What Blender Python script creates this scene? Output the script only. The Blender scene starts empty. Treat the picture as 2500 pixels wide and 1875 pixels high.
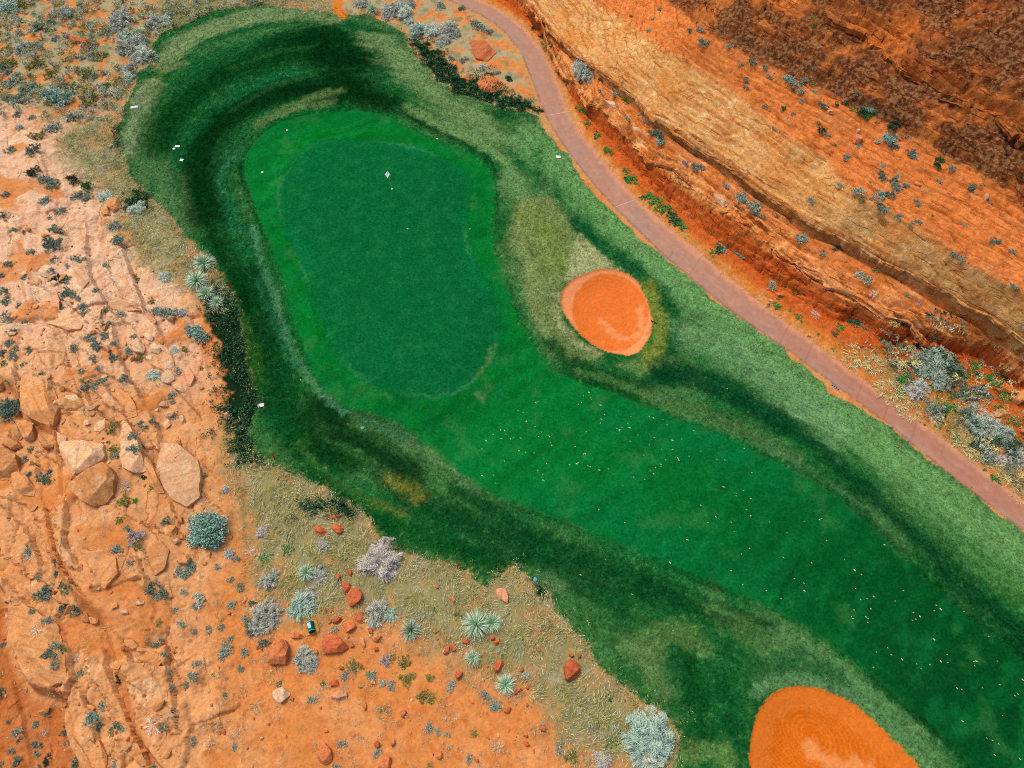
import bpy, math, random
import numpy as np
random.seed(11)
R = np.random.default_rng(11)
SC = bpy.context.scene
COL = SC.collection
rad = math.radians

# ------------------------------------------------------------------ camera, sky, sun, exposure
CAM_H = 46.0
TILT = rad(28.0)                      # from straight down
cam_d = bpy.data.cameras.new("camera")
cam_d.sensor_width = 36.0
cam_d.lens = 24.0
cam_d.clip_start = 0.5
cam_d.clip_end = 3000.0
cam = bpy.data.objects.new("camera", cam_d)
COL.objects.link(cam)
cam.location = (0, 0, CAM_H)
cam.rotation_euler = (TILT, 0, 0)
SC.camera = cam

SUN_EL, SUN_AZ = rad(58.0), rad(-42.0)   # azimuth measured from +Y towards +X
wd = bpy.data.worlds.new("World")
SC.world = wd
wd.use_nodes = True
wn = wd.node_tree.nodes
wn.clear()
sky = wn.new("ShaderNodeTexSky")
sky.sky_type = 'NISHITA'
sky.sun_disc = False
sky.sun_elevation = SUN_EL
sky.sun_rotation = SUN_AZ
sky.air_density = 1.0
sky.dust_density = 4.0
sky.ozone_density = 1.0
bg = wn.new("ShaderNodeBackground")
bg.inputs[1].default_value = 0.15
wo = wn.new("ShaderNodeOutputWorld")
wd.node_tree.links.new(sky.outputs[0], bg.inputs[0])
wd.node_tree.links.new(bg.outputs[0], wo.inputs[0])

sun_d = bpy.data.lights.new("sun", 'SUN')
sun_d.energy = 1.3
sun_d.angle = rad(24.0)
sun_d.color = (1.0, 0.90, 0.76)
sun = bpy.data.objects.new("sun", sun_d)
COL.objects.link(sun)
sun.location = (30, 30, 80)
# lamp shines along its -Z
sun.rotation_euler = (math.pi / 2 - SUN_EL, 0, -SUN_AZ + math.pi)

vs = SC.view_settings
vs.view_transform = 'Standard'
vs.look = 'None'
vs.exposure = 0.55
vs.gamma = 1.0
SC.cycles.use_denoising = False
SC.cycles.filter_width = 1.1

# ------------------------------------------------------------------ helpers: photo pixel -> ground
FPX = 24.0 / 36.0 * 2500.0
ST, CT = math.sin(TILT), math.cos(TILT)

def at(px, py, h=0.0):
    """ground point (at height h) seen at photograph pixel px, py"""
    px = np.asarray(px, float); py = np.asarray(py, float)
    a = (px - 1250.0) / FPX; b = (937.5 - py) / FPX
    dy = b * CT + ST; dz = b * ST - CT
    t = (CAM_H - h) / (-dz)
    return np.stack([a * t, dy * t], -1)

def FV(pts):                      # full-view coordinates
    return np.array(pts, float) * (2500.0 / 2212.0)

def CR(ox, oy, pts):              # tile coordinates
    return np.array(pts, float) / 2.6544 + np.array([ox, oy], float)

def lin(c):
    c = np.asarray(c, float) / 255.0
    return np.where(c <= 0.04045, c / 12.92, ((c + 0.055) / 1.055) ** 2.4)

# light reaching flat ground per channel (after exposure), used to turn colours into base colours
E_CH = np.array([1.44, 1.44, 1.50])

def alb(r, g, b):
    return np.clip(lin((r, g, b)) / E_CH, 0.0015, 0.86)

# ------------------------------------------------------------------ helpers: noise
def _perm(seed):
    r = np.random.default_rng(seed)
    p = r.permutation(256)
    return np.concatenate([p, p])
_PC = {}
def pnoise(x, y, seed=0):
    if seed not in _PC:
        ang = np.random.default_rng(seed + 999).uniform(0, 2 * np.pi, 256)
        _PC[seed] = (_perm(seed), np.cos(ang).astype(np.float32), np.sin(ang).astype(np.float32))
    p, gx, gy = _PC[seed]
    x = np.asarray(x, np.float32); y = np.asarray(y, np.float32)
    xf = np.floor(x); yf = np.floor(y)
    xi = xf.astype(np.int32) & 255; yi = yf.astype(np.int32) & 255
    u = x - xf; v = y - yf
    fu = u * u * u * (u * (u * 6 - 15) + 10); fv = v * v * v * (v * (v * 6 - 15) + 10)
    x1 = (xi + 1) & 255; y1 = (yi + 1) & 255
    a = p[p[xi] + yi]; b = p[p[x1] + yi]; c = p[p[xi] + y1]; d = p[p[x1] + y1]
    n00 = gx[a] * u + gy[a] * v
    n10 = gx[b] * (u - 1) + gy[b] * v
    n01 = gx[c] * u + gy[c] * (v - 1)
    n11 = gx[d] * (u - 1) + gy[d] * (v - 1)
    return 1.5 * ((n00 + fu * (n10 - n00)) * (1 - fv) + fv * (n01 + fu * (n11 - n01)))

def fbm(x, y, seed=0, oct=4, gain=0.5):
    s = 0; a = 1.0; t = 0
    for k in range(oct):
        s = s + a * pnoise(x * 2.0 ** k + 17.3 * k, y * 2.0 ** k - 9.1 * k, seed + k)
        t += a; a *= gain
    return s / t * 1.35

def sstep(a, b, x):
    t = np.clip((x - a) / (b - a), 0, 1)
    return t * t * (3 - 2 * t)

def worley(x, y, seed=0, jit=0.9):
    """cell id value, second value, edge distance"""
    xi = np.floor(x); yi = np.floor(y)
    best = np.full(x.shape, 9.0); sec = np.full(x.shape, 9.0); idv = np.zeros(x.shape); idw = np.zeros(x.shape)
    for dx in (-1, 0, 1):
        for dy in (-1, 0, 1):
            cx = xi + dx; cy = yi + dy
            h1 = np.sin(cx * 127.1 + cy * 311.7 + seed * 13.7) * 43758.5453; h1 = h1 - np.floor(h1)
            h2 = np.sin(cx * 269.5 + cy * 183.3 + seed * 7.1) * 43758.5453; h2 = h2 - np.floor(h2)
            d = np.hypot(cx + 0.5 + (h1 - 0.5) * jit - x, cy + 0.5 + (h2 - 0.5) * jit - y)
            nb = d < best
            sec = np.where(nb, best, np.minimum(sec, d))
            idv = np.where(nb, h1, idv); idw = np.where(nb, h2, idw)
            best = np.where(nb, d, best)
    return idv, idw, sec - best

# ------------------------------------------------------------------ helpers: distances
def seg_dist(X, Y, pts):
    """distance to polyline, and signed side (+ on the right hand of travel)"""
    best = np.full(X.shape, 1e9); side = np.zeros(X.shape)
    for (ax, ay), (bx, by) in zip(pts[:-1], pts[1:]):
        ex, ey = bx - ax, by - ay
        L = ex * ex + ey * ey + 1e-12
        t = np.clip(((X - ax) * ex + (Y - ay) * ey) / L, 0, 1)
        qx = X - ax - t * ex; qy = Y - ay - t * ey
        d = qx * qx + qy * qy
        cr = (X - ax) * ey - (Y - ay) * ex
        cr = cr / math.sqrt(L)
        m = d < best - 1e-9
        tie = (np.abs(d - best) <= 1e-9)
        side = np.where(m, cr, np.where(tie & (np.abs(cr) > np.abs(side)), cr, side))
        best = np.where(m, d, best)
    return np.sqrt(best), side

def poly_sdf(X, Y, pts):
    """negative inside"""
    P = list(map(tuple, pts)); P2 = P[1:] + P[:1]
    best = np.full(X.shape, 1e9); ins = np.zeros(X.shape, bool)
    for (ax, ay), (bx, by) in zip(P, P2):
        ex, ey = bx - ax, by - ay
        L = ex * ex + ey * ey + 1e-12
        t = np.clip(((X - ax) * ex + (Y - ay) * ey) / L, 0, 1)
        d = (X - ax - t * ex) ** 2 + (Y - ay - t * ey) ** 2
        best = np.minimum(best, d)
        if ay != by:
            c = ((ay > Y) != (by > Y)) & (X < (bx - ax) * (Y - ay) / (by - ay) + ax)
            ins ^= c
    d = np.sqrt(best)
    return np.where(ins, -d, d)

def smooth_closed(pts, n=3):
    pts = np.asarray(pts, float)
    out = []
    N = len(pts)
    for i in range(N):
        p0, p1, p2, p3 = pts[i - 1], pts[i], pts[(i + 1) % N], pts[(i + 2) % N]
        for k in range(n):
            t = k / n
            out.append(0.5 * ((2 * p1) + (-p0 + p2) * t + (2 * p0 - 5 * p1 + 4 * p2 - p3) * t * t + (-p0 + 3 * p1 - 3 * p2 + p3) * t ** 3))
    return np.array(out)

# ------------------------------------------------------------------ traced outlines (photograph pixels)
turf_right = np.array([[625, 12], [720, 20], [813, 33], [836, 36], [890, 38], [937, 50], [985, 80], [998, 113], [1039, 162], [1070, 196], [1107, 226], [1160, 241], [1215, 262], [1280, 271], [1308, 286], [1327, 313], [1363, 358], [1388, 384], [1416, 430], [1446, 471], [1484, 507], [1521, 548], [1563, 590], [1608, 627], [1642, 655], [1702, 702], [1732, 736], [1777, 766], [1815, 790], [1875, 834], [1898, 855], [1950, 892], [2018, 958], [2086, 1000], [2161, 1048], [2214, 1087], [2271, 1134], [2346, 1185], [2418, 1247], [2500, 1307], [2700, 1460], [3050, 1740]])
turf_low = np.array([[3050, 2500], [1660, 2500], [1640, 2100], [1640, 1960], [1646, 1875], [1657, 1808], [1640, 1760], [1627, 1732], [1582, 1717], [1544, 1694], [1487, 1649], [1453, 1608], [1435, 1574], [1397, 1525], [1367, 1495], [1337, 1453], [1314, 1427], [1276, 1401], [1250, 1386], [1213, 1401], [1190, 1429], [1160, 1429], [1141, 1389], [1096, 1374], [1043, 1367], [998, 1352], [960, 1333], [923, 1306], [904, 1280], [889, 1250], [836, 1224], [783, 1190], [749, 1179], [712, 1160], [685, 1137], [648, 1130], [625, 1130], [612, 1060], [618, 1000], [625, 964], [603, 889], [588, 813], [576, 738], [543, 682], [520, 640], [486, 612], [452, 578], [418, 531], [377, 494], [335, 448], [313, 422], [290, 362], [290, 320], [298, 279], [313, 241], [328, 207], [335, 177], [380, 150], [372, 112], [385, 87], [445, 62], [490, 41], [539, 23]])
turf_px = np.concatenate([turf_right, turf_low])
fair_px = np.concatenate([
    FV([(650, 243), (700, 234), (760, 230), (800, 232), (835, 242), (880, 268), (940, 300), (1000, 320), (1040, 345), (1065, 385), (1068, 430), (1055, 480), (1062, 530), (1085, 580), (1102, 640), (1115, 690), (1145, 735), (1165, 770), (1200, 800), (1260, 830), (1330, 850), (1400, 880), (1450, 905), (1530, 930), (1600, 962), (1680, 1002), (1760, 1042), (1850, 1112), (1920, 1180), (2000, 1262), (2080, 1332), (2212, 1432), (2600, 1760), (2600, 2200), (2400, 1900)]),
    np.array([[2450, 1960], [2361, 1868], [2327, 1823], [2267, 1770], [2199, 1713], [2131, 1653], [2063, 1600], [1958, 1528], [1875, 1482], [1777, 1438], [1683, 1401], [1608, 1367], [1514, 1329], [1438, 1295], [1355, 1261], [1250, 1224], [1190, 1198], [1141, 1167], [1096, 1126], [1051, 1088], [1021, 1058], [964, 1024], [904, 1002], [836, 982], [791, 945], [764, 905], [742, 851], [716, 787], [702, 730], [690, 674], [668, 625], [638, 546], [620, 500], [603, 452], [590, 414], [597, 370], [620, 335], [650, 310], [690, 288]])])
green_px = smooth_closed(FV([(700, 300), (760, 297), (840, 304), (910, 321), (970, 345), (1005, 370), (1018, 400), (1010, 450), (1004, 490), (1013, 530), (1038, 590), (1065, 630), (1084, 680), (1083, 720), (1066, 765), (1042, 800), (1020, 825), (980, 848), (930, 857), (880, 850), (830, 838), (780, 815), (740, 780), (712, 740), (692, 690), (670, 640), (648, 570), (625, 510), (602, 460), (599, 420), (612, 380), (640, 335), (670, 311)]), 2)
bunk1_px = smooth_closed(FV([(1268, 592), (1300, 585), (1335, 588), (1370, 605), (1392, 640), (1405, 680), (1407, 712), (1394, 745), (1370, 769), (1335, 768), (1300, 757), (1262, 732), (1235, 702), (1215, 672), (1212, 640), (1228, 613)]), 3)
bunk2_px = smooth_closed(FV([(1680, 1492), (1720, 1482), (1760, 1488), (1810, 1505), (1860, 1540), (1900, 1578), (1940, 1617), (1985, 1665), (2010, 1720), (1990, 1770), (1920, 1800), (1830, 1800), (1740, 1780), (1670, 1740), (1628, 1690), (1615, 1640), (1617, 1600), (1628, 1550), (1652, 1512)]), 3)
path_l = np.array([[900, -140], [1000, -60], [1092, 0], [1126, 15], [1171, 36], [1205, 57], [1232, 80], [1252, 104], [1273, 132], [1291, 181], [1307, 222], [1333, 286], [1363, 339], [1401, 392], [1446, 448], [1499, 507], [1551, 558], [1612, 618], [1702, 695], [1777, 756], [1875, 825], [1950, 876], [2026, 932], [2086, 977], [2176, 1043], [2252, 1107], [2327, 1167], [2429, 1245], [2500, 1299], [2700, 1450], [3050, 1720]])
path_r = np.array([[1000, -160], [1080, -60], [1164, 0], [1205, 17], [1250, 43], [1283, 74], [1318, 113], [1340, 151], [1363, 203], [1389, 271], [1420, 328], [1461, 377], [1506, 433], [1551, 486], [1627, 552], [1705, 617], [1793, 691], [1875, 755], [1932, 798], [2026, 868], [2101, 926], [2176, 981], [2252, 1037], [2327, 1091], [2402, 1151], [2500, 1224], [2700, 1370], [3050, 1630]])
path_px = np.concatenate([path_l, path_r[::-1]])

# contour lines of the rocky hillside, from the path upwards, with their heights
hill_lines = [
    (path_r, 0.12),
    (np.array([[1130, -90], [1240, 5], [1299, 58], [1345, 120], [1370, 190], [1400, 240], [1440, 290], [1490, 345], [1540, 400], [1590, 455], [1650, 508], [1720, 565], [1790, 615], [1875, 681], [1960, 735], [2040, 787], [2086, 775], [2116, 793], [2154, 828], [2199, 838], [2233, 825], [2301, 846], [2384, 860], [2421, 882], [2451, 912], [2500, 952], [2620, 1050], [3000, 1340]]), 0.45),
    (np.array([[1150, -110], [1260, -10], [1320, 55], [1374, 175], [1400, 205], [1438, 252], [1476, 262], [1520, 310], [1551, 348], [1575, 372], [1646, 415], [1702, 465], [1751, 497], [1808, 532], [1875, 585], [1950, 648], [2026, 697], [2101, 738], [2160, 775], [2214, 780], [2252, 800], [2320, 828], [2400, 845], [2440, 868], [2480, 900], [2560, 960], [3000, 1290]]), 1.8),
    (np.array([[1180, -120], [1290, 20], [1359, 100], [1404, 143], [1461, 188], [1505, 222], [1551, 256], [1589, 298], [1653, 339], [1695, 369], [1751, 403], [1796, 437], [1875, 494], [1943, 543], [2056, 603], [2139, 651], [2214, 685], [2289, 731], [2346, 764], [2402, 791], [2500, 857], [2620, 930], [3000, 1150]]), 2.7),
    (np.array([[1300, -110], [1461, 8], [1533, 50], [1580, 90], [1627, 124], [1721, 170], [1796, 226], [1875, 295], [1940, 345], [2026, 390], [2050, 437], [2101, 494], [2176, 532], [2252, 580], [2327, 630], [2365, 655], [2500, 728], [2620, 800], [3000, 1010]]), 5.6),
    (np.array([[1500, -90], [1649, 15], [1683, 45], [1740, 87], [1845, 147], [1940, 190], [2018, 222], [2086, 264], [2161, 298], [2214, 328], [2259, 358], [2346, 399], [2402, 433], [2478, 486], [2600, 560], [3000, 800]]), 7.2),
    (np.array([[1880, -90], [2014, 8], [2056, 53], [2116, 78], [2161, 113], [2195, 165], [2233, 188], [2289, 219], [2327, 241], [2402, 279], [2459, 305], [2500, 335], [2620, 410], [3000, 620]]), 9.6),
]

# ------------------------------------------------------------------ coarse fields
CS = 0.2
gx = np.arange(-82, 82.01, CS); gy = np.arange(-18, 100.01, CS)
GX, GY = np.meshgrid(gx, gy)

def samp(f, x, y):
    u = np.clip((np.asarray(x) - gx[0]) / CS, 0, len(gx) - 1.001)
    v = np.clip((np.asarray(y) - gy[0]) / CS, 0, len(gy) - 1.001)
    i = u.astype(np.int32); j = v.astype(np.int32)
    fu = u - i; fv = v - j
    if f.ndim == 3:
        fu = fu[..., None]; fv = fv[..., None]
    return (f[j, i] * (1 - fu) + f[j, i + 1] * fu) * (1 - fv) + (f[j + 1, i] * (1 - fu) + f[j + 1, i + 1] * fu) * fv

def W(px, h):
    px = np.asarray(px, float)
    return at(px[:, 0], px[:, 1], h)

sd_turf = poly_sdf(GX, GY, W(turf_px, 0.1))
sd_path0 = poly_sdf(GX, GY, W(path_px, 0.1))
sd_turf = sd_turf - 0.30 * sstep(2.2, 0.6, sd_path0) * sstep(46, 34, GY)
sd_fair = poly_sdf(GX, GY, W(fair_px, 0.15))
sd_green = poly_sdf(GX, GY, W(green_px, 0.4))
sd_b1 = poly_sdf(GX, GY, W(bunk1_px, 0.1))
sd_b2 = poly_sdf(GX, GY, W(bunk2_px, 0.0))
sd_path = poly_sdf(GX, GY, W(path_px, 0.1))
d_pl, _ = seg_dist(GX, GY, W(path_l, 0.1))
d_pr, _ = seg_dist(GX, GY, W(path_r, 0.1))

pa, pb = at(1359, 102, 3.2), at(2402, 791, 3.2)
sdir = (pb - pa) / np.linalg.norm(pb - pa)
def taper(xy):
    """the hill is lower towards the far end of the path"""
    sa = xy[..., 0] * sdir[0] + xy[..., 1] * sdir[1]
    s0 = float(at(1290, 60, 0.5) @ sdir); s1 = float(at(1640, 260, 2.5) @ sdir)
    return 0.28 + 0.72 * sstep(s0, s1, sa)
def Wt(line, h):
    p = W(line, h * 0.6)
    for _ in range(6):
        p = W(line, h * taper(p))
    return p
TAP = taper(np.stack([GX, GY], -1))
HD, HS = [], []
for pts, h in hill_lines:
    d, s = seg_dist(GX, GY, Wt(pts, h))
    HD.append(d); HS.append(s < 0)          # left of travel = uphill
lev = np.zeros(GX.shape); hill = np.zeros(GX.shape)
up = np.ones(GX.shape, bool)
zone = np.zeros(GX.shape, int)
for k in range(len(hill_lines)):
    up = up & HS[k]
    zone = np.where(up, k + 1, zone)
for k in range(1, len(hill_lines)):
    d0, d1 = HD[k - 1], HD[k]
    w = d0 / (d0 + d1 + 1e-6)
    lev = np.where(zone == k, k - 1 + w, lev)
    wp = w
    if k == 2:
        wp = sstep(0.0, 0.8, w)                    # the cliff face by the path rises fast
    if k == 4:
        wp = w
    if k == 6:
        wp = 0.75 * w + 0.25 * sstep(0, 0.4, w)
    h0, h1 = hill_lines[k - 1][1], hill_lines[k][1]
    hill = np.where(zone == k, h0 + (h1 - h0) * wp, hill)
kk = len(hill_lines)
hill = np.where(zone == kk, hill_lines[-1][1] + 0.5 * sstep(0, 1.2, HD[-1]) + 0.42 * np.minimum(HD[-1], 22), hill)
lev = np.where(zone == kk, kk - 1 + np.minimum(HD[-1] / 20, 1), lev)
hill = np.where(zone == 0, 0.0, hill * TAP)
sdC = np.where(HS[3], HD[3], -HD[3])              # signed distance from the long crack

# left outcrop
left_edge = np.array([[330, -60], [330, 60], [300, 190], [270, 300], [285, 420], [360, 520], [440, 600], [490, 700], [525, 800], [540, 900], [545, 990], [560, 1080], [590, 1200], [600, 1330], [590, 1480], [620, 1650], [700, 1875], [760, 2100]])
ledge1 = np.array([[-300, 700], [-60, 880], [55, 935], [80, 1015], [150, 1045], [175, 1160], [300, 1150], [330, 1240], [120, 1250], [136, 1325], [177, 1412], [203, 1457], [256, 1480], [300, 1560], [310, 1660], [340, 1780], [400, 1900], [480, 2100]])
ledge1 = np.array([[-300, 760], [-60, 880], [40, 935], [75, 1010], [140, 1045], [155, 1150], [160, 1210], [124, 1250], [136, 1325], [177, 1412], [203, 1457], [250, 1490], [262, 1540], [290, 1640], [320, 1760], [370, 1880], [460, 2100]])
ledge2 = np.array([[-300, 1250], [-40, 1380], [19, 1438], [19, 1551], [45, 1619], [75, 1668], [158, 1690], [158, 1705], [170, 1747], [177, 1796], [211, 1853], [222, 1880], [300, 2100]])
dL, sL = seg_dist(GX, GY, W(left_edge, 0.2))
dE = np.where(sL > 0, dL, -dL)                     # travelling down the picture: west lies on the right hand
d1, s1 = seg_dist(GX, GY, W(ledge1, 1.9)); sg1 = np.where(s1 > 0, d1, -d1)
d2, s2 = seg_dist(GX, GY, W(ledge2, 1.0)); sg2 = np.where(s2 > 0, d2, -d2)
Fy = sstep(62, 44, GY)                             # the outcrop dies out towards the far scrub
left = (0.1 + 1.9 * sstep(0, 12, dE)) * Fy * (dE > 0)
left = left - 0.95 * sstep(-0.1, 0.9, sg1) * (dE > 0) - 1.3 * sstep(-0.05, 0.6, sg2) * (dE > 0)
left = np.where(dE > 0, left, 0)

# turf relief
relief = 0.10 + 0.18 * fbm(GX * 0.06, GY * 0.06, 5, 3)
relief += 0.42 * sstep(1.5, -3.0, sd_green) - 0.35 * sstep(0.2, 2.4, sd_green) * sstep(8.5, 4.0, sd_green) * sstep(4, -6, GX)
relief += 0.25 * sstep(6, 14, sd_green) * sstep(0, -8, sd_turf)
relief += 0.12 * np.exp(-((sd_b1 - 1.2) / 1.3) ** 2) + 0.15 * np.exp(-((sd_b2 - 1.2) / 1.4) ** 2)
relief -= 0.28 * sstep(0.15, -1.8, sd_b1) + 0.40 * sstep(0.15, -2.2, sd_b2)
relief -= 0.10 * sstep(0.10, -0.15, sd_b1) + 0.10 * sstep(0.1, -0.15, sd_b2)
turfw = sstep(1.5, -1.5, sd_turf)
hm = relief * turfw + (1 - turfw) * (0.12 + 0.10 * fbm(GX * 0.1, GY * 0.1, 8, 3)) + hill + left
hm = np.where(sd_path < 0.3, hm * sstep(0.0, 0.3, sd_path) + 0.12 * (1 - sstep(0.0, 0.3, sd_path)), hm)

# ------------------------------------------------------------------ fine grid axes
def axis(lo, hi, step_fn, out):
    v = [lo]
    while v[-1] < hi:
        v.append(v[-1] + step_fn(v[-1]))
    a = np.array(v)
    pre, s, x = [], step_fn(lo), lo
    while x > -out:
        s *= 1.28; x -= s; pre.append(x)
    post, s, x = [], step_fn(hi), a[-1]
    while x < out:
        s *= 1.28; x += s; post.append(x)
    return np.concatenate([np.array(pre[::-1]), a, np.array(post)])
xs = axis(-66, 64, lambda x: 0.098 if abs(x) < 42 else 0.13, 900)
ys = axis(-4, 78, lambda y: 0.075 + 0.045 * min(max(y, 0), 75) / 75, 900)
NX, NY = len(xs), len(ys)
FX, FY = np.meshgrid(xs, ys)
print("grid", NX, NY, NX * NY)

# snap grid points on to the outlines so the borders run smooth
SX, SY = FX.copy(), FY.copy()
inner = (FX > -66) & (FX < 64) & (FY > -4) & (FY < 78)
ragged = 0.16 * pnoise(FX * 1.4, FY * 1.4, 40) + 0.12 * pnoise(FX * 3.7, FY * 3.7, 41)
def fld_turf(x, y): return samp(sd_turf, x, y) + 0.34 * pnoise(x * 0.7, y * 0.7, 40) + 0.10 * pnoise(x * 2.3, y * 2.3, 41)
def fld_fair(x, y): return samp(sd_fair, x, y) + 0.06 * pnoise(x * 2.0, y * 2.0, 42)
def fld_green(x, y): return samp(sd_green, x, y) + 0.03 * pnoise(x * 2.0, y * 2.0, 43)
def fld_b1(x, y): return samp(sd_b1, x, y) + 0.05 * pnoise(x * 1.8, y * 1.8, 44)
def fld_b2(x, y): return samp(sd_b2, x, y) + 0.05 * pnoise(x * 1.8, y * 1.8, 45)
def fld_path(x, y): return samp(sd_path, x, y) + 0.05 * pnoise(x * 1.3, y * 1.3, 46) + 0.025 * pnoise(x * 5, y * 5, 47)
SNAP = [fld_turf, fld_fair, fld_green, fld_b1, fld_b2, fld_path]
for f in SNAP:
    v = f(SX, SY)
    m = inner & (np.abs(v) < 0.05)
    x, y, vv = SX[m], SY[m], v[m]
    e = 0.03
    gxx = (f(x + e, y) - f(x - e, y)) / (2 * e); gyy = (f(x, y + e) - f(x, y - e)) / (2 * e)
    g2 = np.maximum(gxx ** 2 + gyy ** 2, 0.25)
    SX[m] = x - vv * gxx / g2; SY[m] = y - vv * gyy / g2
X, Y = SX, SY

# fields on the fine grid
tT, tF, tG, tB1, tB2, tP = [f(X, Y) for f in SNAP]
Z = samp(hm, X, Y)
LV = samp(lev, X, Y); ZN = np.clip(np.floor(LV + 1e-3).astype(int), 0, 6)
DC = samp(sdC, X, Y)
HILL = samp((zone > 0).astype(float), X, Y)
DE = samp(dE, X, Y); SG1 = samp(sg1, X, Y); SG2 = samp(sg2, X, Y)
is_turf = tT < 0
is_path = (tP < 0)

# strata direction on the hillside
SA = X * sdir[0] + Y * sdir[1]
wob = 0.5 * pnoise(SA * 0.12, DC * 0.2, 60)
T = DC + wob
HUP = samp(hill, X, Y)
US, VS = SA, DC + 1.5 * HUP + wob      # along the strata, and up the slope

hz = sstep(0.2, 1.0, HILL)
def win(a, b, s=0.12):
    return sstep(a - s, a + s, LV) * sstep(b + s, b - s, LV)
wFace, wBench, wBand, wTerr, wUpF, wUp = win(1, 2), win(2, 3), win(3, 4), win(4, 5), win(5, 6), sstep(5.9, 6.05, LV)
n1 = fbm(SA * 0.16, T * 1.1, 61, 4); n2 = fbm(SA * 0.5, T * 4.2, 65, 3); T = np.where(HUP > 0.05, DC + 0.9 * HUP + wob, T)
n3 = fbm(US * 0.9, VS * 0.7, 69, 3)
def lines(fs, ft, seed, w):
    q = np.abs(pnoise(SA * fs, T * ft, seed) + 0.25 * pnoise(SA * fs * 5, T * ft * 1.3, seed + 1))
    return sstep(w, 0.0, q)
L1 = lines(0.07, 0.8, 350, 0.11) * sstep(-0.25, 0.2, pnoise(SA * 0.2, T * 0.5, 352))
L2 = lines(0.10, 1.7, 354, 0.17) * sstep(-0.1, 0.3, pnoise(SA * 0.25, T * 0.6, 356))
L3 = sstep(0.07, 0.0, np.abs(pnoise(SA * 0.55, T * 0.10, 358) + 0.3 * n3)) * sstep(0.15, 0.4, pnoise(SA * 0.12, T * 0.3, 359))
def saw(v):
    f = v - np.floor(v)
    return np.where(f < 0.82, f / 0.82, (1 - f) / 0.18)
ledg = saw(T * 1.25 + 1.6 * pnoise(SA * 0.08, T * 0.25, 360) + 0.12 * n2)
ledg2 = saw(T * 2.9 + 2.2 * pnoise(SA * 0.14, T * 0.4, 362) + 0.2 * n2)
n6 = fbm(US * 1.9, VS * 1.3, 364, 2)
HN = HUP + 0.10 * DC                       # bedding dips a little into the hill
def beds(step, wob_, seed, lo=0.5):
    """stepped beds: returns change of height and a mask of the seam at the foot of every riser, later painted dark as crevice shade"""
    nz = wob_ * fbm(SA * 0.10, DC * 0.25, seed, 4) + 0.10 * pnoise(SA * 1.3, DC * 1.5, seed + 9)
    f = HN / step + nz
    r = f - np.floor(f)
    p = sstep(lo, 0.98, r)
    groove_shade = sstep(0.16, 0.0, np.abs(r - lo)) * sstep(-0.25, 0.25, pnoise(SA * 0.35, np.floor(f) * 1.7, seed + 11))
    return (np.floor(f) + p - f) * step, groove_shade
B1, M1 = beds(0.62, 0.9, 500); B2, M2 = beds(0.21, 1.3, 520); B3, M3 = beds(0.34, 1.2, 540); B4, M4 = beds(0.8, 0.9, 560)
lipz = win(1.55, 2.5, 0.25)
blk_i, blk_j, blk_e = worley(US * 0.8 + 0.1 * n3, VS * 0.9, 31, 0.9)
chunk = (blk_i - 0.5) * 0.35 - 0.22 * sstep(0.12, 0.0, blk_e)
dz = wFace * (0.9 * B1 + 0.7 * B2 + 0.10 * n3 + 0.8 * chunk + 0.06 * n6)
dz += lipz * (0.9 * B2 + 0.5 * B3 + 0.05 * n6)
dz += wBench * (0.7 * B3 + 0.5 * B2 + 0.06 * n3 + 0.04 * n6)
dz += wBand * (0.5 * B2 * sstep(-0.3, 0.3, n1) + 0.35 * B3 + 0.05 * n1 + 0.02 * n6 - 0.10 * L1)
dz += wTerr * (0.8 * B3 * sstep(-0.15, 0.25, n1) + 0.5 * B2 * sstep(-0.1, 0.3, n3) + 0.10 * n3 + 0.04 * n6 - 0.10 * L1)
GROOVE_SHADE = np.clip(M1 * wFace + M2 * (0.8 * wFace + lipz + 0.5 * wBench + 0.7 * wBand + 0.7 * wTerr) + M3 * (0.6 * lipz + 0.5 * wBench + 0.5 * wBand + 0.8 * wTerr), 0, 1)
dz -= 0.05 * GROOVE_SHADE
n4 = fbm(US * 0.3, VS * 0.3, 75, 5)
dz += wUpF * (0.30 * n4 + 0.7 * B4 + 0.4 * B3 + 0.12 * n3 + 0.08 * n6 + 0.3 * chunk) + wUp * (0.45 * n4 + 0.8 * B4 + 0.3 * B3 + 0.16 * n3 + 0.12 * n6 + 0.35 * chunk)
GROOVE_SHADE = np.clip(GROOVE_SHADE + (wUpF + wUp) * (0.7 * M4 + 0.4 * M3), 0, 1)
# the long crack, the crease under the top cliff and the lip by the path
cw = 0.6 + 0.5 * pnoise(SA * 0.3, SA * 0 + 3.3, 76)
cn = DC + 0.10 + 0.30 * pnoise(SA * 0.35, SA * 0, 366) + 0.10 * n3
dz -= hz * 0.45 * np.clip(cw, 0.1, 1) * np.exp(-(cn / 0.13) ** 2)
dz += hz * 0.40 * sstep(-0.02, 0.14, cn) * sstep(4.5, 0.6, DC)
dK = samp(np.where(HS[6], HD[6], -HD[6]), X, Y)
kw = np.clip(0.7 + 0.6 * pnoise(SA * 0.25, SA * 0 + 1.7, 77), 0.15, 1)
dz -= hz * 0.25 * kw * np.exp(-((dK + 0.25 + 0.3 * n3) / 0.38) ** 2)
dF_ = samp(HD[1], X, Y)
dz -= hz * 0.55 * np.exp(-(dF_ / 0.55) ** 2) * sstep(24, 32, X)
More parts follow.
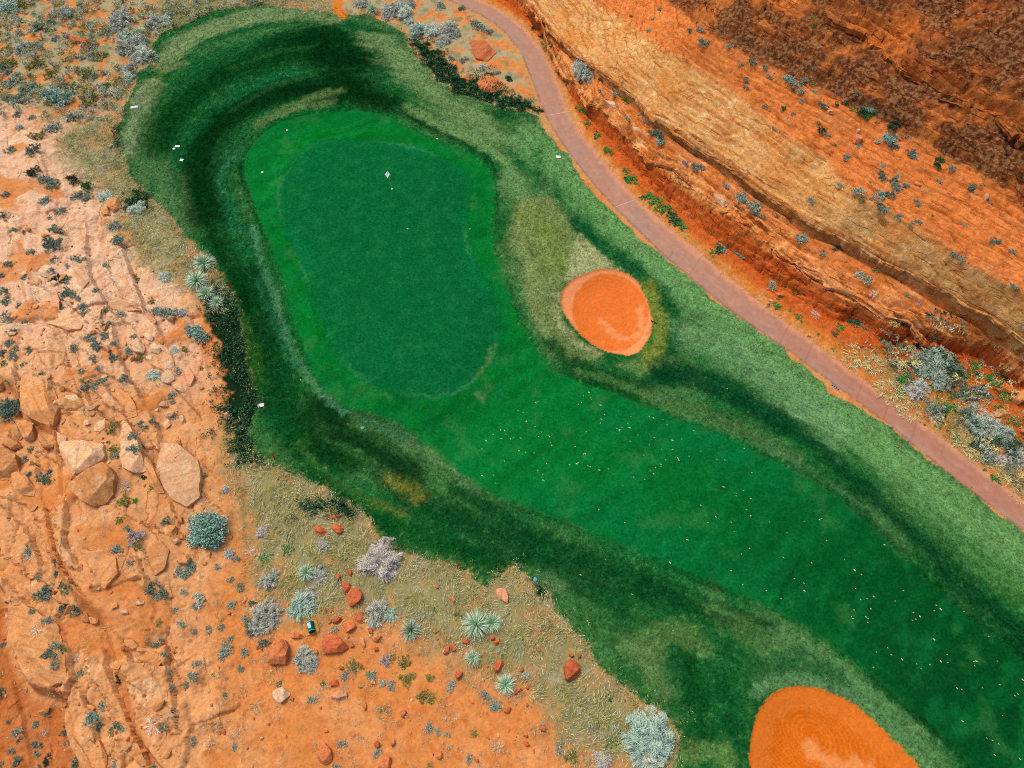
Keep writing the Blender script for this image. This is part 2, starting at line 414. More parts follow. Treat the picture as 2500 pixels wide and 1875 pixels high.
# weathered pits in the upper cliff
wi, wj, we = worley(X * 0.75, Y * 0.75, 5, 1.0)
ci, cj, ce = worley(X * 0.30, Y * 0.30, 9, 1.0)
def pits(x, y, sc, seed, thr, rmin, rmax):
    xi = np.floor(x * sc); yi = np.floor(y * sc)
    out = np.zeros(x.shape)
    for dx in (-1, 0, 1):
        for dy in (-1, 0, 1):
            cx = xi + dx; cy = yi + dy
            h = [np.modf(np.abs(np.sin(cx * a + cy * b + seed) * 43758.5453))[0] for a, b in ((127.1, 311.7), (269.5, 183.3), (419.2, 371.9), (71.7, 97.3))]
            r = rmin + (rmax - rmin) * h[3] ** 2
            d = np.hypot((cx + h[0]) / sc - x, ((cy + h[1]) / sc - y) * 1.25)
            out = np.maximum(out, (h[2] < thr) * sstep(r, r * 0.45, d))
    return out
pit = np.zeros(X.shape)
msk = (hz * (wUpF + wUp)) > 0.3
pit[msk] = np.maximum(pits(X[msk] + 0.15 * n3[msk], Y[msk] + 0.15 * n2[msk], 0.9, 3.1, 0.35, 0.06, 0.30), pits(X[msk] + 0.3 * n3[msk], Y[msk], 0.28, 8.1, 0.25, 0.3, 0.8) * 0.7)
dz -= 0.40 * pit * hz
Z = Z + hz * dz

# jointed slabs of the left outcrop
jd = rad(-68)                                        # joint direction
ja = X * math.cos(jd) + Y * math.sin(jd); jb = -X * math.sin(jd) + Y * math.cos(jd)
jw = 0.10 * fbm(X * 0.25, Y * 0.25, 80, 3) + 0.03 * pnoise(X * 1.3, Y * 1.3, 79)
b1i, b1j, b1e = worley(ja * 0.13 + jw, jb * 0.34 + jw, 21, 0.75)
b2i, b2j, b2e = worley(ja * 0.42 + jw * 2, jb * 0.8 + jw, 23, 0.9)
DEn = DE + 1.2 * fbm(X * 0.3, Y * 0.3, 82, 4)
rockL = sstep(0.2, 2.0, DEn) * sstep(57, 50, Y + 3 * fbm(X * 0.15, Y * 0.15, 83, 3)) * (1 - is_turf)
bot_soil = sstep(17, 9, Y + 0.12 * (X + 25) + 2.5 * fbm(X * 0.12, Y * 0.12, 85, 3))
patch = fbm(X * 0.22, Y * 0.22, 84, 5) + 0.25 * (b1j - 0.5)
soilL = np.clip(sstep(0.16, 0.34, patch), 0, 1)     # pockets of soil between the slabs
nL = fbm(X * 0.8, Y * 0.8, 86, 5)
gapL = sstep(-0.3, 0.3, pnoise(X * 0.3, Y * 0.3, 370))
JOINTS = [CR(0, 625, q) for q in (
    [(560, -60), (575, 60), (610, 180), (700, 330), (745, 380)], [(780, -60), (815, 60), (860, 160), (925, 355), (1010, 450), (1060, 560)], [(735, 480), (780, 660), (850, 820), (930, 950), (1000, 1080), (1010, 1180)],
    [(145, 790), (168, 930), (195, 1040), (245, 1090)], [(372, 890), (382, 1030), (385, 1150), (405, 1230)], [(130, 480), (300, 470), (420, 510)], [(760, 350), (930, 360)], [(240, 1400), (260, 1520), (300, 1659)],
    [(945, 1290), (1020, 1400), (1070, 1540)], [(560, 870), (600, 960), (690, 1060), (755, 1090)], [(380, 970), (520, 960)], [(320, 820), (420, 830), (530, 800)], [(1180, 1230), (1290, 1330)], [(700, 860), (760, 940), (890, 1000)], [(0, 1050), (120, 1060)])]
JOINTS += [CR(0, 1250, q) for q in (
    [(300, 0), (345, 120), (380, 260), (470, 440), (600, 560), (700, 690), (770, 790), (860, 980)], [(640, 780), (640, 900), (700, 1100), (760, 1230), (830, 1400), (900, 1560), (980, 1720)], [(380, 720), (425, 900), (450, 1060), (415, 1160)],
    [(930, 400), (975, 560), (985, 660)], [(1060, 900), (1080, 1050), (1110, 1200)], [(40, 460), (200, 620), (260, 690)], [(740, 780), (830, 850), (1000, 860)], [(580, 270), (690, 260), (780, 270)], [(900, 420), (780, 480), (660, 520)], [(500, 1150), (570, 1300), (600, 1450)], [(110, 60), (200, 160), (240, 300)],
    [(860, 980), (1040, 1000)], [(470, 20), (470, 240), (530, 330)], [(60, 660), (220, 665)], [(325, 1040), (328, 1110)])]
jdm = np.full(GX.shape, 9.0); jsd = np.full(GX.shape, 9.0); js = np.zeros(GX.shape)
for k, q in enumerate(JOINTS):
    Pj = at(q[:, 0], q[:, 1], 1.2)
    dj, sj = seg_dist(GX, GY, Pj)
    jsd = np.where(dj < jdm, np.sign(sj) * dj, jsd)
    jdm = np.minimum(jdm, dj)
    js = js + np.sign(sj) * np.exp(-np.maximum(dj - 0.1, 0) / 0.7) * (0.16 if k % 3 else 0.22)
JG = np.exp(-(samp(jdm, X + 0.14 * pnoise(X * 1.5, Y * 1.5, 375) + 0.05 * pnoise(X * 5, Y * 5, 377), Y + 0.14 * pnoise(X * 1.5, Y * 1.5, 376)) / 0.085) ** 2) * sstep(-0.35, 0.1, pnoise(X * 0.4, Y * 0.4, 378)); JS = samp(js, X, Y)
jx, jy = X + 0.14 * pnoise(X * 1.5, Y * 1.5, 375) + 0.05 * pnoise(X * 5, Y * 5, 377), Y + 0.14 * pnoise(X * 1.5, Y * 1.5, 376)
JSD = samp(jsd, jx, jy)
JS = np.sign(JSD) * np.exp(-np.abs(JSD) / 0.8) * 0.26
dl = 1.0 * JS - 0.12 * JG + 0.30 * (b1i - 0.5) + 0.10 * (b2i - 0.5) - 0.10 * gapL * sstep(0.04, 0.0, b1e) - 0.07 * gapL * sstep(0.03, 0.0, b2e) + 0.03 * nL + 0.012 * fbm(X * 4, Y * 4, 372, 2)
n5 = fbm(ja * 0.3, jb * 1.6, 88, 3)
p1 = fbm(ja * 0.16, jb * 0.30, 395, 5, 0.55) * 5; p2 = fbm(ja * 0.5, jb * 0.9, 397, 4, 0.55) * 4
pf1 = p1 - np.floor(p1); pf2 = p2 - np.floor(p2)
plate = 0.26 * (np.floor(p1) + sstep(0.86, 1.0, pf1)) / 1.6 + 0.10 * (np.floor(p2) + sstep(0.8, 1.0, pf2))
pedge = np.clip(sstep(0.14, 0.0, np.abs(pf1 - 0.9)) + 0.6 * sstep(0.2, 0.0, np.abs(pf2 - 0.86)), 0, 1)
smo = 0.35 + 0.65 * sstep(0.0, 0.35, fbm(X * 0.12, Y * 0.12, 399, 3))
dl = dl + (0.45 * plate - 0.04 * pedge) * smo
dl += 0.07 * (np.round(n5 * 5) / 5)
Z = Z + rockL * (dl * (1 - 0.75 * soilL) + 0.05 * nL)
fine_soil = (1 - is_turf) * (1 - is_path) * (1 - hz)
Z = Z + fine_soil * (0.05 * fbm(X * 1.1, Y * 1.1, 90, 4) + 0.008 * pnoise(X * 5, Y * 5, 95))
# turf texture
Z = Z + is_turf * np.where(tF < 0, 0.004, 0.02) * fbm(X * 2.2, Y * 2.2, 96, 3) * (tB1 > 0) * (tB2 > 0)
# rough grass stands a little above the mown fairway, the path above the ground
Z = Z + 0.07 * sstep(0.0, 0.12, tF) * sstep(0.1, -0.2, tT)
Z = np.where(is_path, Z + 0.05, Z)
# raked furrows in the sand
c1 = np.array(at(1483, 770, 0.0)); c2 = np.array(at(1985, 1800, -0.3))
an1 = rad(35)
def rings(c, ang, asp):
    u = (X - c[0]) * math.cos(ang) + (Y - c[1]) * math.sin(ang); v = -(X - c[0]) * math.sin(ang) + (Y - c[1]) * math.cos(ang)
    return np.hypot(u, v * asp) + 0.25 * pnoise(X * 0.3, Y * 0.3, 97)
r1, r2 = rings(c1, rad(-40), 1.15), rings(c2, rad(-38), 1.5)
Z = Z + np.where(tB1 < -0.4, 0.004 * np.sin(r1 * 2 * np.pi / 0.30), 0) + np.where(tB2 < -0.5, 0.003 * np.sin(r2 * 2 * np.pi / 0.32), 0)

def z_at(x, y):
    x = np.asarray(x, float); y = np.asarray(y, float)
    i = np.clip(np.searchsorted(xs, x) - 1, 0, NX - 2); j = np.clip(np.searchsorted(ys, y) - 1, 0, NY - 2)
    fu = np.clip((x - xs[i]) / (xs[i + 1] - xs[i]), 0, 1); fv = np.clip((y - ys[j]) / (ys[j + 1] - ys[j]), 0, 1)
    return (Z[j, i] * (1 - fu) + Z[j, i + 1] * fu) * (1 - fv) + (Z[j + 1, i] * (1 - fu) + Z[j + 1, i + 1] * fu) * fv

def on_ground(px):
    """points of the photograph -> where they lie on the modelled land (x, y, z)"""
    px = np.atleast_2d(np.asarray(px, float))
    hs = np.linspace(24, -3, 136)
    hit = np.zeros(len(px)); prev = np.full(len(px), 24.0); done = np.zeros(len(px), bool)
    for h in hs:
        p = at(px[:, 0], px[:, 1], h)
        below = h <= z_at(p[:, 0], p[:, 1])
        nw = below & ~done
        hit[nw] = h; done |= nw
    lo = hit; hi = hit + 0.2
    for _ in range(7):
        m = (lo + hi) / 2
        p = at(px[:, 0], px[:, 1], m)
        b = m <= z_at(p[:, 0], p[:, 1])
        lo = np.where(b, m, lo); hi = np.where(b, hi, m)
    m = (lo + hi) / 2
    p = at(px[:, 0], px[:, 1], m)
    return np.stack([p[:, 0], p[:, 1], m], -1)

def m_per_px(px, py):
    a = on_ground([[px, py]])[0]
    d = (CAM_H - a[2]) * CT + a[1] * ST
    return d / FPX

# ------------------------------------------------------------------ colours of the land (base colours)
C = np.zeros(GX.shape + (3,))
def paint(pts, wpx, col, alpha=1.0, ns=0.0, sc=0.35, hard=0.25, seed=0):
    """worn/lush band of grass along a line: pts in full-view coordinates"""
    P = on_ground(FV(pts))[:, :2]
    q = FV([pts[len(pts) // 2]])[0]
    w = wpx * 2500 / 2212 * m_per_px(q[0], q[1])
    lo = P.min(0) - 2.2 * w; hi = P.max(0) + 2.2 * w
    i0, i1 = np.searchsorted(gx, lo[0]), np.searchsorted(gx, hi[0]); j0, j1 = np.searchsorted(gy, lo[1]), np.searchsorted(gy, hi[1])
    if i1 <= i0 or j1 <= j0:
        return
    x = GX[j0:j1, i0:i1]; y = GY[j0:j1, i0:i1]
    if len(P) == 1:
        d = np.hypot(x - P[0, 0], y - P[0, 1])
    else:
        d, _ = seg_dist(x, y, P)
    sd_ = int(abs(pts[0][0])) % 50
    f_ = sd_fair[j0:j1, i0:i1]
    n = 0.55 * fbm(x * sc, y * sc, 200 + seed + sd_, 4) + 0.75 * pnoise(f_ * 1.3 + 1.5 * pnoise(x * 0.12, y * 0.12, 260 + sd_), (x + y) * 0.10, 261) + 0.5 * pnoise(f_ * 3.2, (x - y) * 0.14, 262)
    a = alpha * sstep(1.45, hard, d / w + (0.26 + ns) * n)
    C[j0:j1, i0:i1] = C[j0:j1, i0:i1] * (1 - a[..., None]) + alb(*col) * a[..., None]
def fill(pts, col, alpha=1.0, soft=0.6, ns=0.5, sc=0.35, seed=0):
    P = on_ground(FV(pts))[:, :2]
    lo = P.min(0) - 4; hi = P.max(0) + 4
    i0, i1 = np.searchsorted(gx, lo[0]), np.searchsorted(gx, hi[0]); j0, j1 = np.searchsorted(gy, lo[1]), np.searchsorted(gy, hi[1])
    x = GX[j0:j1, i0:i1]; y = GY[j0:j1, i0:i1]
    d = poly_sdf(x, y, P) + ns * fbm(x * sc, y * sc, 300 + seed, 4)
    a = alpha * sstep(soft, -soft, d)
    C[j0:j1, i0:i1] = C[j0:j1, i0:i1] * (1 - a[..., None]) + alb(*col) * a[..., None]

# --- turf
nA = fbm(GX * 0.13, GY * 0.13, 110, 4)
C[:] = alb(28, 98, 45)
tt = sstep(-0.2, 0.5, nA)[..., None]
C[:] = C * (1 - tt) + alb(62, 112, 58) * tt
exec("""
fill([(330,60),(480,30),(700,20),(900,60),(1150,260),(1060,300),(900,250),(700,225),(560,290),(510,400),(560,560),(640,800),(560,900),(500,600),(270,380),(270,250)],(22,92,45),0.8,2.0)
paint([(300,225),(310,290),(320,350),(360,420),(410,480)],34,(80,118,70),0.75,0.3)
paint([(305,215),(330,180)],26,(132,146,98),0.85,0.3)
paint([(370,120),(420,80),(500,52),(580,38),(660,28),(720,40)],24,(126,146,96),0.85,0.35)
paint([(430,110),(520,80),(610,62),(690,55)],18,(62,112,62),0.7,0.3)
paint([(320,165),(350,160)],14,(20,92,28),0.8,0.3)
paint([(345,150),(390,140)],14,(130,142,88),0.6,0.3)
paint([(345,310),(362,260),(420,200),(500,150),(590,120),(680,108),(770,125)],44,(0,58,18),0.85,0.0)
paint([(600,95),(680,75),(760,90),(800,130)],40,(0,58,22),0.9,0.3)
paint([(690,90),(720,130),(760,170)],56,(0,46,16),0.9,0.3)
paint([(400,345),(415,300),(460,250),(530,205),(620,165)],20,(18,100,52),0.85,0.2)
paint([(395,380),(400,420),(420,460),(450,500)],20,(84,122,72),0.6,0.35)
paint([(445,470),(424,375),(438,312),(480,262),(545,222),(620,196),(700,190),(780,200),(840,226)],38,(0,44,13),0.9,0.0)
paint([(430,420),(445,480),(478,540),(510,600),(532,660)],22,(2,54,16),0.85,0.2)
paint([(500,345),(478,380),(490,430),(520,500)],12,(20,98,58),0.7,0.2)
paint([(470,400),(485,360),(520,320)],5,(60,130,90),0.5,0.3)
paint([(520,395),(522,350)],9,(6,60,24),0.7,0.2)
paint([(560,268),(610,238),(680,208),(735,196)],11,(98,128,72),0.7,0.4)
paint([(590,258),(650,232),(720,220)],7,(110,132,78),0.6,0.4)
paint([(500,150),(600,110),(690,95)],8,(40,95,45),0.5,0.4)
paint([(500,240),(580,190),(680,160)],6,(40,96,46),0.5,0.4)
paint([(815,80),(855,110),(900,165),(960,220),(1040,262),(1110,290)],44,(112,142,88),0.9,0.35)
paint([(800,62),(830,66)],16,(2,72,34),0.9,0.3)
paint([(880,240),(960,275),(1030,310),(1090,350),(1110,390)],20,(104,140,84),0.8,0.4)
paint([(1080,250),(1120,285)],26,(8,86,36),0.85,0.3)
paint([(850,228),(900,262),(960,292),(1010,312),(1052,338),(1076,380),(1072,420)],9,(4,62,26),0.9,0.1)
paint([(1150,290),(1230,380),(1320,470),(1420,570),(1560,690),(1700,800),(1850,930),(2000,1050),(2212,1210),(2400,1360)],62,(104,152,88),0.95,0.2)
paint([(1110,400),(1160,420),(1180,470)],40,(98,136,84),0.8,0.3)
paint([(1200,480),(1160,440),(1150,400)],14,(40,108,50),0.6,0.4)
paint([(1160,330),(1160,400)],14,(18,92,44),0.6,0.3)
fill([(1120,430),(1190,425),(1235,470),(1262,520),(1250,570),(1215,610),(1200,680),(1215,730),(1290,775),(1240,790),(1180,760),(1140,690),(1110,600),(1095,520)],(120,136,80),0.9,0.7)

paint([(1150,470),(1190,500),(1200,560)],36,(116,136,62),0.7,0.4)
paint([(1205,640),(1205,690),(1240,735),(1290,765)],12,(150,152,104),0.8,0.3)
paint([(1110,560),(1120,640),(1150,720),(1190,770)],16,(48,112,60),0.6,0.3)
paint([(1245,480),(1300,530),(1360,570),(1420,630),(1460,690),(1450,750),(1420,790)],24,(14,84,42),0.9,0.3)
paint([(1400,620),(1425,680),(1425,740),(1390,785)],18,(122,134,52),0.85,0.35)
paint([(1340,790),(1400,795),(1450,780)],13,(96,128,70),0.8,0.4)
paint([(1190,740),(1230,785),(1300,815),(1380,832),(1460,815)],20,(4,70,32),0.9,0.3)
paint([(1250,800),(1330,830),(1400,850)],12,(70,112,56),0.7,0.5)
paint([(1500,720),(1600,780),(1700,850),(1800,930)],52,(106,150,96),0.85,0.3)
paint([(1430,800),(1520,820),(1600,860),(1690,920)],30,(2,66,34),0.9,0.35)
paint([(1400,850),(1500,885),(1620,935),(1720,985)],20,(76,116,64),0.75,0.6)
paint([(1690,900),(1790,985),(1890,1075),(1990,1170),(2100,1280),(2212,1370),(2400,1530)],26,(2,66,32),0.85,0.6)
paint([(1650,960),(1760,1030),(1860,1110),(1950,1190)],18,(72,122,72),0.7,0.6)
paint([(1980,1240),(2060,1320),(2212,1420),(2400,1560)],18,(0,48,22),0.9,0.1)
paint([(2080,1180),(2212,1290),(2400,1430)],30,(70,124,60),0.8,0.6)
paint([(540,600),(556,680),(575,760),(600,850),(640,930),(700,985)],46,(0,58,20),0.8,0.0)
paint([(525,690),(545,760),(560,820)],14,(44,88,24),0.6,0.4)
paint([(690,880),(740,940),(800,975),(880,1020)],40,(0,48,18),0.9,0.4)
paint([(660,900),(690,960),(760,1010)],20,(4,52,18),0.7,0.3)
paint([(600,900),(640,980),(720,1060),(820,1120),(940,1170),(1060,1220)],24,(8,76,28),0.85,0.3)
paint([(640,960),(700,1020),(790,1080),(880,1120)],9,(60,110,48),0.6,0.4)
paint([(880,1060),(940,1100),(1040,1140),(1150,1180)],34,(6,68,30),0.85,0.4)
paint([(840,1030),(880,1055),(905,1075)],16,(112,110,44),0.75,0.5)
paint([(810,1085),(870,1110)],10,(92,104,44),0.6,0.5)
paint([(760,890),(830,920),(900,960),(970,1010),(1030,1055)],15,(86,120,76),0.75,0.4)
paint([(740,870),(800,910),(870,945)],14,(34,100,62),0.6,0.3)
paint([(547,490),(562,560),(592,640),(618,720),(650,790),(700,850),(745,885)],9,(72,130,90),0.75,0.35)
paint([(555,600),(600,720),(640,800)],7,(30,100,62),0.6,0.3)
paint([(980,1060),(1070,1110),(1170,1160),(1300,1215),(1420,1260)],20,(14,74,34),0.85,0.3)
paint([(1050,1200),(1150,1210),(1250,1240),(1350,1300)],44,(8,70,30),0.8,0.5)
paint([(1150,1245),(1200,1285),(1250,1350),(1300,1430)],26,(50,110,54),0.75,0.4)
paint([(1180,1250),(1210,1270)],16,(92,130,80),0.7,0.3)
paint([(1400,1270),(1500,1310),(1620,1350),(1720,1400)],26,(4,64,28),0.85,0.4)
fill([(1330,1320),(1500,1320),(1600,1380),(1640,1500),(1600,1659),(1500,1659),(1440,1560),(1340,1440)],(22,88,40),0.8,1.6)
fill([(1426,1390),(1450,1500),(1420,1500),(1330,1400),(1340,1370)],(98,130,74),0.8,0.6)
paint([(1390,1370),(1470,1370),(1520,1400)],26,(84,122,64),0.75,0.6)
paint([(1540,1300),(1620,1370),(1680,1420)],30,(84,124,66),0.6,0.8)
paint([(1480,1420),(1510,1520),(1520,1600)],26,(0,68,26),0.75,0.4)
paint([(1560,1480),(1585,1560),(1590,1659)],18,(2,74,32),0.75,0.3)
paint([(1480,1630),(1560,1620),(1590,1690)],22,(90,128,66),0.8,0.4)
paint([(1690,1370),(1780,1410),(1880,1490),(1980,1590),(2050,1680)],30,(88,132,78),0.75,0.8)
paint([(1640,1430),(1740,1430),(1800,1470)],22,(20,88,44),0.7,0.6)
paint([(1635,1490),(1700,1465),(1790,1480),(1880,1540),(1960,1620),(2030,1700)],16,(92,138,88),0.85,0.4)
paint([(1850,1530),(1910,1590),(1980,1659)],9,(112,140,50),0.6,0.4)
fill([(1252,503),(1305,552),(1340,588),(1285,590),(1222,612),(1228,560)],(158,164,112),1.0,0.12,0.1)
paint([(342,140),(372,98),(430,66),(520,36),(600,18),(700,22)],22,(116,140,92),0.85,0.3)
paint([(276,330),(282,280),(298,230),(312,190)],20,(116,136,96),0.85,0.3)
paint([(300,380),(340,450),(400,520),(450,580)],16,(84,120,70),0.6,0.5)
paint([(700,30),(780,40),(830,60)],16,(70,112,62),0.6,0.5)
""")
# --- mown surfaces
def mix(mask, col, a=1.0):
    m = np.clip(mask * a, 0, 1)[..., None]
    C[:] = C * (1 - m) + alb(*col) * m
aF = sstep(0.45, -0.35, sd_fair + 0.35 * fbm(GX * 0.5, GY * 0.5, 119, 4)); aG = sstep(0.08, -0.08, sd_green)
def far_right():
    p0 = at(1250, 900, 0.1); p1 = at(2450, 1750, 0.1)
    d = (p1 - p0) / np.linalg.norm(p1 - p0) ** 2
    return np.clip((GX - p0[0]) * d[0] + (GY - p0[1]) * d[1], 0, 1)
fr = far_right()
mix(aF, (3, 108, 42))
mix(aF * sstep(0.1, 0.95, fr), (0, 66, 28), 0.9)
mix(aF * sstep(0.1, 0.5, fbm(GX * 0.18, GY * 0.18, 120, 4)), (10, 112, 54), 0.45 )
lowl = np.clip(sstep(4.5, 0.5, -sd_fair) * sstep(0.05, 0.3, fr) * sstep(0.75, 0.4, fr), 0, 1) * (GY < at(1250, 1000)[1])
mix(aF * lowl, (0, 108, 56), 0.55)
mix(aF * sstep(4.2, 2.4, sd_green) * sstep(-0.45, 0.2, fbm(GX * 0.25, GY * 0.25, 123, 3)), (4, 118, 42), 0.6)
mix(aF * sstep(0.3, 0.9, np.sin(sd_green * 2 * np.pi / 0.95)) * sstep(4, 3, sd_green), (4, 104, 34), 0.25)
olive = aF * sstep(2.6, 0.6, sd_green) * sstep(-2, -9, GX) * sstep(-0.05, 0.35, fbm(GX * 0.4, GY * 0.4, 124, 3))
mix(olive, (6, 96, 22), 0.75)
mow = np.sin(((GX * 0.55 - GY * 0.83) + 0.4 * pnoise(GX * 0.1, GY * 0.1, 127)) * 2 * np.pi / 2.6)
mix(aF * sstep(0.2, 0.7, mow) * sstep(0.9, 0.3, fr), (10, 122, 52), 0.32)
streak = pnoise((GX * 0.55 - GY * 0.83) * 0.9, (GX * 0.83 + GY * 0.55) * 0.05, 126)
mix(aF * sstep(0.05, 0.5, streak), (0, 90, 36), 0.5)
mix(aF * sstep(0.15, 0.5, pnoise((GX * 0.55 + GY * 0.83) * 0.35, (GX * 0.83 - GY * 0.55) * 1.1, 129)) * (1 - aG), (18, 118, 56), 0.35)
mix(aF * (1 - aG) * sstep(0.25, 0.6, fbm(GX * 0.4, GY * 0.4, 136, 4)), (56, 124, 66), 0.35)
mix(aG, (8, 98, 48))
mix(aG * sstep(-0.1, 0.4, fbm(GX * 0.75, GY * 0.75, 128, 5, 0.7)), (26, 116, 60), 0.4)
mix(aG * sstep(0.05, 0.4, fbm(GX * 0.35 + 7, GY * 0.35, 131, 5, 0.65)), (4, 96, 44), 0.35)
mix(aG * sstep(-1.2, -0.2, sd_green) * sstep(0.0, 0.4, pnoise(GX * 0.2, GY * 0.2, 133)), (6, 112, 62), 0.6)
mix(sstep(0.22, 0.0, np.abs(sd_green - 0.12)), (2, 78, 34), 0.35)
mix(sstep(0.2, 0.0, np.abs(sd_green + 0.05)) * sstep(0.0, 0.5, pnoise(GX * 0.15, GY * 0.15, 134) + 0.1), (62, 140, 84), 0.6)
mix(sstep(0.32, 0.05, np.abs(sd_fair - 0.25)) * sstep(-0.2, 0.4, pnoise(GX * 0.1, GY * 0.1, 135)), (2, 58, 22), 0.7)
exec("""
paint([(1068,740),(1052,785),(1030,812)],3,(110,132,66),0.6,0.1)
paint([(1025,850),(1040,860)],6,(110,140,100),0.4,1.0)
paint([(828,853),(842,858)],4,(90,116,76),0.6,0.6)
paint([(1730,1205),(1695,1265),(1668,1320)],3,(0,52,26),0.8,0.2)
paint([(2145,1700),(2000,1560)],2,(0,70,34),0.0,0.2)
""")
Cturf = C.copy()

# fine land colours
COLR = samp(Cturf, X + 0.25 * pnoise(X * 1.7, Y * 1.7, 140) + 0.15 * pnoise(X * 4.3, Y * 4.3, 141), Y + 0.25 * pnoise(X * 1.7, Y * 1.7, 142) + 0.15 * pnoise(X * 4.3, Y * 4.3, 143))
# clumpy rough grass: blotches and fibres that follow the mowing round the green
ang_s = samp(sd_green, X, Y)
sdf_ = samp(sd_fair, X, Y)
fib = pnoise(sdf_ * 2.2 + 1.2 * pnoise(X * 0.15, Y * 0.15, 149), (X + Y) * 0.12, 150) + 0.7 * pnoise(sdf_ * 5.0, (X - Y) * 0.2, 148)
cl1 = fbm(X * 0.9, Y * 0.9, 151, 4); cl2 = fbm(X * 2.6, Y * 2.6, 155, 3)
ampR = np.where(tF < 0, 0.10, 0.30)
fin = fbm(X * 5.5, Y * 5.5, 158, 2)
mul = 1 + ampR * (0.7 * cl1 + 0.6 * cl2 + 0.7 * fin + 0.5 * fib * (tF > 0))
COLR = COLR * np.clip(mul, 0.45, 1.7)[..., None]
lum = COLR[..., 1]
strw = sstep(0.25, 0.7, 0.7 * cl2 + 0.6 * fin + 0.4 * cl1) * np.where(tF < 0, 0.05, 0.30) * sstep(0.012, 0.12, lum)
COLR = COLR * (1 - strw[..., None]) + alb(112, 148, 84) * strw[..., None]

def mixf(mask, col, a=1.0):
    global COLR
    m = np.clip(mask * a, 0, 1)[..., None]
    COLR = COLR * (1 - m) + (alb(*col) if len(np.shape(col)) == 1 else col) * m

notT = (~is_turf).astype(float)
# --- soil
g1 = fbm(X * 0.3, Y * 0.3, 160, 4); g2 = fbm(X * 1.2, Y * 1.2, 164, 4); g3 = fbm(X * 2.6, Y * 2.6, 168, 2)
SOIL = alb(217, 137, 74) * np.ones(X.shape + (3,))
def over(B, mask, col, a=1.0):
    m = np.clip(mask * a, 0, 1)[..., None]
    return B * (1 - m) + alb(*col) * m
SOIL = over(SOIL, sstep(-0.1, 0.5, g1), (226, 154, 96), 0.8)
SOIL = over(SOIL, sstep(0.1, 0.55, g2), (204, 112, 56), 0.6)
SOIL = over(SOIL, sstep(0.3, 0.6, g3), (230, 168, 114), 0.25)
SOIL = over(SOIL, sstep(-0.3, -0.6, g3), (186, 92, 42), 0.25)
farL = sstep(44, 58, Y)
SOIL = over(SOIL, farL * sstep(-0.3, 0.2, fbm(X * 0.5, Y * 0.5, 170, 4)), (168, 164, 126), 0.85)
SOIL = over(SOIL, farL * sstep(0.1, 0.4, fbm(X * 0.8, Y * 0.8, 174, 3)), (128, 132, 96), 0.7)
mixf(notT, SOIL)
# --- left rock
ROCK = alb(238, 194, 158) * np.ones(X.shape + (3,))
ROCK = over(ROCK, sstep(33, 20, Y + 4 * g1), (226, 160, 102), 0.95)
upL = sstep(18, 34, Y)
ROCK = over(ROCK, upL * sstep(0.35, 0.75, b1i), (236, 186, 150), 0.55)
ROCK = over(ROCK, sstep(0.75, 0.95, b2j) * sstep(-0.1, 0.3, g1), (240, 200, 156), 0.45)
ROCK = over(ROCK, sstep(0.1, 0.6, g2), (222, 156, 108), 0.45)
ROCK = over(ROCK, sstep(0.25, 0.6, 0.4 * g3 + 0.8 * nL), (242, 204, 162), 0.4)
ROCK = over(ROCK, gapL * sstep(0.035, 0.008, b1e), (170, 92, 46), 0.7)
ROCK = over(ROCK, sstep(0.35, 0.8, JG), (158, 82, 40), 0.75)
ROCK = over(ROCK, sstep(0.025, 0.006, b2e) * gapL, (176, 98, 50), 0.6)
ROCK = over(ROCK, pedge * smo * sstep(-0.2, 0.3, g1), (192, 118, 70), 0.4)
bedd = pnoise(ja * 0.4, jb * 5.0, 176)
ROCK = over(ROCK, sstep(0.2, 0.5, bedd), (208, 136, 88), 0.4)
mR = rockL * (1 - 0.9 * soilL) * (1 - bot_soil * sstep(3.5, 0.5, DE) * 0.9)
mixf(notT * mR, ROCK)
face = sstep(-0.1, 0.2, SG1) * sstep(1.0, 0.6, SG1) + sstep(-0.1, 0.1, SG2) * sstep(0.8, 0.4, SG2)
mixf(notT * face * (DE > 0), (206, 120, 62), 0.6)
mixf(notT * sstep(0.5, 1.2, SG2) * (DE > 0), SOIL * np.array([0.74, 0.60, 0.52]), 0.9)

# --- hillside rock
HB = alb(214, 122, 58) * np.ones(X.shape + (3,))
HB = over(HB, sstep(-0.2, 0.4, g1), (226, 146, 84), 0.7)
# verge and cliff foot
red = win(0.35, 1.75, 0.3)
HB = over(HB, red, (204, 92, 36), 0.85)
HB = over(HB, red * sstep(0.1, 0.5, n3), (214, 110, 56), 0.6)
HB = over(HB, win(0, 0.45, 0.2), (206, 120, 48), 0.8)
lip = win(1.72, 2.35, 0.2)
HB = over(HB, lip * sstep(-0.2, 0.3, n2), (230, 160, 92), 0.85)
HB = over(HB, lip * sstep(0.1, 0.5, n1), (238, 184, 124), 0.6)
HB = over(HB, wBench * sstep(0.0, 0.5, n1), (222, 132, 72), 0.6)
HB = over(HB, wBench * sstep(0.25, 0.55, n2), (232, 172, 118), 0.7)
# tan slickrock band
st = fbm(SA * 0.30, T * 1.7, 180, 4); sp = fbm(SA * 1.4, T * 2.6, 184, 3)
HB = over(HB, wBand, (214, 156, 92), 0.95)
HB = over(HB, wBand * sstep(-0.1, 0.4, st), (224, 172, 108), 0.75)
HB = over(HB, wBand * sstep(0.15, 0.5, sp) * sstep(-0.35, 0.25, fbm(X * 0.12, Y * 0.12, 186, 3)), (242, 210, 154), 0.75)
HB = over(HB, wBand * sstep(0.1, 0.5, -st), (196, 126, 60), 0.6)
HB = over(HB, wBand * sstep(0.1, 0.45, fbm(X * 0.25, Y * 0.25, 188, 4)), (214, 136, 66), 0.6)
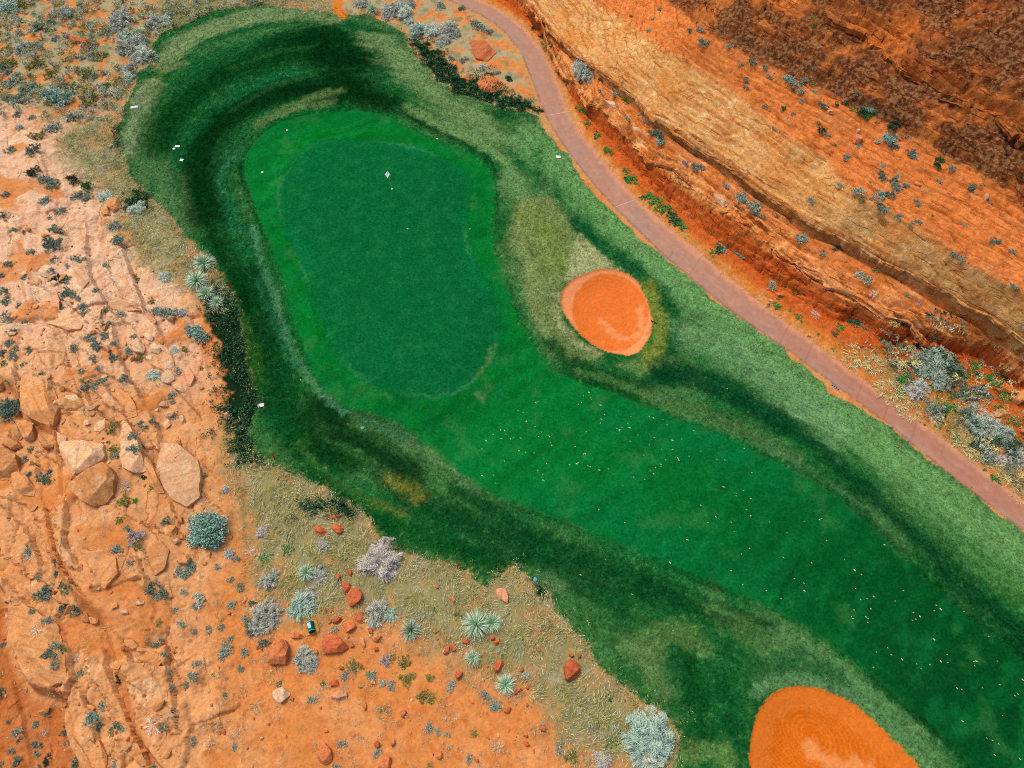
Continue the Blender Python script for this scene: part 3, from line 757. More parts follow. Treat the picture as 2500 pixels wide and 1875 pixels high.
# terrace soils
HB = over(HB, wTerr, (216, 124, 62), 0.85)
HB = over(HB, wTerr * sstep(0.05, 0.45, st), (226, 146, 86), 0.6)
HB = over(HB, wTerr * sstep(0.2, 0.55, sp), (204, 100, 44), 0.6)
# dark varnished upper cliff
uu = np.clip(wUpF + wUp, 0, 1)
HB = over(HB, uu, (160, 92, 46), 0.95)
n7 = fbm(US * 1.1, VS * 0.7, 380, 2); n8 = fbm(US * 0.4 + 3, VS * 0.3, 386, 3)
v1 = fbm(US * 0.16, VS * 0.13, 190, 4); v2 = fbm(US * 0.6, VS * 0.4, 195, 2)
VARN = np.clip(uu * sstep(-0.75, 0.30, v1 + 0.5 * n8 + 0.15 * n7), 0, 1)     # how much dark desert varnish
HB = over(HB, uu * sstep(0.0, 0.4, v1 + 0.4 * n8), (150, 90, 52), 0.6)
HB = over(HB, uu * sstep(0.15, 0.4, -v1 + 0.4 * n8), (206, 112, 48), 0.75)
HB = over(HB, wUpF * sstep(0.0, 0.3, -v1 - 0.3 * n7), (208, 122, 60), 0.7)
leftUp = sstep(at(1900, 150, 9)[0] + 6, at(1700, 50, 9)[0], X)
HB = over(HB, uu * pit, (70, 34, 20), 0.6)
HB = over(HB, sstep(0.35, 0.05, np.abs(DC + 0.1)) * np.clip(cw, 0, 1), (150, 74, 32), 0.6)
ln_ = np.clip(L1 + 0.8 * L2 + 0.25 * L3, 0, 1) * np.clip(lip + wBench * 0.6 + wBand + wTerr * 0.8, 0, 1)
HB = over(HB, ln_, (168, 90, 40), 0.5)
HB = over(HB, GROOVE_SHADE, (138, 62, 28), 0.7)  # crevice shade painted dark red-brown along the grooves under the risers
HB = over(HB, wFace * sstep(0.08, 0.0, blk_e), (120, 50, 22), 0.5)
HB = HB * (1.04 - 0.12 * red - 0.06 * uu)[..., None] * (1 + 0.10 * np.clip(g3, -1, 1) + 0.10 * np.clip(n2, -1, 1) + 0.16 * n6 * (0.4 + uu))[..., None]
HB = np.clip(HB, 0.002, 0.8)
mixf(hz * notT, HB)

# --- verge by the path: drifted orange sand
vg = sstep(0.8, 0.0, tP + 0.7 * g2) * (tP > 0)
mixf(vg * notT, (208, 146, 86), 0.9)
# dry yellow and grey-brown ground under the long grass (outlines in full view coordinates)
dry_polys = [
    [(120, 300), (180, 265), (270, 250), (300, 340), (320, 400), (370, 440), (430, 520), (480, 590), (520, 640), (480, 680), (400, 620), (340, 590), (290, 540), (250, 480), (270, 450), (230, 420), (160, 370)],
    [(490, 900), (560, 990), (620, 985), (690, 1040), (760, 1080), (820, 1100), (830, 1140), (920, 1180), (990, 1195), (1050, 1245), (1120, 1205), (1190, 1250), (1250, 1340), (1320, 1440), (1400, 1510), (1490, 1560), (1500, 1700), (1300, 1659), (1220, 1600), (1140, 1480), (1000, 1430), (900, 1380), (820, 1330), (740, 1320), (660, 1330), (560, 1290), (540, 1180), (520, 1080), (480, 980)],
    [(1880, 760), (1960, 800), (2010, 880), (2080, 900), (2130, 960), (2212, 1010), (2212, 1070), (2120, 990), (2000, 900), (1890, 800)],
    [(330, 0), (700, 0), (720, 24), (640, 12), (500, 30), (400, 70), (320, 130)],
]
for k, P in enumerate(dry_polys):
    Pw = on_ground(FV(P))[:, :2]
    lo = Pw.min(0) - 3; hi = Pw.max(0) + 3
    m = (X > lo[0]) & (X < hi[0]) & (Y > lo[1]) & (Y < hi[1])
    d = poly_sdf(X[m], Y[m], Pw) + 0.9 * fbm(X[m] * 0.5, Y[m] * 0.5, 210 + k, 4)
    d = d + 0.9 * fbm(X[m] * 1.6, Y[m] * 1.6, 215 + k, 3)
    a = np.zeros(X.shape); a[m] = sstep(1.6, -1.4, d)
    DRY = alb(144, 142, 98) * np.ones(X.shape + (3,))
    DRY = over(DRY, sstep(0.0, 0.4, g2), (166, 152, 92), 0.6)
    DRY = over(DRY, sstep(0.1, 0.5, fbm(X * 0.9, Y * 0.9, 220, 3)), (156, 154, 128), 0.7)
    DRY = over(DRY, sstep(0.2, 0.6, g1), (112, 124, 72), 0.7)
    DRY = over(DRY, sstep(0.15, 0.45, fbm(X * 0.35, Y * 0.35, 225, 4)), (196, 140, 88), 0.55)
    mixf(notT * a, DRY, 0.92 if k != 2 else 0.6)
dark_polys = [
    [(436, 640), (480, 600), (530, 620), (560, 700), (580, 800), (595, 900), (600, 990), (520, 1010), (502, 960), (486, 880), (478, 800), (466, 730)],
    [(880, 85), (930, 100), (985, 150), (1010, 170), (1060, 165), (1085, 205), (1150, 215), (1165, 240), (1110, 235), (1040, 225), (985, 205), (940, 165)],
    [(246, 275), (262, 280), (272, 320), (262, 330), (244, 300)], [(262, 430), (310, 410), (335, 455), (300, 450), (270, 455)],
    [(640, 1080), (720, 1070), (770, 1110), (700, 1120)], [(830, 1165), (870, 1180), (850, 1200)], [(1160, 1265), (1180, 1250), (1200, 1262), (1170, 1280)],
]
for k, P in enumerate(dark_polys):
    Pw = on_ground(FV(P))[:, :2]
    lo = Pw.min(0) - 3; hi = Pw.max(0) + 3
    m = (X > lo[0]) & (X < hi[0]) & (Y > lo[1]) & (Y < hi[1])
    d = poly_sdf(X[m], Y[m], Pw) + 0.8 * fbm(X[m] * 0.8, Y[m] * 0.8, 240 + k, 4)
    d = d + 0.8 * np.clip(fbm(X[m] * 1.5, Y[m] * 1.5, 250 + k, 3), -0.2, 1)
    a = np.zeros(X.shape); a[m] = sstep(0.3, -0.3, d)
    mixf(notT * a, (24, 48, 28), 1.0)
# bare dirt gap in the scrub at the top of the picture
gap = on_ground([[838, 40], [824, 20], [826, -30]])[:, :2]
dg, _ = seg_dist(X, Y, gap)
mixf(sstep(0.62, 0.42, dg + 0.08 * g3) * (Y > gap[0, 1] - 0.4), (216, 122, 46), 0.95)
# soil fades into the turf edge
mixf(np.where(is_turf, sstep(-0.55, 0.0, tT) * sstep(-0.2, 0.3, cl2), 0), (140, 146, 88), 0.45)

# --- cart path
Pc = alb(186, 136, 113) * np.ones(X.shape + (3,))
dl_, dr_ = samp(d_pl, X, Y), samp(d_pr, X, Y)
acr = dl_ / (dl_ + dr_ + 1e-6)
lowp = sstep(38, 24, Y)
Pc = over(Pc, sstep(-0.4, 0.3, fbm(SA * 0.3, acr * 2.0, 230, 3)) * sstep(0.95, 0.4, acr), (176, 140, 124), 0.7)
Pc = over(Pc, lowp, (180, 123, 100), 0.75)
Pc = over(Pc, sstep(0.30, 0.12, acr) * sstep(-0.3, 0.3, pnoise(SA * 0.25, acr * 0, 231)), (166, 142, 134), 0.6)
Pc = over(Pc, sstep(0.72, 1.0, acr + 0.12 * g2), (222, 152, 112), 0.85)
Pc = over(Pc, sstep(0.08, 0.0, acr + 0.04 * g2), (206, 140, 100), 0.6)
Pc = over(Pc, sstep(0.04, 0.0, np.abs(acr - 0.04)), (128, 82, 66), 0.6)
Pc = over(Pc, sstep(0.1, 0.5, fbm(SA * 0.5, acr * 4, 232, 4)), (196, 146, 118), 0.5)
Pc = over(Pc, sstep(0.06, 0.0, np.abs(acr - 0.36 - 0.02 * g1)) + sstep(0.06, 0.0, np.abs(acr - 0.68 - 0.02 * g1)), (164, 122, 106), 0.2)
jl = np.abs(((SA + 0.6 * acr) / 2.3) % 1 - 0.5) * 2.3 + 0.5 * sstep(-0.1, 0.3, pnoise(SA * 0.15, acr * 0.8, 233))
Pc = over(Pc, sstep(0.08, 0.02, jl), (146, 96, 78), 0.4)
Pc = Pc * (1 + 0.08 * g3 + 0.05 * g2)[..., None]
COLR = np.where(is_path[..., None], Pc, COLR)

# --- sand
S1 = alb(228, 116, 48) * np.ones(X.shape + (3,))
inner1 = rings(c1 + np.array([0.1, 0.0]), rad(-40), 1.15)
bc = on_ground(CR(1250, 625, [(634, 372), (884, 390), (648, 116)]))[:, :2]
ex_, ey_ = bc[1] - bc[0], bc[2] - bc[0]
det = ex_[0] * ey_[1] - ex_[1] * ey_[0]
e1 = np.hypot(((X - bc[0][0]) * ey_[1] - (Y - bc[0][1]) * ey_[0]) / det, ((Y - bc[0][1]) * ex_[0] - (X - bc[0][0]) * ex_[1]) / det)
S1 = over(S1, sstep(0.97, 1.03, e1 + 0.03 * g2), (242, 154, 100), 0.9)
sw = on_ground(CR(1250, 625, [(580, 420), (650, 500), (700, 540), (830, 510), (850, 440), (830, 330)]))[:, :2]
ds, _ = seg_dist(X, Y, sw)
S1 = over(S1, sstep(0.55, 0.0, ds + 0.45 * fbm(X * 2.2, Y * 2.2, 391, 4)) * sstep(0.0, -0.4, tB1), (240, 154, 102), 0.75)
S1 = over(S1, sstep(0.1, 0.9, np.sin(r1 * 2 * np.pi / 0.34 + np.arctan2(Y - c1[1], X - c1[0]) + 1.6 * fbm(X * 0.5, Y * 0.5, 394, 3)) + 0.7 * pnoise(r1 * 1.1, X * 0.3, 396)) * sstep(1.0, 0.95, e1), (238, 134, 66), 0.35)
S1 = over(S1, sstep(-0.25, 0.0, tB1), (210, 112, 48), 0.6)
S2 = alb(214, 104, 20) * np.ones(X.shape + (3,))
S2 = over(S2, sstep(-1.5, -0.9, tB2 + 0.15 * g2), (226, 122, 44), 0.8)
S2 = over(S2, sstep(0.2, 0.9, np.sin(r2 * 2 * np.pi / 0.32) + 0.9 * pnoise(r2 * 1.3, X * 0, 390)) * sstep(-0.7, -1.1, tB2), (238, 142, 66), 0.36)
sw2 = on_ground(CR(1875, 1250, [(270, 1520), (330, 1600), (450, 1640), (640, 1652)]))[:, :2]
ds2, _ = seg_dist(X, Y, sw2)
S2 = over(S2, sstep(0.7, 0.1, ds2 + 0.5 * fbm(X * 1.8, Y * 1.8, 392, 4)), (238, 156, 92), 0.65)
for S, t in ((S1, tB1), (S2, tB2)):
    S *= (1 + 0.07 * g3 + 0.10 * fbm(X * 6, Y * 6, 393, 2))[..., None]
COLR = np.where((tB1 < 0)[..., None], S1, COLR)
COLR = np.where((tB2 < 0)[..., None], S2, COLR)
COLR = np.clip(COLR, 0.001, 0.88)
RNESS = np.clip(np.where(is_turf | is_path, 0, np.where(hz > 0.5, wFace + lip + 0.7 * wBench + 0.75 * wBand + 0.7 * wTerr + uu, mR)), 0, 1)
RNESS = np.where((tB1 < 0) | (tB2 < 0), 0, RNESS)

# rock ledges with a real overhang, following the lip by the path, the long crack and the top cliff
def col_at(x, y):
    i = np.clip(np.searchsorted(xs, x) - 1, 0, NX - 2); j = np.clip(np.searchsorted(ys, y) - 1, 0, NY - 2)
    return COLR[j, i]
def ledge_mesh(line, h, over_, thick, inner, seed, x_lo=-1e9):
    Pl = Wt(line, h)
    d = np.concatenate([[0], np.cumsum(np.linalg.norm(np.diff(Pl, axis=0), axis=1))])
    sN = np.arange(0, d[-1], 0.11)
    px = np.interp(sN, d, Pl[:, 0]); py = np.interp(sN, d, Pl[:, 1])
    k9 = np.ones(15) / 15
    gxn = np.gradient(np.convolve(np.pad(px, 7, 'edge'), k9, 'valid')); gyn = np.gradient(np.convolve(np.pad(py, 7, 'edge'), k9, 'valid'))
    L = np.hypot(gxn, gyn); tx, ty = gxn / L, gyn / L
    nx, ny = -ty, tx                            # uphill
    one = np.zeros(len(sN))
    cell = np.floor(sN * 0.9 + 1.2 * pnoise(sN * 0.5, one, seed + 3))
    jag = np.modf(np.abs(np.sin(cell * 12.9898 + seed) * 43758.5453))[0]
    on = sstep(-0.35, 0.0, pnoise(sN * 0.10, one + 0.7, seed) + 0.25)
    ov = (over_ * (0.35 + 0.8 * jag) + 0.5 * over_ * fbm(sN * 0.7, one, seed + 1, 4)) * on - 0.25 * (1 - on)
    th = thick * (0.7 + 0.5 * pnoise(sN * 0.4, one, seed + 2) + 0.35 * (jag - 0.5)) * (0.35 + 0.65 * on)
    rows, cols = [], []
    z_lip = z_at(px + nx * 0.25, py + ny * 0.25)
    z_lip = np.convolve(np.pad(z_lip, 7, 'edge'), k9, 'valid')
    prof = [(inner, 0.0, -0.12, 0), (inner * 0.72, 0.0, 0.05, 0), (inner * 0.45, 0, 0.08, 0), (inner * 0.2, 0, 0.09, 0), (0.0, 0.55, 0.08, 0), (0.0, 0.9, 0.05, 0), (0.0, 1.0, -0.02, 0.12), (0.0, 0.96, -0.02, 0.45), (0.0, 1.03, -0.03, 0.55), (0.0, 0.93, -0.03, 0.95), (0.0, 0.6, -0.03, 1.05), (0.0, -0.4, -0.05, 1.0)]
    pr = np.array(prof); kk_ = np.linspace(0, len(pr) - 1, 45)
    prf = np.stack([np.interp(kk_, np.arange(len(pr)), pr[:, c]) for c in range(4)], 1)
    arc = np.concatenate([[0], np.cumsum(np.hypot(np.diff(prf[:, 0] - prf[:, 1] * over_), np.diff(prf[:, 2] - prf[:, 3] * thick)))])
    wide = 1 + 1.3 * sstep(26, 42, px) * (over_ < 0.7) * (over_ > 0.4)
    for k, (a, o, dzz, t) in enumerate(prf):
        off = a - o * ov * wide
        x = px + nx * off; y = py + ny * off
        rough = 0.10 * fbm(sN * 1.2, one + arc[k] * 2.2, seed + 5, 4) + 0.05 * (saw(arc[k] * 3.4 + 0.8 * pnoise(sN * 0.4, one, seed + 8)) - 0.5)
        x = x - nx * rough; y = y - ny * rough
        if a > 0.02:
            zz = z_at(x, y) + dzz + 0.3 * rough
        else:
            zz = z_lip + dzz - t * th * (0.6 + 0.4 * wide) + 0.3 * rough
        rows.append(np.stack([x, y, zz], 1))
        c = col_at(px + nx * np.maximum(off, 0.2), py + ny * np.maximum(off, 0.2))
        c = c * (1 + 0.25 * np.clip(fbm(sN * 0.8, one + arc[k] * 2.5, seed + 7, 4), -1, 1))[:, None]
        cols.append(c)
    n, m = len(sN), len(prf)
    V = np.stack(rows, 1).reshape(-1, 3); Cc = np.stack(cols, 1).reshape(-1, 3)
    i, j = np.meshgrid(np.arange(n - 1), np.arange(m - 1), indexing='ij')
    q = np.stack([i * m + j, (i + 1) * m + j, (i + 1) * m + j + 1, i * m + j + 1], -1).reshape(-1, 4)
    return V, q, np.clip(Cc, 0.002, 0.85)
LEDGES = [ledge_mesh(hill_lines[2][0][2:-1], hill_lines[2][1], 0.55, 0.45, 1.1, 700),
          ledge_mesh(hill_lines[3][0][1:-1], hill_lines[3][1], 0.30, 0.30, 0.9, 720),
          ledge_mesh(np.array([[2120, 800], [2160, 818], [2205, 816], [2245, 803], [2300, 824], [2370, 840], [2420, 860], [2460, 887], [2500, 917], [2560, 972], [2640, 1040]]), 1.75, 1.30, 0.75, 1.5, 760),
          ledge_mesh(hill_lines[6][0][1:-1], hill_lines[6][1], 0.80, 0.80, 1.6, 740)]

# ------------------------------------------------------------------ materials
def new_mat(name, rough=0.9):
    m = bpy.data.materials.new(name)
    m.use_nodes = True
    nt = m.node_tree
    b = nt.nodes["Principled BSDF"]
    b.inputs["Roughness"].default_value = rough
    b.inputs["Specular IOR Level"].default_value = 0.0
    return m, nt, b

def land_mat(name, grains, bump, bdist, rough=0.95, cracks=None, strata=False, varnish=False):
    """base colour carried by the mesh, broken up by grain noise in object space"""
    m, nt, b = new_mat(name, rough)
    L = nt.links
    at_ = nt.nodes.new("ShaderNodeAttribute"); at_.attribute_name = "Col"
    tc = nt.nodes.new("ShaderNodeTexCoord")
    cur = at_.outputs["Color"]
    hsum = None
    for sc, lo, hi, det in grains:
        n = nt.nodes.new("ShaderNodeTexNoise")
        n.inputs["Scale"].default_value = sc; n.inputs["Detail"].default_value = det; n.inputs["Roughness"].default_value = 0.65
        L.new(tc.outputs["Object"], n.inputs["Vector"])
        mr = nt.nodes.new("ShaderNodeMapRange")
        mr.inputs[1].default_value = 0.3; mr.inputs[2].default_value = 0.7
        mr.inputs[3].default_value = lo; mr.inputs[4].default_value = hi
        L.new(n.outputs["Fac"], mr.inputs[0])
        mx = nt.nodes.new("ShaderNodeMix"); mx.data_type = 'RGBA'; mx.blend_type = 'MULTIPLY'
        mx.inputs["Factor"].default_value = 1.0
        L.new(cur, mx.inputs["A"]); L.new(mr.outputs[0], mx.inputs["B"])
        cur = mx.outputs["Result"]
        hsum = n.outputs["Fac"]
    if varnish:
        va = nt.nodes.new("ShaderNodeAttribute"); va.attribute_name = "Var"
        for vsc, off_, lo_, hi_, colr, amt in ((1.0, 0.40, 0.40, 0.56, (128, 68, 36), 0.8), (2.6, 0.30, 0.48, 0.60, (84, 44, 28), 0.7), (3.4, 0.12, 0.52, 0.62, (186, 140, 92), 0.55)):
            vn = nt.nodes.new("ShaderNodeTexNoise"); vn.inputs["Scale"].default_value = vsc; vn.inputs["Detail"].default_value = 11; vn.inputs["Roughness"].default_value = 0.68
            L.new(tc.outputs["Object"], vn.inputs["Vector"])
            vm = nt.nodes.new("ShaderNodeMath"); vm.operation = 'MULTIPLY_ADD'; vm.inputs[1].default_value = off_; L.new(va.outputs["Fac"], vm.inputs[0]); L.new(vn.outputs["Fac"], vm.inputs[2])
            vr = nt.nodes.new("ShaderNodeMapRange"); vr.inputs[1].default_value = lo_ + off_ * 0.5; vr.inputs[2].default_value = hi_ + off_ * 0.5; vr.inputs[4].default_value = amt; L.new(vm.outputs[0], vr.inputs[0])
            vg_ = nt.nodes.new("ShaderNodeMapRange"); vg_.inputs[1].default_value = 0.03; vg_.inputs[2].default_value = 0.2; L.new(va.outputs["Fac"], vg_.inputs[0])
            vv = nt.nodes.new("ShaderNodeMath"); vv.operation = 'MULTIPLY'; L.new(vr.outputs[0], vv.inputs[0]); L.new(vg_.outputs[0], vv.inputs[1])
            vx = nt.nodes.new("ShaderNodeMix"); vx.data_type = 'RGBA'
            vx.inputs["B"].default_value = (*alb(*colr), 1)
            L.new(vv.outputs[0], vx.inputs["Factor"]); L.new(cur, vx.inputs["A"]); cur = vx.outputs["Result"]
    if cracks is not None:
        mp = nt.nodes.new("ShaderNodeMapping"); mp.inputs["Rotation"].default_value = (0, 0, -cracks); L.new(tc.outputs["Object"], mp.inputs["Vector"])
        dn = nt.nodes.new("ShaderNodeTexNoise"); dn.inputs["Scale"].default_value = 1.1; dn.inputs["Detail"].default_value = 5; L.new(mp.outputs[0], dn.inputs["Vector"])
        sb = nt.nodes.new("ShaderNodeVectorMath"); sb.operation = 'MULTIPLY_ADD'; sb.inputs[1].default_value = (0.9, 0.55, 0.55)
        L.new(dn.outputs["Color"], sb.inputs[0]); L.new(mp.outputs[0], sb.inputs[2])
        tot = None
        for sx, sy, w, msc, m0 in ((0.07, 0.50, 0.028, 0.5, 0.47), (0.16, 1.3, 0.06, 0.8, 0.52)) if strata else ((0.13, 0.40, 0.020, 0.35, 0.50), (0.4, 0.9, 0.030, 0.6, 0.56)):
            m2 = nt.nodes.new("ShaderNodeMapping"); m2.inputs["Scale"].default_value = (sx, sy, sy * 1.3); L.new(sb.outputs[0], m2.inputs["Vector"])
            vo = nt.nodes.new("ShaderNodeTexVoronoi"); vo.feature = 'DISTANCE_TO_EDGE'; vo.inputs["Scale"].default_value = 1.0; L.new(m2.outputs[0], vo.inputs["Vector"])
            r1_ = nt.nodes.new("ShaderNodeMapRange"); r1_.inputs[1].default_value = 0.0; r1_.inputs[2].default_value = w; r1_.inputs[3].default_value = 1.0; r1_.inputs[4].default_value = 0.0; L.new(vo.outputs["Distance"], r1_.inputs[0])
            mn = nt.nodes.new("ShaderNodeTexNoise"); mn.inputs["Scale"].default_value = msc; mn.inputs["Detail"].default_value = 3; L.new(tc.outputs["Object"], mn.inputs["Vector"])
            r2_ = nt.nodes.new("ShaderNodeMapRange"); r2_.inputs[1].default_value = m0; r2_.inputs[2].default_value = m0 + 0.1; L.new(mn.outputs["Fac"], r2_.inputs[0])
            mu = nt.nodes.new("ShaderNodeMath"); mu.operation = 'MULTIPLY'; L.new(r1_.outputs[0], mu.inputs[0]); L.new(r2_.outputs[0], mu.inputs[1])
            if tot is None: tot = mu.outputs[0]
            else:
                mxm = nt.nodes.new("ShaderNodeMath"); mxm.operation = 'MAXIMUM'; L.new(tot, mxm.inputs[0]); L.new(mu.outputs[0], mxm.inputs[1]); tot = mxm.outputs[0]
        ma = nt.nodes.new("ShaderNodeMath"); ma.operation = 'MULTIPLY'; L.new(tot, ma.inputs[0]); L.new(at_.outputs["Alpha"], ma.inputs[1])
        cm = nt.nodes.new("ShaderNodeMix"); cm.data_type = 'RGBA'; cm.blend_type = 'MULTIPLY'
        cm.inputs["B"].default_value = (0.55, 0.38, 0.30, 1)
        L.new(ma.outputs[0], cm.inputs["Factor"]); L.new(cur, cm.inputs["A"]); cur = cm.outputs["Result"]
        hs = nt.nodes.new("ShaderNodeMath"); hs.operation = 'SUBTRACT'; L.new(hsum, hs.inputs[0]); L.new(ma.outputs[0], hs.inputs[1]); hsum = hs.outputs[0]
    L.new(cur, b.inputs["Base Color"])
    bp = nt.nodes.new("ShaderNodeBump")
    bp.inputs["Strength"].default_value = bump; bp.inputs["Distance"].default_value = bdist
    L.new(hsum, bp.inputs["Height"]); L.new(bp.outputs[0], b.inputs["Normal"])
    return m

M_rough = land_mat("rough_grass", [(2.0, 0.84, 1.16, 3), (7.0, 0.45, 1.55, 6)], 0.6, 0.06)
M_fair = land_mat("mown_grass", [(1.5, 0.90, 1.12, 3), (7.0, 0.62, 1.38, 7)], 0.4, 0.03)
M_green = land_mat("putting_grass", [(1.2, 0.92, 1.08, 4), (6.5, 0.55, 1.45, 7)], 0.3, 0.02)
M_soil = land_mat("desert_soil", [(1.3, 0.90, 1.10, 5), (6.0, 0.80, 1.20, 9)], 0.6, 0.04, 0.95, jd)
M_rock = land_mat("sandstone", [(0.8, 0.86, 1.16, 8), (2.6, 0.76, 1.24, 8), (6.0, 0.74, 1.26, 8)], 0.8, 0.07, 0.95, math.atan2(sdir[1], sdir[0]), True, True)
M_sand = land_mat("raked_sand", [(1.2, 0.94, 1.06, 4), (9.0, 0.84, 1.14, 6)], 0.5, 0.03)
M_path = land_mat("path_concrete", [(0.9, 0.94, 1.06, 4), (14.0, 0.90, 1.1, 4)], 0.2, 0.01, 0.85)

def attr_mat(name, rough=0.8, trans=0.0):
    m, nt, b = new_mat(name, rough)
    a = nt.nodes.new("ShaderNodeAttribute"); a.attribute_name = "Col"
    nt.links.new(a.outputs["Color"], b.inputs["Base Color"])
    return m
M_leaf = attr_mat("leaf", 0.75)

def flat_mat(name, rgb, rough=0.6, var=0.12, sc=20.0, metal=0.0):
    m, nt, b = new_mat(name, rough)
    tc = nt.nodes.new("ShaderNodeTexCoord")
    n = nt.nodes.new("ShaderNodeTexNoise"); n.inputs["Scale"].default_value = sc; n.inputs["Detail"].default_value = 4
    nt.links.new(tc.outputs["Object"], n.inputs["Vector"])
    r = nt.nodes.new("ShaderNodeValToRGB")
    c = alb(*rgb)
    r.color_ramp.elements[0].position = 0.3; r.color_ramp.elements[1].position = 0.7
    r.color_ramp.elements[0].color = (*np.clip(c * (1 - var), 0, 1), 1); r.color_ramp.elements[1].color = (*np.clip(c * (1 + var), 0, 1), 1)
    nt.links.new(n.outputs["Fac"], r.inputs[0]); nt.links.new(r.outputs[0], b.inputs["Base Color"])
    b.inputs["Metallic"].default_value = metal
    return m

# ------------------------------------------------------------------ mesh makers
def raw_mesh(name, verts, faces_flat, counts, mat, cols=None, flat=False):
    me = bpy.data.meshes.new(name)
    verts = np.asarray(verts, np.float32)
    ff = np.asarray(faces_flat, np.int32).ravel(); counts = np.asarray(counts, np.int32)
    me.vertices.add(len(verts)); me.vertices.foreach_set("co", verts.ravel())
    me.loops.add(len(ff)); me.loops.foreach_set("vertex_index", ff)
    me.polygons.add(len(counts))
    st = np.zeros(len(counts), np.int32); st[1:] = np.cumsum(counts)[:-1]
    me.polygons.foreach_set("loop_start", st)
    try:
        me.polygons.foreach_set("loop_total", counts)
    except Exception:
        pass
    me.update(calc_edges=True)
    if cols is not None:
        a = me.color_attributes.new("Col", 'FLOAT_COLOR', 'POINT')
        c4 = np.ones((len(verts), 4), np.float32); c4[:, :np.shape(cols)[1]] = cols
        a.data.foreach_set("color", c4.ravel())
    me.materials.append(mat)
    if flat:
        me.shade_flat()
    else:
        me.shade_smooth()
    return me

def link(name, me, parent=None, loc=None):
    o = bpy.data.objects.new(name, me)
    COL.objects.link(o)
    if parent is not None:
        o.parent = parent
    if loc is not None:
        o.location = loc
    return o

def tag(o, label=None, cat=None, group=None, kind=None):
    if label: o["label"] = label
    if cat: o["category"] = cat
    if group: o["group"] = group
    if kind: o["kind"] = kind
    return o

def empty(name, loc, rz=0.0):
    o = bpy.data.objects.new(name, None)
    o.empty_display_size = 0.3
    COL.objects.link(o)
    o.location = loc; o.rotation_euler = (0, 0, rz)
    return o

# ------------------------------------------------------------------ cut the land into its surfaces
V3 = np.stack([X, Y, Z], -1).reshape(-1, 3)
C3 = np.concatenate([COLR, RNESS[..., None]], -1).reshape(-1, 4)
idx = np.arange(NX * NY).reshape(NY, NX)
quads = np.stack([idx[:-1, :-1], idx[:-1, 1:], idx[1:, 1:], idx[1:, :-1]], -1).reshape(-1, 4)
def fc(f):
    return (0.25 * (f[:-1, :-1] + f[:-1, 1:] + f[1:, 1:] + f[1:, :-1])).ravel()
cT, cF, cG, cB1, cB2, cP = map(fc, (tT, tF, tG, tB1, tB2, tP))
cH = fc(HILL)
rid = np.zeros(len(quads), int)                # 0 desert ground
rid[cH > 0.5] = 1                              # rocky hillside
rid[cT < 0] = 2
rid[(cF < 0) & (cT < 0)] = 3
rid[cG < 0] = 4
rid[cP < 0] = 5
rid[cB1 < 0] = 6
rid[cB2 < 0] = 7
for k, (nm, mt) in enumerate([("ground", M_soil), ("hillside", M_rock), ("rough_grass", M_rough), ("fairway", M_fair), ("putting_green", M_green), ("cart_path", M_path), ("sand_bunker", M_sand), ("sand_bunker", M_sand)]):
    q = quads[rid == k]
    used, inv = np.unique(q.ravel(), return_inverse=True)
    me = raw_mesh(nm, V3[used], inv, np.full(len(q), 4), mt, C3[used])
    if k == 1:
        va_ = me.attributes.new("Var", 'FLOAT', 'POINT'); va_.data.foreach_set("value", (VARN * hz).reshape(-1)[used].astype(np.float32))
    o = link(nm, me)
    if k < 6:
        tag(o, kind='structure')
    elif k == 6:
        tag(o, "small round orange sand bunker, raked in rings, between the putting green and the path", "sand bunker")
    else:
        tag(o, "large orange sand bunker cut off by the bottom edge, beside the dark fairway", "sand bunker")
for V_, q_, c_ in LEDGES:
    tag(link("rock_ledge", raw_mesh("rock_ledge", V_, q_, np.full(len(q_), 4), M_rock, c_, True)), kind='structure')

# ------------------------------------------------------------------ plants
UP = np.array([0, 0, 1.0])
def unit(v):
    return v / (np.linalg.norm(v, axis=-1, keepdims=True) + 1e-9)

def blades(base, d, length, width, bend, col, rng, tipcol=None):
    """curved blades: base (n,3), direction, length, width, downward bend -> verts, faces, counts, cols"""
    n = len(base)
    side = unit(np.cross(d, rng.normal(size=(n, 3))))
    length = np.broadcast_to(length, (n,))[:, None]; width = np.broadcast_to(width, (n,))[:, None]
    mid = base + d * length * 0.55 + UP * (length * bend * 0.12)
    tip = base + d * length - UP * (length * bend * 0.30)
    v = np.stack([base - side * width * 0.35, base + side * width * 0.35, mid + side * width * 0.5, mid - side * width * 0.5, tip], 1).reshape(-1, 3)
    o = (np.arange(n) * 5)[:, None]
    f4 = o + np.array([0, 1, 2, 3]); f3 = o + np.array([3, 2, 4])
    faces = np.concatenate([f4, f3], 1).ravel(); counts = np.tile([4, 3], n)
    c = np.repeat(col, 5, axis=0)
    if tipcol is not None:
        c = c.reshape(n, 5, 3); c[:, 4] = tipcol; c[:, 2:4] = 0.5 * (c[:, 2:4] + tipcol[:, None]); c = c.reshape(-1, 3)
    return v, faces, counts, c

def join(parts):
    V, F, N, Cc, o = [], [], [], [], 0
    for v, f, n, c in parts:
        V.append(v); F.append(f + o); N.append(n); Cc.append(c); o += len(v)
    return np.concatenate(V), np.concatenate(F), np.concatenate(N), np.concatenate(Cc)

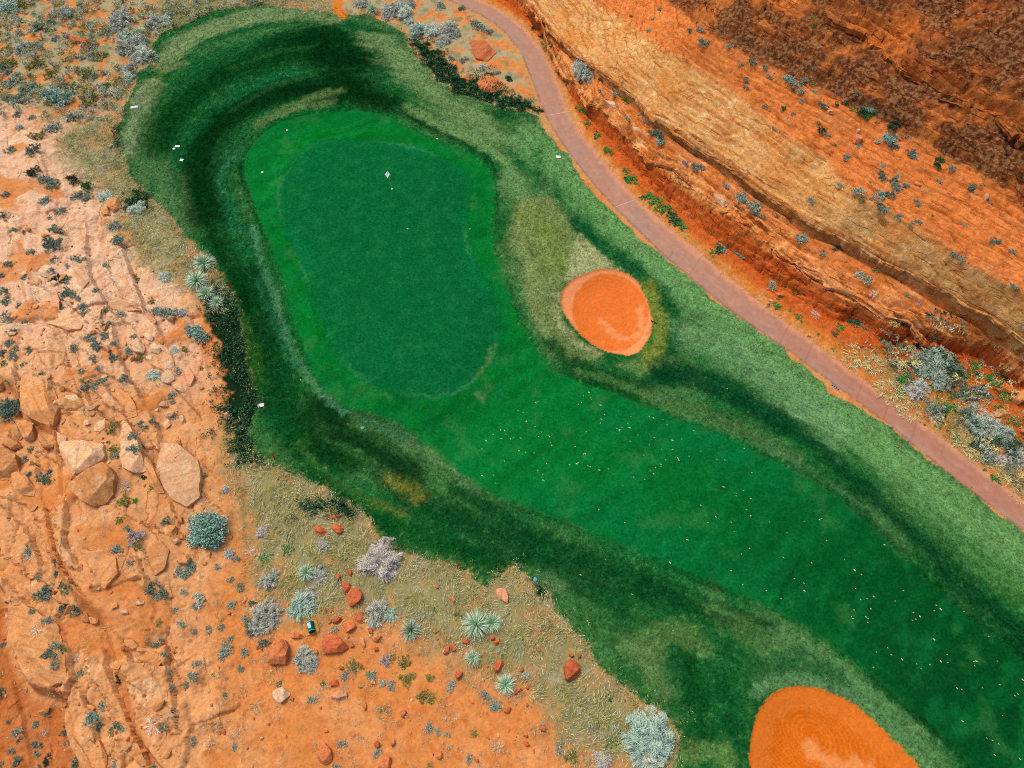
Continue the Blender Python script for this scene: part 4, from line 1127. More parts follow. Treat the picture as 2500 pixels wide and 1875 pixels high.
TONES = {
    'grey': ((138, 154, 138), (176, 184, 166)), 'blue': ((112, 132, 118), (156, 172, 152)), 'dark': ((80, 106, 92), (126, 148, 130)),
    'teal': ((112, 158, 142), (162, 190, 174)), 'pale': ((168, 184, 166), (206, 212, 194)), 'pink': ((164, 158, 152), (208, 198, 186)),
    'olive': ((120, 124, 62), (166, 158, 92)), 'green': ((30, 88, 40), (84, 132, 62)), 'dgreen': ((24, 58, 36), (60, 100, 66)),
    'yucca': ((104, 158, 108), (168, 206, 156)), 'white': ((196, 182, 170), (232, 222, 210)), 'straw': ((168, 166, 110), (212, 204, 150)),
    'sedge': ((146, 148, 104), (192, 186, 138)), 'ygreen': ((110, 126, 44), (168, 168, 84)), 'lav': ((140, 140, 150), (180, 178, 182)),
}
def tonecols(tone, n, rng, k=None):
    a, b = TONES[tone]
    t = rng.random(n) if k is None else k
    c = alb(*a) * (1 - t[:, None]) + alb(*b) * t[:, None]
    return np.clip(c * (1.55 * rng.uniform(0.72, 1.2, n)[:, None]), 0, 0.85)

def dome_dirs(n, rng, lo=-0.05):
    z = rng.uniform(lo, 1, n); a = rng.uniform(0, 2 * np.pi, n); r = np.sqrt(np.maximum(0, 1 - z * z))
    return np.stack([r * np.cos(a), r * np.sin(a), z], 1)

def woody(c, rng):
    m = rng.random(len(c)) < 0.10
    c[m] = alb(132, 108, 84) * rng.uniform(0.6, 1.2, (m.sum(), 1))
    return c
def m_cushion(tone, rng):
    v = m_sage(tone, rng, 420, 14, 0.22, 0.04, 0.11)
    return v
def m_bigrabbit(tone, rng):
    return m_rabbit(tone, rng, 210, 60, 0.10, 0.22, 1.0, 0.05, 0.55)

def m_sage(tone, rng, clumps=70, per=20, ragged=0.6, lmin=0.07, lmax=0.2):
    cd = dome_dirs(clumps, rng, 0.0)
    nl = 6
    la = rng.uniform(0, 6.283, nl); lr = 0.58 * np.sqrt(rng.random(nl)) * min(ragged / 0.6, 1)
    lc = np.stack([lr * np.cos(la), lr * np.sin(la), rng.uniform(0, 0.25, nl)], 1)
    ls = rng.uniform(0.30, 0.55, nl) + 0.42 * (1 - min(ragged / 0.6, 1))
    w = rng.integers(0, nl, clumps)
    cp = lc[w] + cd * (ls[w] * rng.uniform(0.45, 1.0, clumps))[:, None]; cp[:, 2] *= 0.8
    t = np.clip(rng.normal(0.45, 0.25, clumps), 0, 1)
    base = np.repeat(cp, per, 0) + rng.normal(size=(clumps * per, 3)) * 0.05
    d = unit(np.repeat(cd + 0.25 * UP, per, 0) + rng.normal(size=(clumps * per, 3)) * 0.55)
    return blades(base, d, rng.uniform(lmin, lmax, clumps * per), rng.uniform(0.03, 0.055, clumps * per), 0.3, woody(tonecols(tone, clumps * per, rng, np.repeat(t, per)), rng), rng)

def m_rabbit(tone, rng, clumps=64, per=30, lmin=0.15, lmax=0.32, wild=0.7, jit=0.065, fine=1.0):
    cd = dome_dirs(clumps, rng, -0.02)
    ang = np.arctan2(cd[:, 1], cd[:, 0]); ph = rng.uniform(0, 6.28, 3)
    out = 0.9 + 0.12 * np.sin(2 * ang + ph[0]) + 0.12 * np.sin(4 * ang + ph[1]) + 0.08 * np.sin(7 * ang + ph[2])
    cp = cd * (rng.uniform(0.35, 0.8, clumps) * out)[:, None]; cp[:, 2] *= 0.85
    comb = unit(cd * np.array([1, 1, 0.35]) + rng.normal(size=(clumps, 3)) * np.array([1, 1, 0.4]) * wild)
    t = np.clip(rng.normal(0.55, 0.3, clumps), 0, 1)
    n = clumps * per
    base = np.repeat(cp, per, 0) + rng.normal(size=(n, 3)) * jit
    d = unit(np.repeat(comb, per, 0) + rng.normal(size=(n, 3)) * 0.22)
    tip = tonecols('pink' if tone in ('pink', 'grey') else 'pale', n, rng)
    return blades(base, d, rng.uniform(lmin, lmax, n), rng.uniform(0.02, 0.036, n) * fine, 0.5, tonecols(tone, n, rng, np.repeat(t, per)), rng, tip)

def m_yucca(tone, rng, n=230):
    d = dome_dirs(n, rng, -0.15)
    base = d * 0.06 + UP * 0.25
    return blades(base, d, rng.uniform(0.75, 1.02, n), rng.uniform(0.03, 0.05, n), 0.25, tonecols(tone, n, rng), rng, tonecols('pale', n, rng))

def m_dead(tone, rng, n=26):
    d = unit(dome_dirs(n, rng, 0.05) * np.array([1, 1, 0.7]))
    parts = [blades(d * 0.03, d, rng.uniform(0.5, 0.95, n), rng.uniform(0.03, 0.045, n), 0.2, tonecols(tone, n, rng), rng)]
    for k in range(4):
        i = rng.integers(0, n, n * 2)
        b = d[i] * rng.uniform(0.25, 0.7, n * 2)[:, None]
        dd = unit(d[i] + rng.normal(size=(n * 2, 3)) * 0.55)
        parts.append(blades(b, dd, rng.uniform(0.15, 0.4, n * 2), rng.uniform(0.015, 0.028, n * 2), 0.1, tonecols(tone, n * 2, rng), rng))
    return join(parts)

def m_grass(tone, rng, n=150):
    a = rng.uniform(0, 6.28, n); r = np.sqrt(rng.random(n)) * 0.7
    base = np.stack([r * np.cos(a), r * np.sin(a), np.zeros(n)], 1)
    d = unit(np.stack([np.cos(a) * 0.8, np.sin(a) * 0.8, rng.uniform(0.3, 1.3, n)], 1) + rng.normal(size=(n, 3)) * 0.5 * np.array([1, 1, 0.2]))
    return blades(base, d, rng.uniform(0.3, 0.75, n), rng.uniform(0.025, 0.05, n), 0.8, tonecols(tone, n, rng), rng)

def m_low(tone, rng, n=300):
    cl = rng.normal(size=(14, 2)) * 0.42
    c = cl[rng.integers(0, 14, n)] + rng.normal(size=(n, 2)) * 0.13
    base = np.concatenate([c, rng.uniform(0.02, 0.22, (n, 1))], 1)
    base[:, :2] *= 0.62
    d = unit(rng.normal(size=(n, 3)) * np.array([1, 1, 0.35]) + UP * 0.25)
    return blades(base, d, rng.uniform(0.12, 0.24, n), rng.uniform(0.08, 0.14, n), 0.5, tonecols(tone, n, rng), rng)

MAKERS = {'cushion': m_cushion, 'bigrabbit': m_bigrabbit, 'greensage': m_sage, 'sage': m_sage, 'rabbit': m_rabbit, 'yucca': m_yucca, 'dead': m_dead, 'grass': m_grass, 'low': m_low}
_mesh = {}
def plant_mesh(kind, tone, var):
    k = (kind, tone, var)
    if k not in _mesh:
        rng = np.random.default_rng(sum(map(ord, kind + tone)) * 7 + var)
        v, f, n, c = MAKERS[kind](tone, rng)
        _mesh[k] = raw_mesh(NAMES[kind], v, f, n, M_leaf, c, True)
    return _mesh[k]
def stem_mesh(rng):
    n = 11
    d = unit(dome_dirs(n, rng, 0.25))
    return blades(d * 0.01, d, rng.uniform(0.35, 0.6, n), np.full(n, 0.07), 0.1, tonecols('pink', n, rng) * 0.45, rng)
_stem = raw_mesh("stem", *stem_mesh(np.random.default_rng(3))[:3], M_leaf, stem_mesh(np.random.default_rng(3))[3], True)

NAMES = {'cushion': 'round_shrub', 'bigrabbit': 'rabbitbrush', 'greensage': 'desert_shrub', 'sage': 'sagebrush', 'rabbit': 'rabbitbrush', 'yucca': 'yucca', 'dead': 'dead_shrub', 'grass': 'grass_clump', 'low': 'leafy_plant'}
NOUN = {'cushion': 'round shrub', 'bigrabbit': 'feathery brush', 'greensage': 'desert shrub', 'sage': 'sagebrush', 'rabbit': 'feathery brush', 'yucca': 'spiky yucca', 'dead': 'leafless shrub', 'grass': 'grass clump', 'low': 'leafy plant'}
TONEW = {'grey': 'grey-green', 'blue': 'blue-grey', 'dark': 'dark green-grey', 'teal': 'teal', 'pale': 'pale grey-green', 'pink': 'pinkish grey', 'olive': 'olive', 'green': 'bright green', 'dgreen': 'dark green', 'yucca': 'pale green', 'white': 'whitish', 'straw': 'straw coloured', 'ygreen': 'yellow-green', 'lav': 'lavender grey'}
LANDMARKS = {
    'flagstick': (957, 461), 'round bunker': (1480, 768), 'large bunker': (1980, 1800), 'teal box': (757, 1525), 'drain grate': (2040, 945),
    'split pale slab': (147, 785), 'pair of broken blocks': (215, 1165), 'round teal shrub': (512, 1288), 'cluster of four yuccas': (505, 705),
    'domed rock outcrop': (445, 1190), 'lone red boulder': (1396, 1637), 'double yucca': (1180, 1518), 'pink-grey brush': (928, 1367), 'big teal brush': (1582, 1795),
    'dirt gap': (825, 12), 'grey roadside shrub': (1424, 177), 'cliff corner': (1990, 60), 'upper joint line': (1361, 279), 'lower joint line': (1523, 496),
    'square rock block': (2478, 975), 'tall red block': (681, 1595), 'twin white plates': (328, 262), 'teal canopy tree': (2180, 330), 'red ledge rock': (1195, 205),
    'hanging ledge shadow': (2340, 850), 'pale standing rock': (335, 850), 'dark hollow bush': (35, 1000), 'green cushion bush': (292, 1653), 'layered rock spine': (215, 1770), 'white twig bush': (377, 1770),
    'pale crooked road bush': (2240, 885), 'top left corner': (0, 0), 'top right corner': (2500, 0), 'bottom left corner': (0, 1875), 'right edge bend': (2500, 620), 'dark cleft bush': (1983, 48),
}
LNAMES = list(LANDMARKS); LPOS = np.array([LANDMARKS[k] for k in LNAMES], float)
TODO = []          # things that still need a label: (object, noun phrase, px, py, family, group, category)
ORD = ['nearest', 'second nearest', 'third nearest', 'fourth nearest', 'fifth nearest', 'sixth nearest', 'seventh nearest', 'eighth nearest', 'ninth nearest', 'tenth nearest', 'eleventh nearest', 'twelfth nearest', 'thirteenth nearest', 'fourteenth nearest', 'fifteenth nearest', 'sixteenth nearest', 'seventeenth nearest', 'eighteenth nearest', 'nineteenth nearest', 'twentieth nearest']
def direction(dx, dy):
    a = math.degrees(math.atan2(-dy, dx)) % 360
    return ['right of', 'up-right of', 'above', 'up-left of', 'left of', 'down-left of', 'below', 'down-right of'][int(((a + 22.5) % 360) // 45)]

def zone_word(p):
    x, y = p[:2]
    if samp(sd_turf, x, y) < -0.2: return 'on the turf'
    l = float(samp(lev, x, y))
    if l >= 4.95: return 'on the dark upper cliff'
    if l >= 3.95: return 'on the upper orange slope'
    if l >= 2.95: return 'on the tan rock band'
    if l >= 1.9: return 'on the rock bench'
    if l > 0.05: return 'on the verge below the cliff'
    if x < -10 and y > 47: return 'in the far scrub'
    if float(samp(dE, x, y)) > 1: return 'on the left rocks'
    return 'on the orange soil'

PLANTS = []
def crop(ox, oy, rows):
    """rows in tile coordinates: x, y, radius, kind, tone"""
    for x, y, r, k, t in rows:
        px, py = x / 2.6544 + ox, y / 2.6544 + oy
        PLANTS.append((px, py, r / 2.6544, k, t, None))
def P(s, d='sage'):
    out = []
    for it in s.split(';'):
        it = it.split()
        if len(it) < 3: continue
        x, y, r = map(float, it[:3])
        k = {'s': 'sage', 'r': 'rabbit', 'y': 'yucca', 'd': 'dead', 'g': 'grass', 'l': 'low', 'c': 'cushion', 'R': 'bigrabbit'}[it[3][0]] if len(it) > 3 else d
        tone = it[4] if len(it) > 4 else {'sage': 'blue', 'rabbit': 'grey', 'bigrabbit': 'grey', 'cushion': 'teal', 'yucca': 'yucca', 'dead': 'white', 'grass': 'straw', 'low': 'green'}[k]
        out.append((x, y, r, k, tone))
    return out
crop(0, 0, P("60 50 75 r teal;430 85 65 r grey;320 150 50 s grey;780 130 85 r grey;740 190 50 r grey;870 300 95 r grey;930 355 75 r pale;820 240 60 r teal;850 440 50 r grey;840 500 45 r pale;1010 155 65 r grey;1070 140 50 r pale;330 590 60 s pale;400 640 78 s teal;420 570 45 s grey;200 580 62 s blue;245 185 42 s dark;160 310 62 r grey;240 430 55 s olive;75 540 52 s grey;60 410 52 s olive;40 450 45 s blue;110 490 35 s grey;70 650 45 s blue;150 650 42 s dark;585 650 62 s olive;600 755 28 s pale;685 765 22 s grey;480 760 46 s grey;350 840 52 s grey;240 870 45 s olive;130 830 30 s pale;60 975 32 s blue;215 965 46 s dark;225 1120 44 s dgreen;290 1160 40 s grey;335 1200 46 s blue;490 1160 48 s dgreen;555 1215 42 s green;500 1275 38 s blue;555 1280 36 s blue;690 1275 50 r pale;30 1260 25;290 1300 36 s grey;395 1375 38;330 1410 20 s grey;340 1480 36;385 1500 32 s dark;350 1585 62 s dark;85 1495 24;10 1395 32 s dark;770 1550 42 s blue;750 1460 40 s grey;890 1355 55 r pale;990 375 42 y green;915 210 36 y yucca;1150 135 50 g olive;100 1430 16;150 1510 20 s dark;200 1635 30;140 30 50 s olive;210 760 24 s grey;120 740 26;520 920 0 s grey;310 480 40 s olive;560 480 44 s olive;480 560 40 s olive;660 360 44 s olive;700 560 40 s olive;590 330 36 s dark;250 290 30 s grey;360 250 30 s grey"))
crop(625, 0, P("690 25 50 r grey;760 70 45 y yucca;900 60 85 r grey;960 90 70 r pale;860 100 50 r grey;1000 30 45 r grey;1060 195 68 r teal;1130 205 64 r pale;1250 190 70 r grey;1230 250 50 r grey;1290 220 40 s grey;990 140 36 r pale;1200 285 36 r grey;1190 40 34 s grey;1330 50 24 s blue;1440 170 42 s grey;1500 200 36 s grey;1410 150 26 s grey;1485 440 36 s pale;1345 390 30 s grey;1640 510 26 s dgreen;1385 105 17 s lav;1260 380 26 s grey;1560 470 24 s grey"))
crop(1250, 0, P("250 285 45 s olive;205 245 36 s dgreen;140 185 20 s dgreen;275 375 30 s olive;310 460 26 s green;465 470 72 r grey;440 430 46 r lav;450 385 36 r lav;500 500 40 r blue;585 510 26 s dgreen;570 595 28 s grey;650 570 22 s grey;670 610 26 s grey;740 645 40 s ygreen;830 735 20 s pale;755 765 25 s grey;870 780 28 s lav;925 850 40 s dark;965 865 36 s dark;965 910 32 s teal;1075 920 24 s dark;1138 970 24 s grey;1125 1050 24 s lav;1185 1085 32;1230 1090 26;1370 1130 18;1390 1195 26 s lav;1330 1125 11;1430 1175 10;1460 1195 9;1470 1265 40 s grey;1520 1300 44 s teal;1570 1330 46 s grey;1600 1385 34 s teal;1645 1405 18;915 130 20 s grey;885 200 18 s teal;960 60 18;1040 80 12;1160 200 24 s dark;1225 190 30 s grey;1245 265 38 s blue;1290 290 14;1410 300 25 s grey;1490 410 18 s teal;1540 395 36 s dark;1520 510 24;1515 560 22;1505 585 14;1640 440 24;1610 650 16;1640 690 24;1070 485 16 s teal;1275 585 12;1500 690 15 s grey;775 105 14 s olive;460 715 34 l green;500 800 28 l green;560 870 30 l green;630 970 36 l green;690 950 18 s grey;770 1140 45 l green;740 1105 26 l green;810 1185 24 l green;940 1300 50 l green;1000 1350 46 l green;1050 1400 46 l dgreen;1110 1450 36 l green;890 1260 34 l green;850 1275 20 l green;1225 1385 14 s grey;1350 1600 40 l dgreen;1310 1630 30 l green;1370 1620 26 s grey;1460 1640 40 s grey;850 910 14;1160 1385 18 d lav;1130 1500 22 g straw;430 690 18 l green;345 620 14 g straw;370 625 12 g straw"))
crop(1875, 0, P("150 520 40 s teal;190 540 34;215 585 26 s teal;250 510 28 s blue;165 575 18 s dark;280 540 22 s olive;310 590 18 s teal;300 440 18;215 650 22 s grey;350 670 26 s dark;378 690 22;100 705 24 s green;165 740 18;40 835 19;6 490 22 s grey;8 700 15;285 120 30 s ygreen;290 160 22 s green;580 605 22;640 710 50 s dgreen;665 700 26 s teal;645 755 34 s green;510 665 22 s dgreen;560 700 26 s olive;440 670 18 s dgreen;490 670 16 s dgreen;365 840 40 s dgreen;385 870 24 s teal;810 815 50 s dgreen;800 890 52 s teal;815 945 34 s dark;715 910 22 s pale;910 890 20;600 945 24 s grey;920 985 32 s dark;950 1010 28 s grey;1030 985 17;1085 1050 34 s dgreen;1115 1035 30 s green;1195 1090 28;515 1025 28;525 1035 15;745 1075 22 s grey;750 1140 40 s dark;800 1155 34 s dark;840 1145 22 s grey;665 1180 12 s olive;470 1200 26 s grey;585 1245 38 s grey;620 1290 28 s olive;830 1215 36;790 1265 34 s dark;715 1265 34 s teal;680 1285 22 s grey;895 1190 26;730 1335 32 s dark;765 1350 26 s teal;1000 1245 18;965 1310 28;1070 1290 15 s grey;1105 1170 22;1330 1225 32 s dark;1325 1260 18 s blue;1390 1200 18 s ygreen;1425 1305 22 s grey;860 1345 18;850 1405 24;970 1440 26;930 1455 20;985 1460 14;1270 1455 20 s grey;1465 1555 30 s dark;1480 1450 14 s grey;1585 1635 23;1205 1635 28;1280 1655 18;1070 1395 13 s olive;1135 1565 15;1100 1530 15;270 1290 30 s grey;205 1530 36 s teal;240 1545 26 s grey;350 1630 30;440 1600 28 s dgreen;455 1610 16 s blue;60 1390 16 s olive;330 790 16 s olive;430 935 14 s olive;710 790 16 s olive;790 870 18 s teal"))
crop(0, 625, P("490 15 28;530 20 26;60 55 28;340 10 24;440 60 20 s grey;695 65 32 s teal;400 130 45 s dgreen;435 145 28 s grey;340 105 22;100 115 18;170 105 18;160 140 22;15 130 25;130 210 18;25 230 30;45 245 24;440 225 36 s dark;480 230 30 s blue;400 265 20;435 295 18;510 270 20;630 220 22;570 200 14;230 240 16;235 290 14;130 315 26 s grey;40 305 30;540 335 44 s grey;400 340 24 s grey;790 365 26 s grey;690 350 22 s olive;55 390 42;155 425 20;690 440 32;85 495 28;110 490 18;580 525 28;600 540 20;685 515 28;665 545 20;630 590 38;735 560 22;75 560 32;90 605 28;200 630 28;170 635 16;15 630 26 s dark;85 645 32;475 605 30;500 630 18;740 660 32 s dark;600 670 26;645 720 22 s teal;670 720 12 s teal;775 715 12;155 700 20;25 695 26 s olive;270 755 22;245 720 14;530 745 24;515 720 16;795 795 34;560 825 42;530 865 24;650 825 38;50 815 20;130 800 20;990 765 42 r pale;1030 790 26 r pale;870 520 22 s grey;900 655 26 s olive;830 620 30 s grey;1130 610 30 r pale;1150 740 24 s grey;1070 480 14;1060 370 48 s grey;1120 385 44 s teal;1180 365 34 r lav;1000 350 28 s grey;980 290 30 s olive;1070 135 40 r pale;870 140 30 s olive;1270 500 62 s teal;1310 520 44 s grey;1230 470 34 s grey;1195 605 24 s ygreen;1290 820 18;1110 900 30 s grey;1120 935 22;1165 960 15;1120 1035 24 s lav;995 1070 24;1080 1020 14;915 1085 24;940 1115 22;730 1090 30 s olive;720 1145 26 s olive;735 1260 34 s olive;745 1290 28 s grey;890 1195 32;880 1240 38;840 1245 20;700 1210 16 s green;970 1200 16;975 1235 14;550 1000 22 s grey;360 970 12;350 925 12;505 960 16;195 1250 24 s dark;170 1310 24;215 1340 22 s olive;305 1425 46 s dark;330 1405 28;90 985 70 s dark;40 955 45 s blue;130 950 50 s dark;60 1030 45 s dark;810 1490 46 d pink;790 1575 40 s olive;860 1590 28 l green;930 1430 22 s dgreen;980 1510 22 l green;1465 1515 30 r lav;1315 1320 12;1325 1420 18 s olive;1440 700 14 s lav;55 1555 10;180 1410 20 s dark;1330 50 66 y yucca;1285 165 72 y yucca;1345 245 58 y yucca;1410 300 46 y yucca;1430 200 26 d pink;1180 600 12 s olive;1310 720 18 s olive;1230 910 12;25 1000 24 s blue"))
crop(0, 1250, P("1360 105 140 c teal;1395 185 50 c teal;1080 50 30 s dark;175 250 32 s grey;180 290 26 d pink;270 500 50 s dark;300 530 34;285 575 18;390 465 26 s dark;430 500 34 s dark;460 485 24 s olive;450 600 62 s dgreen;490 640 36 s dark;400 630 30 s dark;360 310 18 s dark;355 345 18 s dark;375 390 22 s dark;235 765 46 d white;300 700 30 s grey;335 890 44;345 970 40;310 920 30 s dark;480 940 44 d pink;400 895 22 l green;525 1035 30 s grey;430 785 16 s lav;615 955 16 s teal;570 955 10;770 1070 34 s dgreen;620 1150 16;660 1250 28 s grey;630 1350 46 s teal;650 1400 30 s dark;750 1400 34 s dark;795 1395 32 s grey;1000 1370 66 d white;1060 1395 24 s blue;1130 1290 16 s dgreen;1130 1330 18 s dark;875 160 46 s lav;890 220 34 s olive;770 45 28 s olive;820 110 25 s blue;735 245 44 s grey;780 255 24 s grey;835 330 24 s grey;930 415 18;1000 480 46 s dark;960 500 28;1050 520 36 s dark;1010 545 26;1020 840 38;1000 870 22;1060 920 22;1190 385 46 s grey;1240 365 40 s teal;1150 400 26;1290 560 44 s pale;1270 610 26 s grey;1410 355 24 s grey;1195 510 24 s grey;1260 435 14;1490 270 38 r lav;1535 310 22;1610 245 40 d white;1555 485 24;1500 600 30 s grey;1490 435 22;1140 635 22 s teal;1030 720 24 s olive;1170 725 26 s grey;1250 770 22;1350 760 24;1430 745 24;1430 690 16;1640 740 44 s dark;1600 690 30 s grey;1630 590 24 s dark;1465 880 42 s grey;1440 930 34 s grey;1490 820 22 s grey;1580 910 30 s grey;1560 1005 24;1275 975 26 s grey;1100 1050 26 s grey;1105 1130 24;1250 1060 34 s grey;1215 1110 26;1200 1150 16;1390 1045 18 l green;1470 1075 18;1450 1190 20;1360 1170 16;1450 1240 14;1570 1210 12;1245 1480 25;1120 1580 14;1300 1390 12;1390 1420 16;1380 1480 12;1520 1520 22 s grey;1645 1265 18;1320 885 14;1280 690 14;1380 860 16;15 1160 30 s dark;30 860 22;110 1310 18;110 1420 34 s grey;225 1380 24;290 1420 32 d pink;430 1440 34 s dark;440 1490 24;235 1520 32 s dark;240 1560 22;75 1550 22;115 1600 32 s dark;300 1595 32 s dgreen;505 1620 34 s dark;10 1630 20 s dark;130 1475 20 s dark;170 1475 16;60 1360 18 s dark;305 1295 22;250 1655 16 s dark;745 1640 30 s grey;1005 1640 26 s dark;80 75 12;85 380 14;250 410 22;205 640 22;130 690 14;310 100 12;660 1590 14 s teal"))
crop(625, 1250, P("90 440 68 r grey;45 125 48 r pink;330 390 56 y yucca;410 385 52 r grey;420 430 40 r grey;310 590 92 r teal;350 520 50 r grey;240 640 46 r teal;70 640 84 r grey;30 730 66 r grey;110 700 50 r grey;812 310 122 R pink;830 200 54 r pink;790 630 84 r grey;770 690 52 r grey;870 660 44 r teal;435 215 36 r lav;325 930 72 r grey;300 980 50 r grey;365 1000 44 r grey;1005 760 68 y green;1430 720 86 y yucca;1530 710 64 y yucca;1405 940 48 y yucca;1620 1110 66 y yucca;205 235 36 l green;215 165 28 l dgreen;60 290 40 l green;1310 655 26 l dgreen;1240 645 16 l dgreen;1160 620 22 l green;1020 500 26 g olive;45 850 34 s dark;55 1035 16 s pale;145 1115 18 s dark;815 1115 30 s pale;575 1060 30 s grey;640 990 36 s olive;750 1055 36 s grey;840 955 38 s lav;885 950 26 s olive;970 970 42 s olive;960 1090 42 s olive;1010 1060 26 s olive;880 1125 34 s grey;1080 1200 40 s olive;1130 1200 30 s ygreen;830 1315 36 g olive;1125 1395 32 s grey;1185 1420 22 s grey;1240 1440 22 s grey;1420 1430 22 s olive;1570 1520 42 d pale;1300 1320 32 d pale;1385 1595 26 s grey;1480 1190 34 s grey;1560 1235 36 s teal;1260 1120 32 s grey;1130 1060 28 s olive;790 1560 30 s grey;555 1500 32 s grey;520 1640 24 s grey;755 1615 14 s pale;1130 1640 20 s olive;360 1215 28 s grey;430 1110 20 s olive;290 1275 14 s pale;440 1365 12 s grey;510 1370 12;700 1470 12;380 1555 14;515 755 24 s pale;1500 600 14 s olive;690 1000 18 s olive;780 510 26 g green"))
crop(1250, 1250, P("880 1430 165 R teal;880 1590 90 R pale;900 1275 34 r pale;655 1395 26 r teal;590 1610 58 r pink;560 1580 36 r pink;380 1590 44 s olive;310 1530 40 s grey;90 1055 28 r lav;640 1475 40 l green;630 1190 30 l dgreen;740 1210 18 l dgreen;690 1420 20 l green"))
crop(1875, 625, P("20 190 32 s grey;310 85 22 s grey;330 105 18 s grey;600 130 40 s pale;635 155 34 s grey;700 95 25 s olive;845 165 12 s pale;680 235 40 d white;715 370 30 d pale;910 255 22;970 290 36 d lav;1045 380 25 s dgreen;1090 400 20 d white;1265 10 24;1255 70 16 s lav;1430 80 18 s lav;380 15 16 s grey;505 20 14;1595 190 26;1625 200 20;1460 478 12;1640 600 20 s olive;1060 650 84 r dark;1110 620 50 r grey;1000 720 64 r dark;1100 800 56 r dark;1140 830 40 r dark;940 870 56 r pink;980 840 44 r lav;860 860 40 l green;300 380 34 d pink;210 390 28 l green;45 310 36 l green;440 500 24 l dgreen;470 460 28 l green;430 600 20 l green;600 640 70 g straw;540 680 50 g straw;680 700 50 g straw;870 770 52 l green;860 660 20 l green;980 580 26 s dgreen;870 590 26 s grey;720 530 28 l dgreen;560 430 44 l dgreen;620 460 30 s dark;330 500 18 l green;275 515 14 l green;150 350 18 l green;70 270 16 l green;120 180 12 l green;1180 690 54 s olive;1240 790 34 s olive;1200 745 38 s dark;1300 900 30 s dark;1320 930 26 s lav;1240 910 24 s dark;1410 910 30 s dark;1180 960 46 l green;1080 1000 46 s grey;1080 1055 36 d pale;1290 1000 40 s grey;1340 985 40 d white;1500 980 22 s olive;1530 900 30 l green;1350 700 40 l green;1360 760 36 l dgreen;1460 800 46 l green;1500 830 26 l dgreen;1420 690 52 d lav;1480 730 40 d lav;1330 640 30 s pale;1380 1110 76 r dark;1440 1080 60 r grey;1280 1070 52 s dark;1500 1150 60 r dark;1540 1220 54 s dark;1280 1190 64 g straw;1360 1240 60 g straw;1420 1290 50 s grey;1530 1330 50 r pink;1490 1300 40 d white;1620 1300 46 r grey;1600 1440 54 g straw;1530 1400 40 g straw;1480 1430 36 l green;1410 1375 18 l green;1620 1550 40 g straw;780 860 54 g straw;840 940 46 g straw;920 1010 48 g straw;1010 1080 18 l green;1110 1100 26 l green;1600 1070 24 s olive;1640 1240 30 s dark;740 580 24 l green;700 620 20 l green;1580 840 24 l green;1630 860 20 l green"))
PLANTS = [p for p in PLANTS if p[2] > 2.5]
PLANTS = [(a, b, r, 'greensage' if (k == 'sage' and t in ('dark', 'dgreen', 'green', 'olive', 'ygreen')) else k, t, l) for a, b, r, k, t, l in PLANTS]
sg = sorted([p for p in PLANTS if p[3] == 'sage'], key=lambda p: -p[2])
TINY = sg[280:]                    # the smallest tufts become part of the weeds
PLANTS = [p for p in PLANTS if p[3] != 'sage'] + sg[:280]
PLOBJ = []
BIG = 20.0        # photo radius from which a plant gets its parts
pp = np.array([[p[0], p[1]] for p in PLANTS])
pg = on_ground(pp)
for (px, py, r, k, t, lab), g in zip(PLANTS, pg):
    mpp = ((CAM_H - g[2]) * CT + g[1] * ST) / FPX
    rw = r * mpp * (1.7 if k == 'low' else 1.42 if k in ('sage', 'greensage') else 1.28)
    if px > 2080 and 815 < py < 1260 and k != 'low': rw *= 1.25
    var = 2 if k == 'bigrabbit' else random.randrange(3)
    me = plant_mesh(k, t, var)
    rz = random.uniform(0, 6.28)
    zs = {'cushion': 0.75, 'bigrabbit': 0.8, 'greensage': 0.75, 'sage': 0.78, 'rabbit': 0.8, 'yucca': 0.8, 'dead': 0.7, 'grass': 0.6, 'low': 0.45}[k] * random.uniform(0.85, 1.1)
    loc = (g[0], g[1] - 0.25 * rw * ST, g[2] - 0.03)
    loc = (loc[0], loc[1], float(z_at(loc[0], loc[1])) - 0.03)
    if r > BIG and k in ('sage', 'rabbit', 'yucca', 'cushion', 'bigrabbit', 'greensage'):
        root = empty(NAMES[k], loc, rz)
        f = link("foliage", me, root); f.scale = (rw, rw, rw * zs)
        s = link("stem", _stem, root); s.scale = (rw, rw, rw * zs)
    else:
        root = link(NAMES[k], me, None, loc)
        root.rotation_euler = (0, 0, rz); root.scale = (rw * random.uniform(0.9, 1.1), rw * random.uniform(0.9, 1.1), rw * zs)
    PLOBJ.append((root, px, py))
    size = 'tiny' if r < 8 else 'small' if r < 14 else 'medium' if r < 24 else 'large'
    TODO.append((root, f"{size} {TONEW[t]} {NOUN[k]}", px, py, NAMES[k], f"{NAMES[k].replace('_', ' ')} plants around the golf hole", {'sage': 'shrub', 'rabbit': 'shrub', 'yucca': 'yucca', 'dead': 'dead shrub', 'grass': 'grass clump', 'low': 'plant', 'cushion': 'shrub', 'bigrabbit': 'shrub', 'greensage': 'shrub'}[k], zone_word(g)))

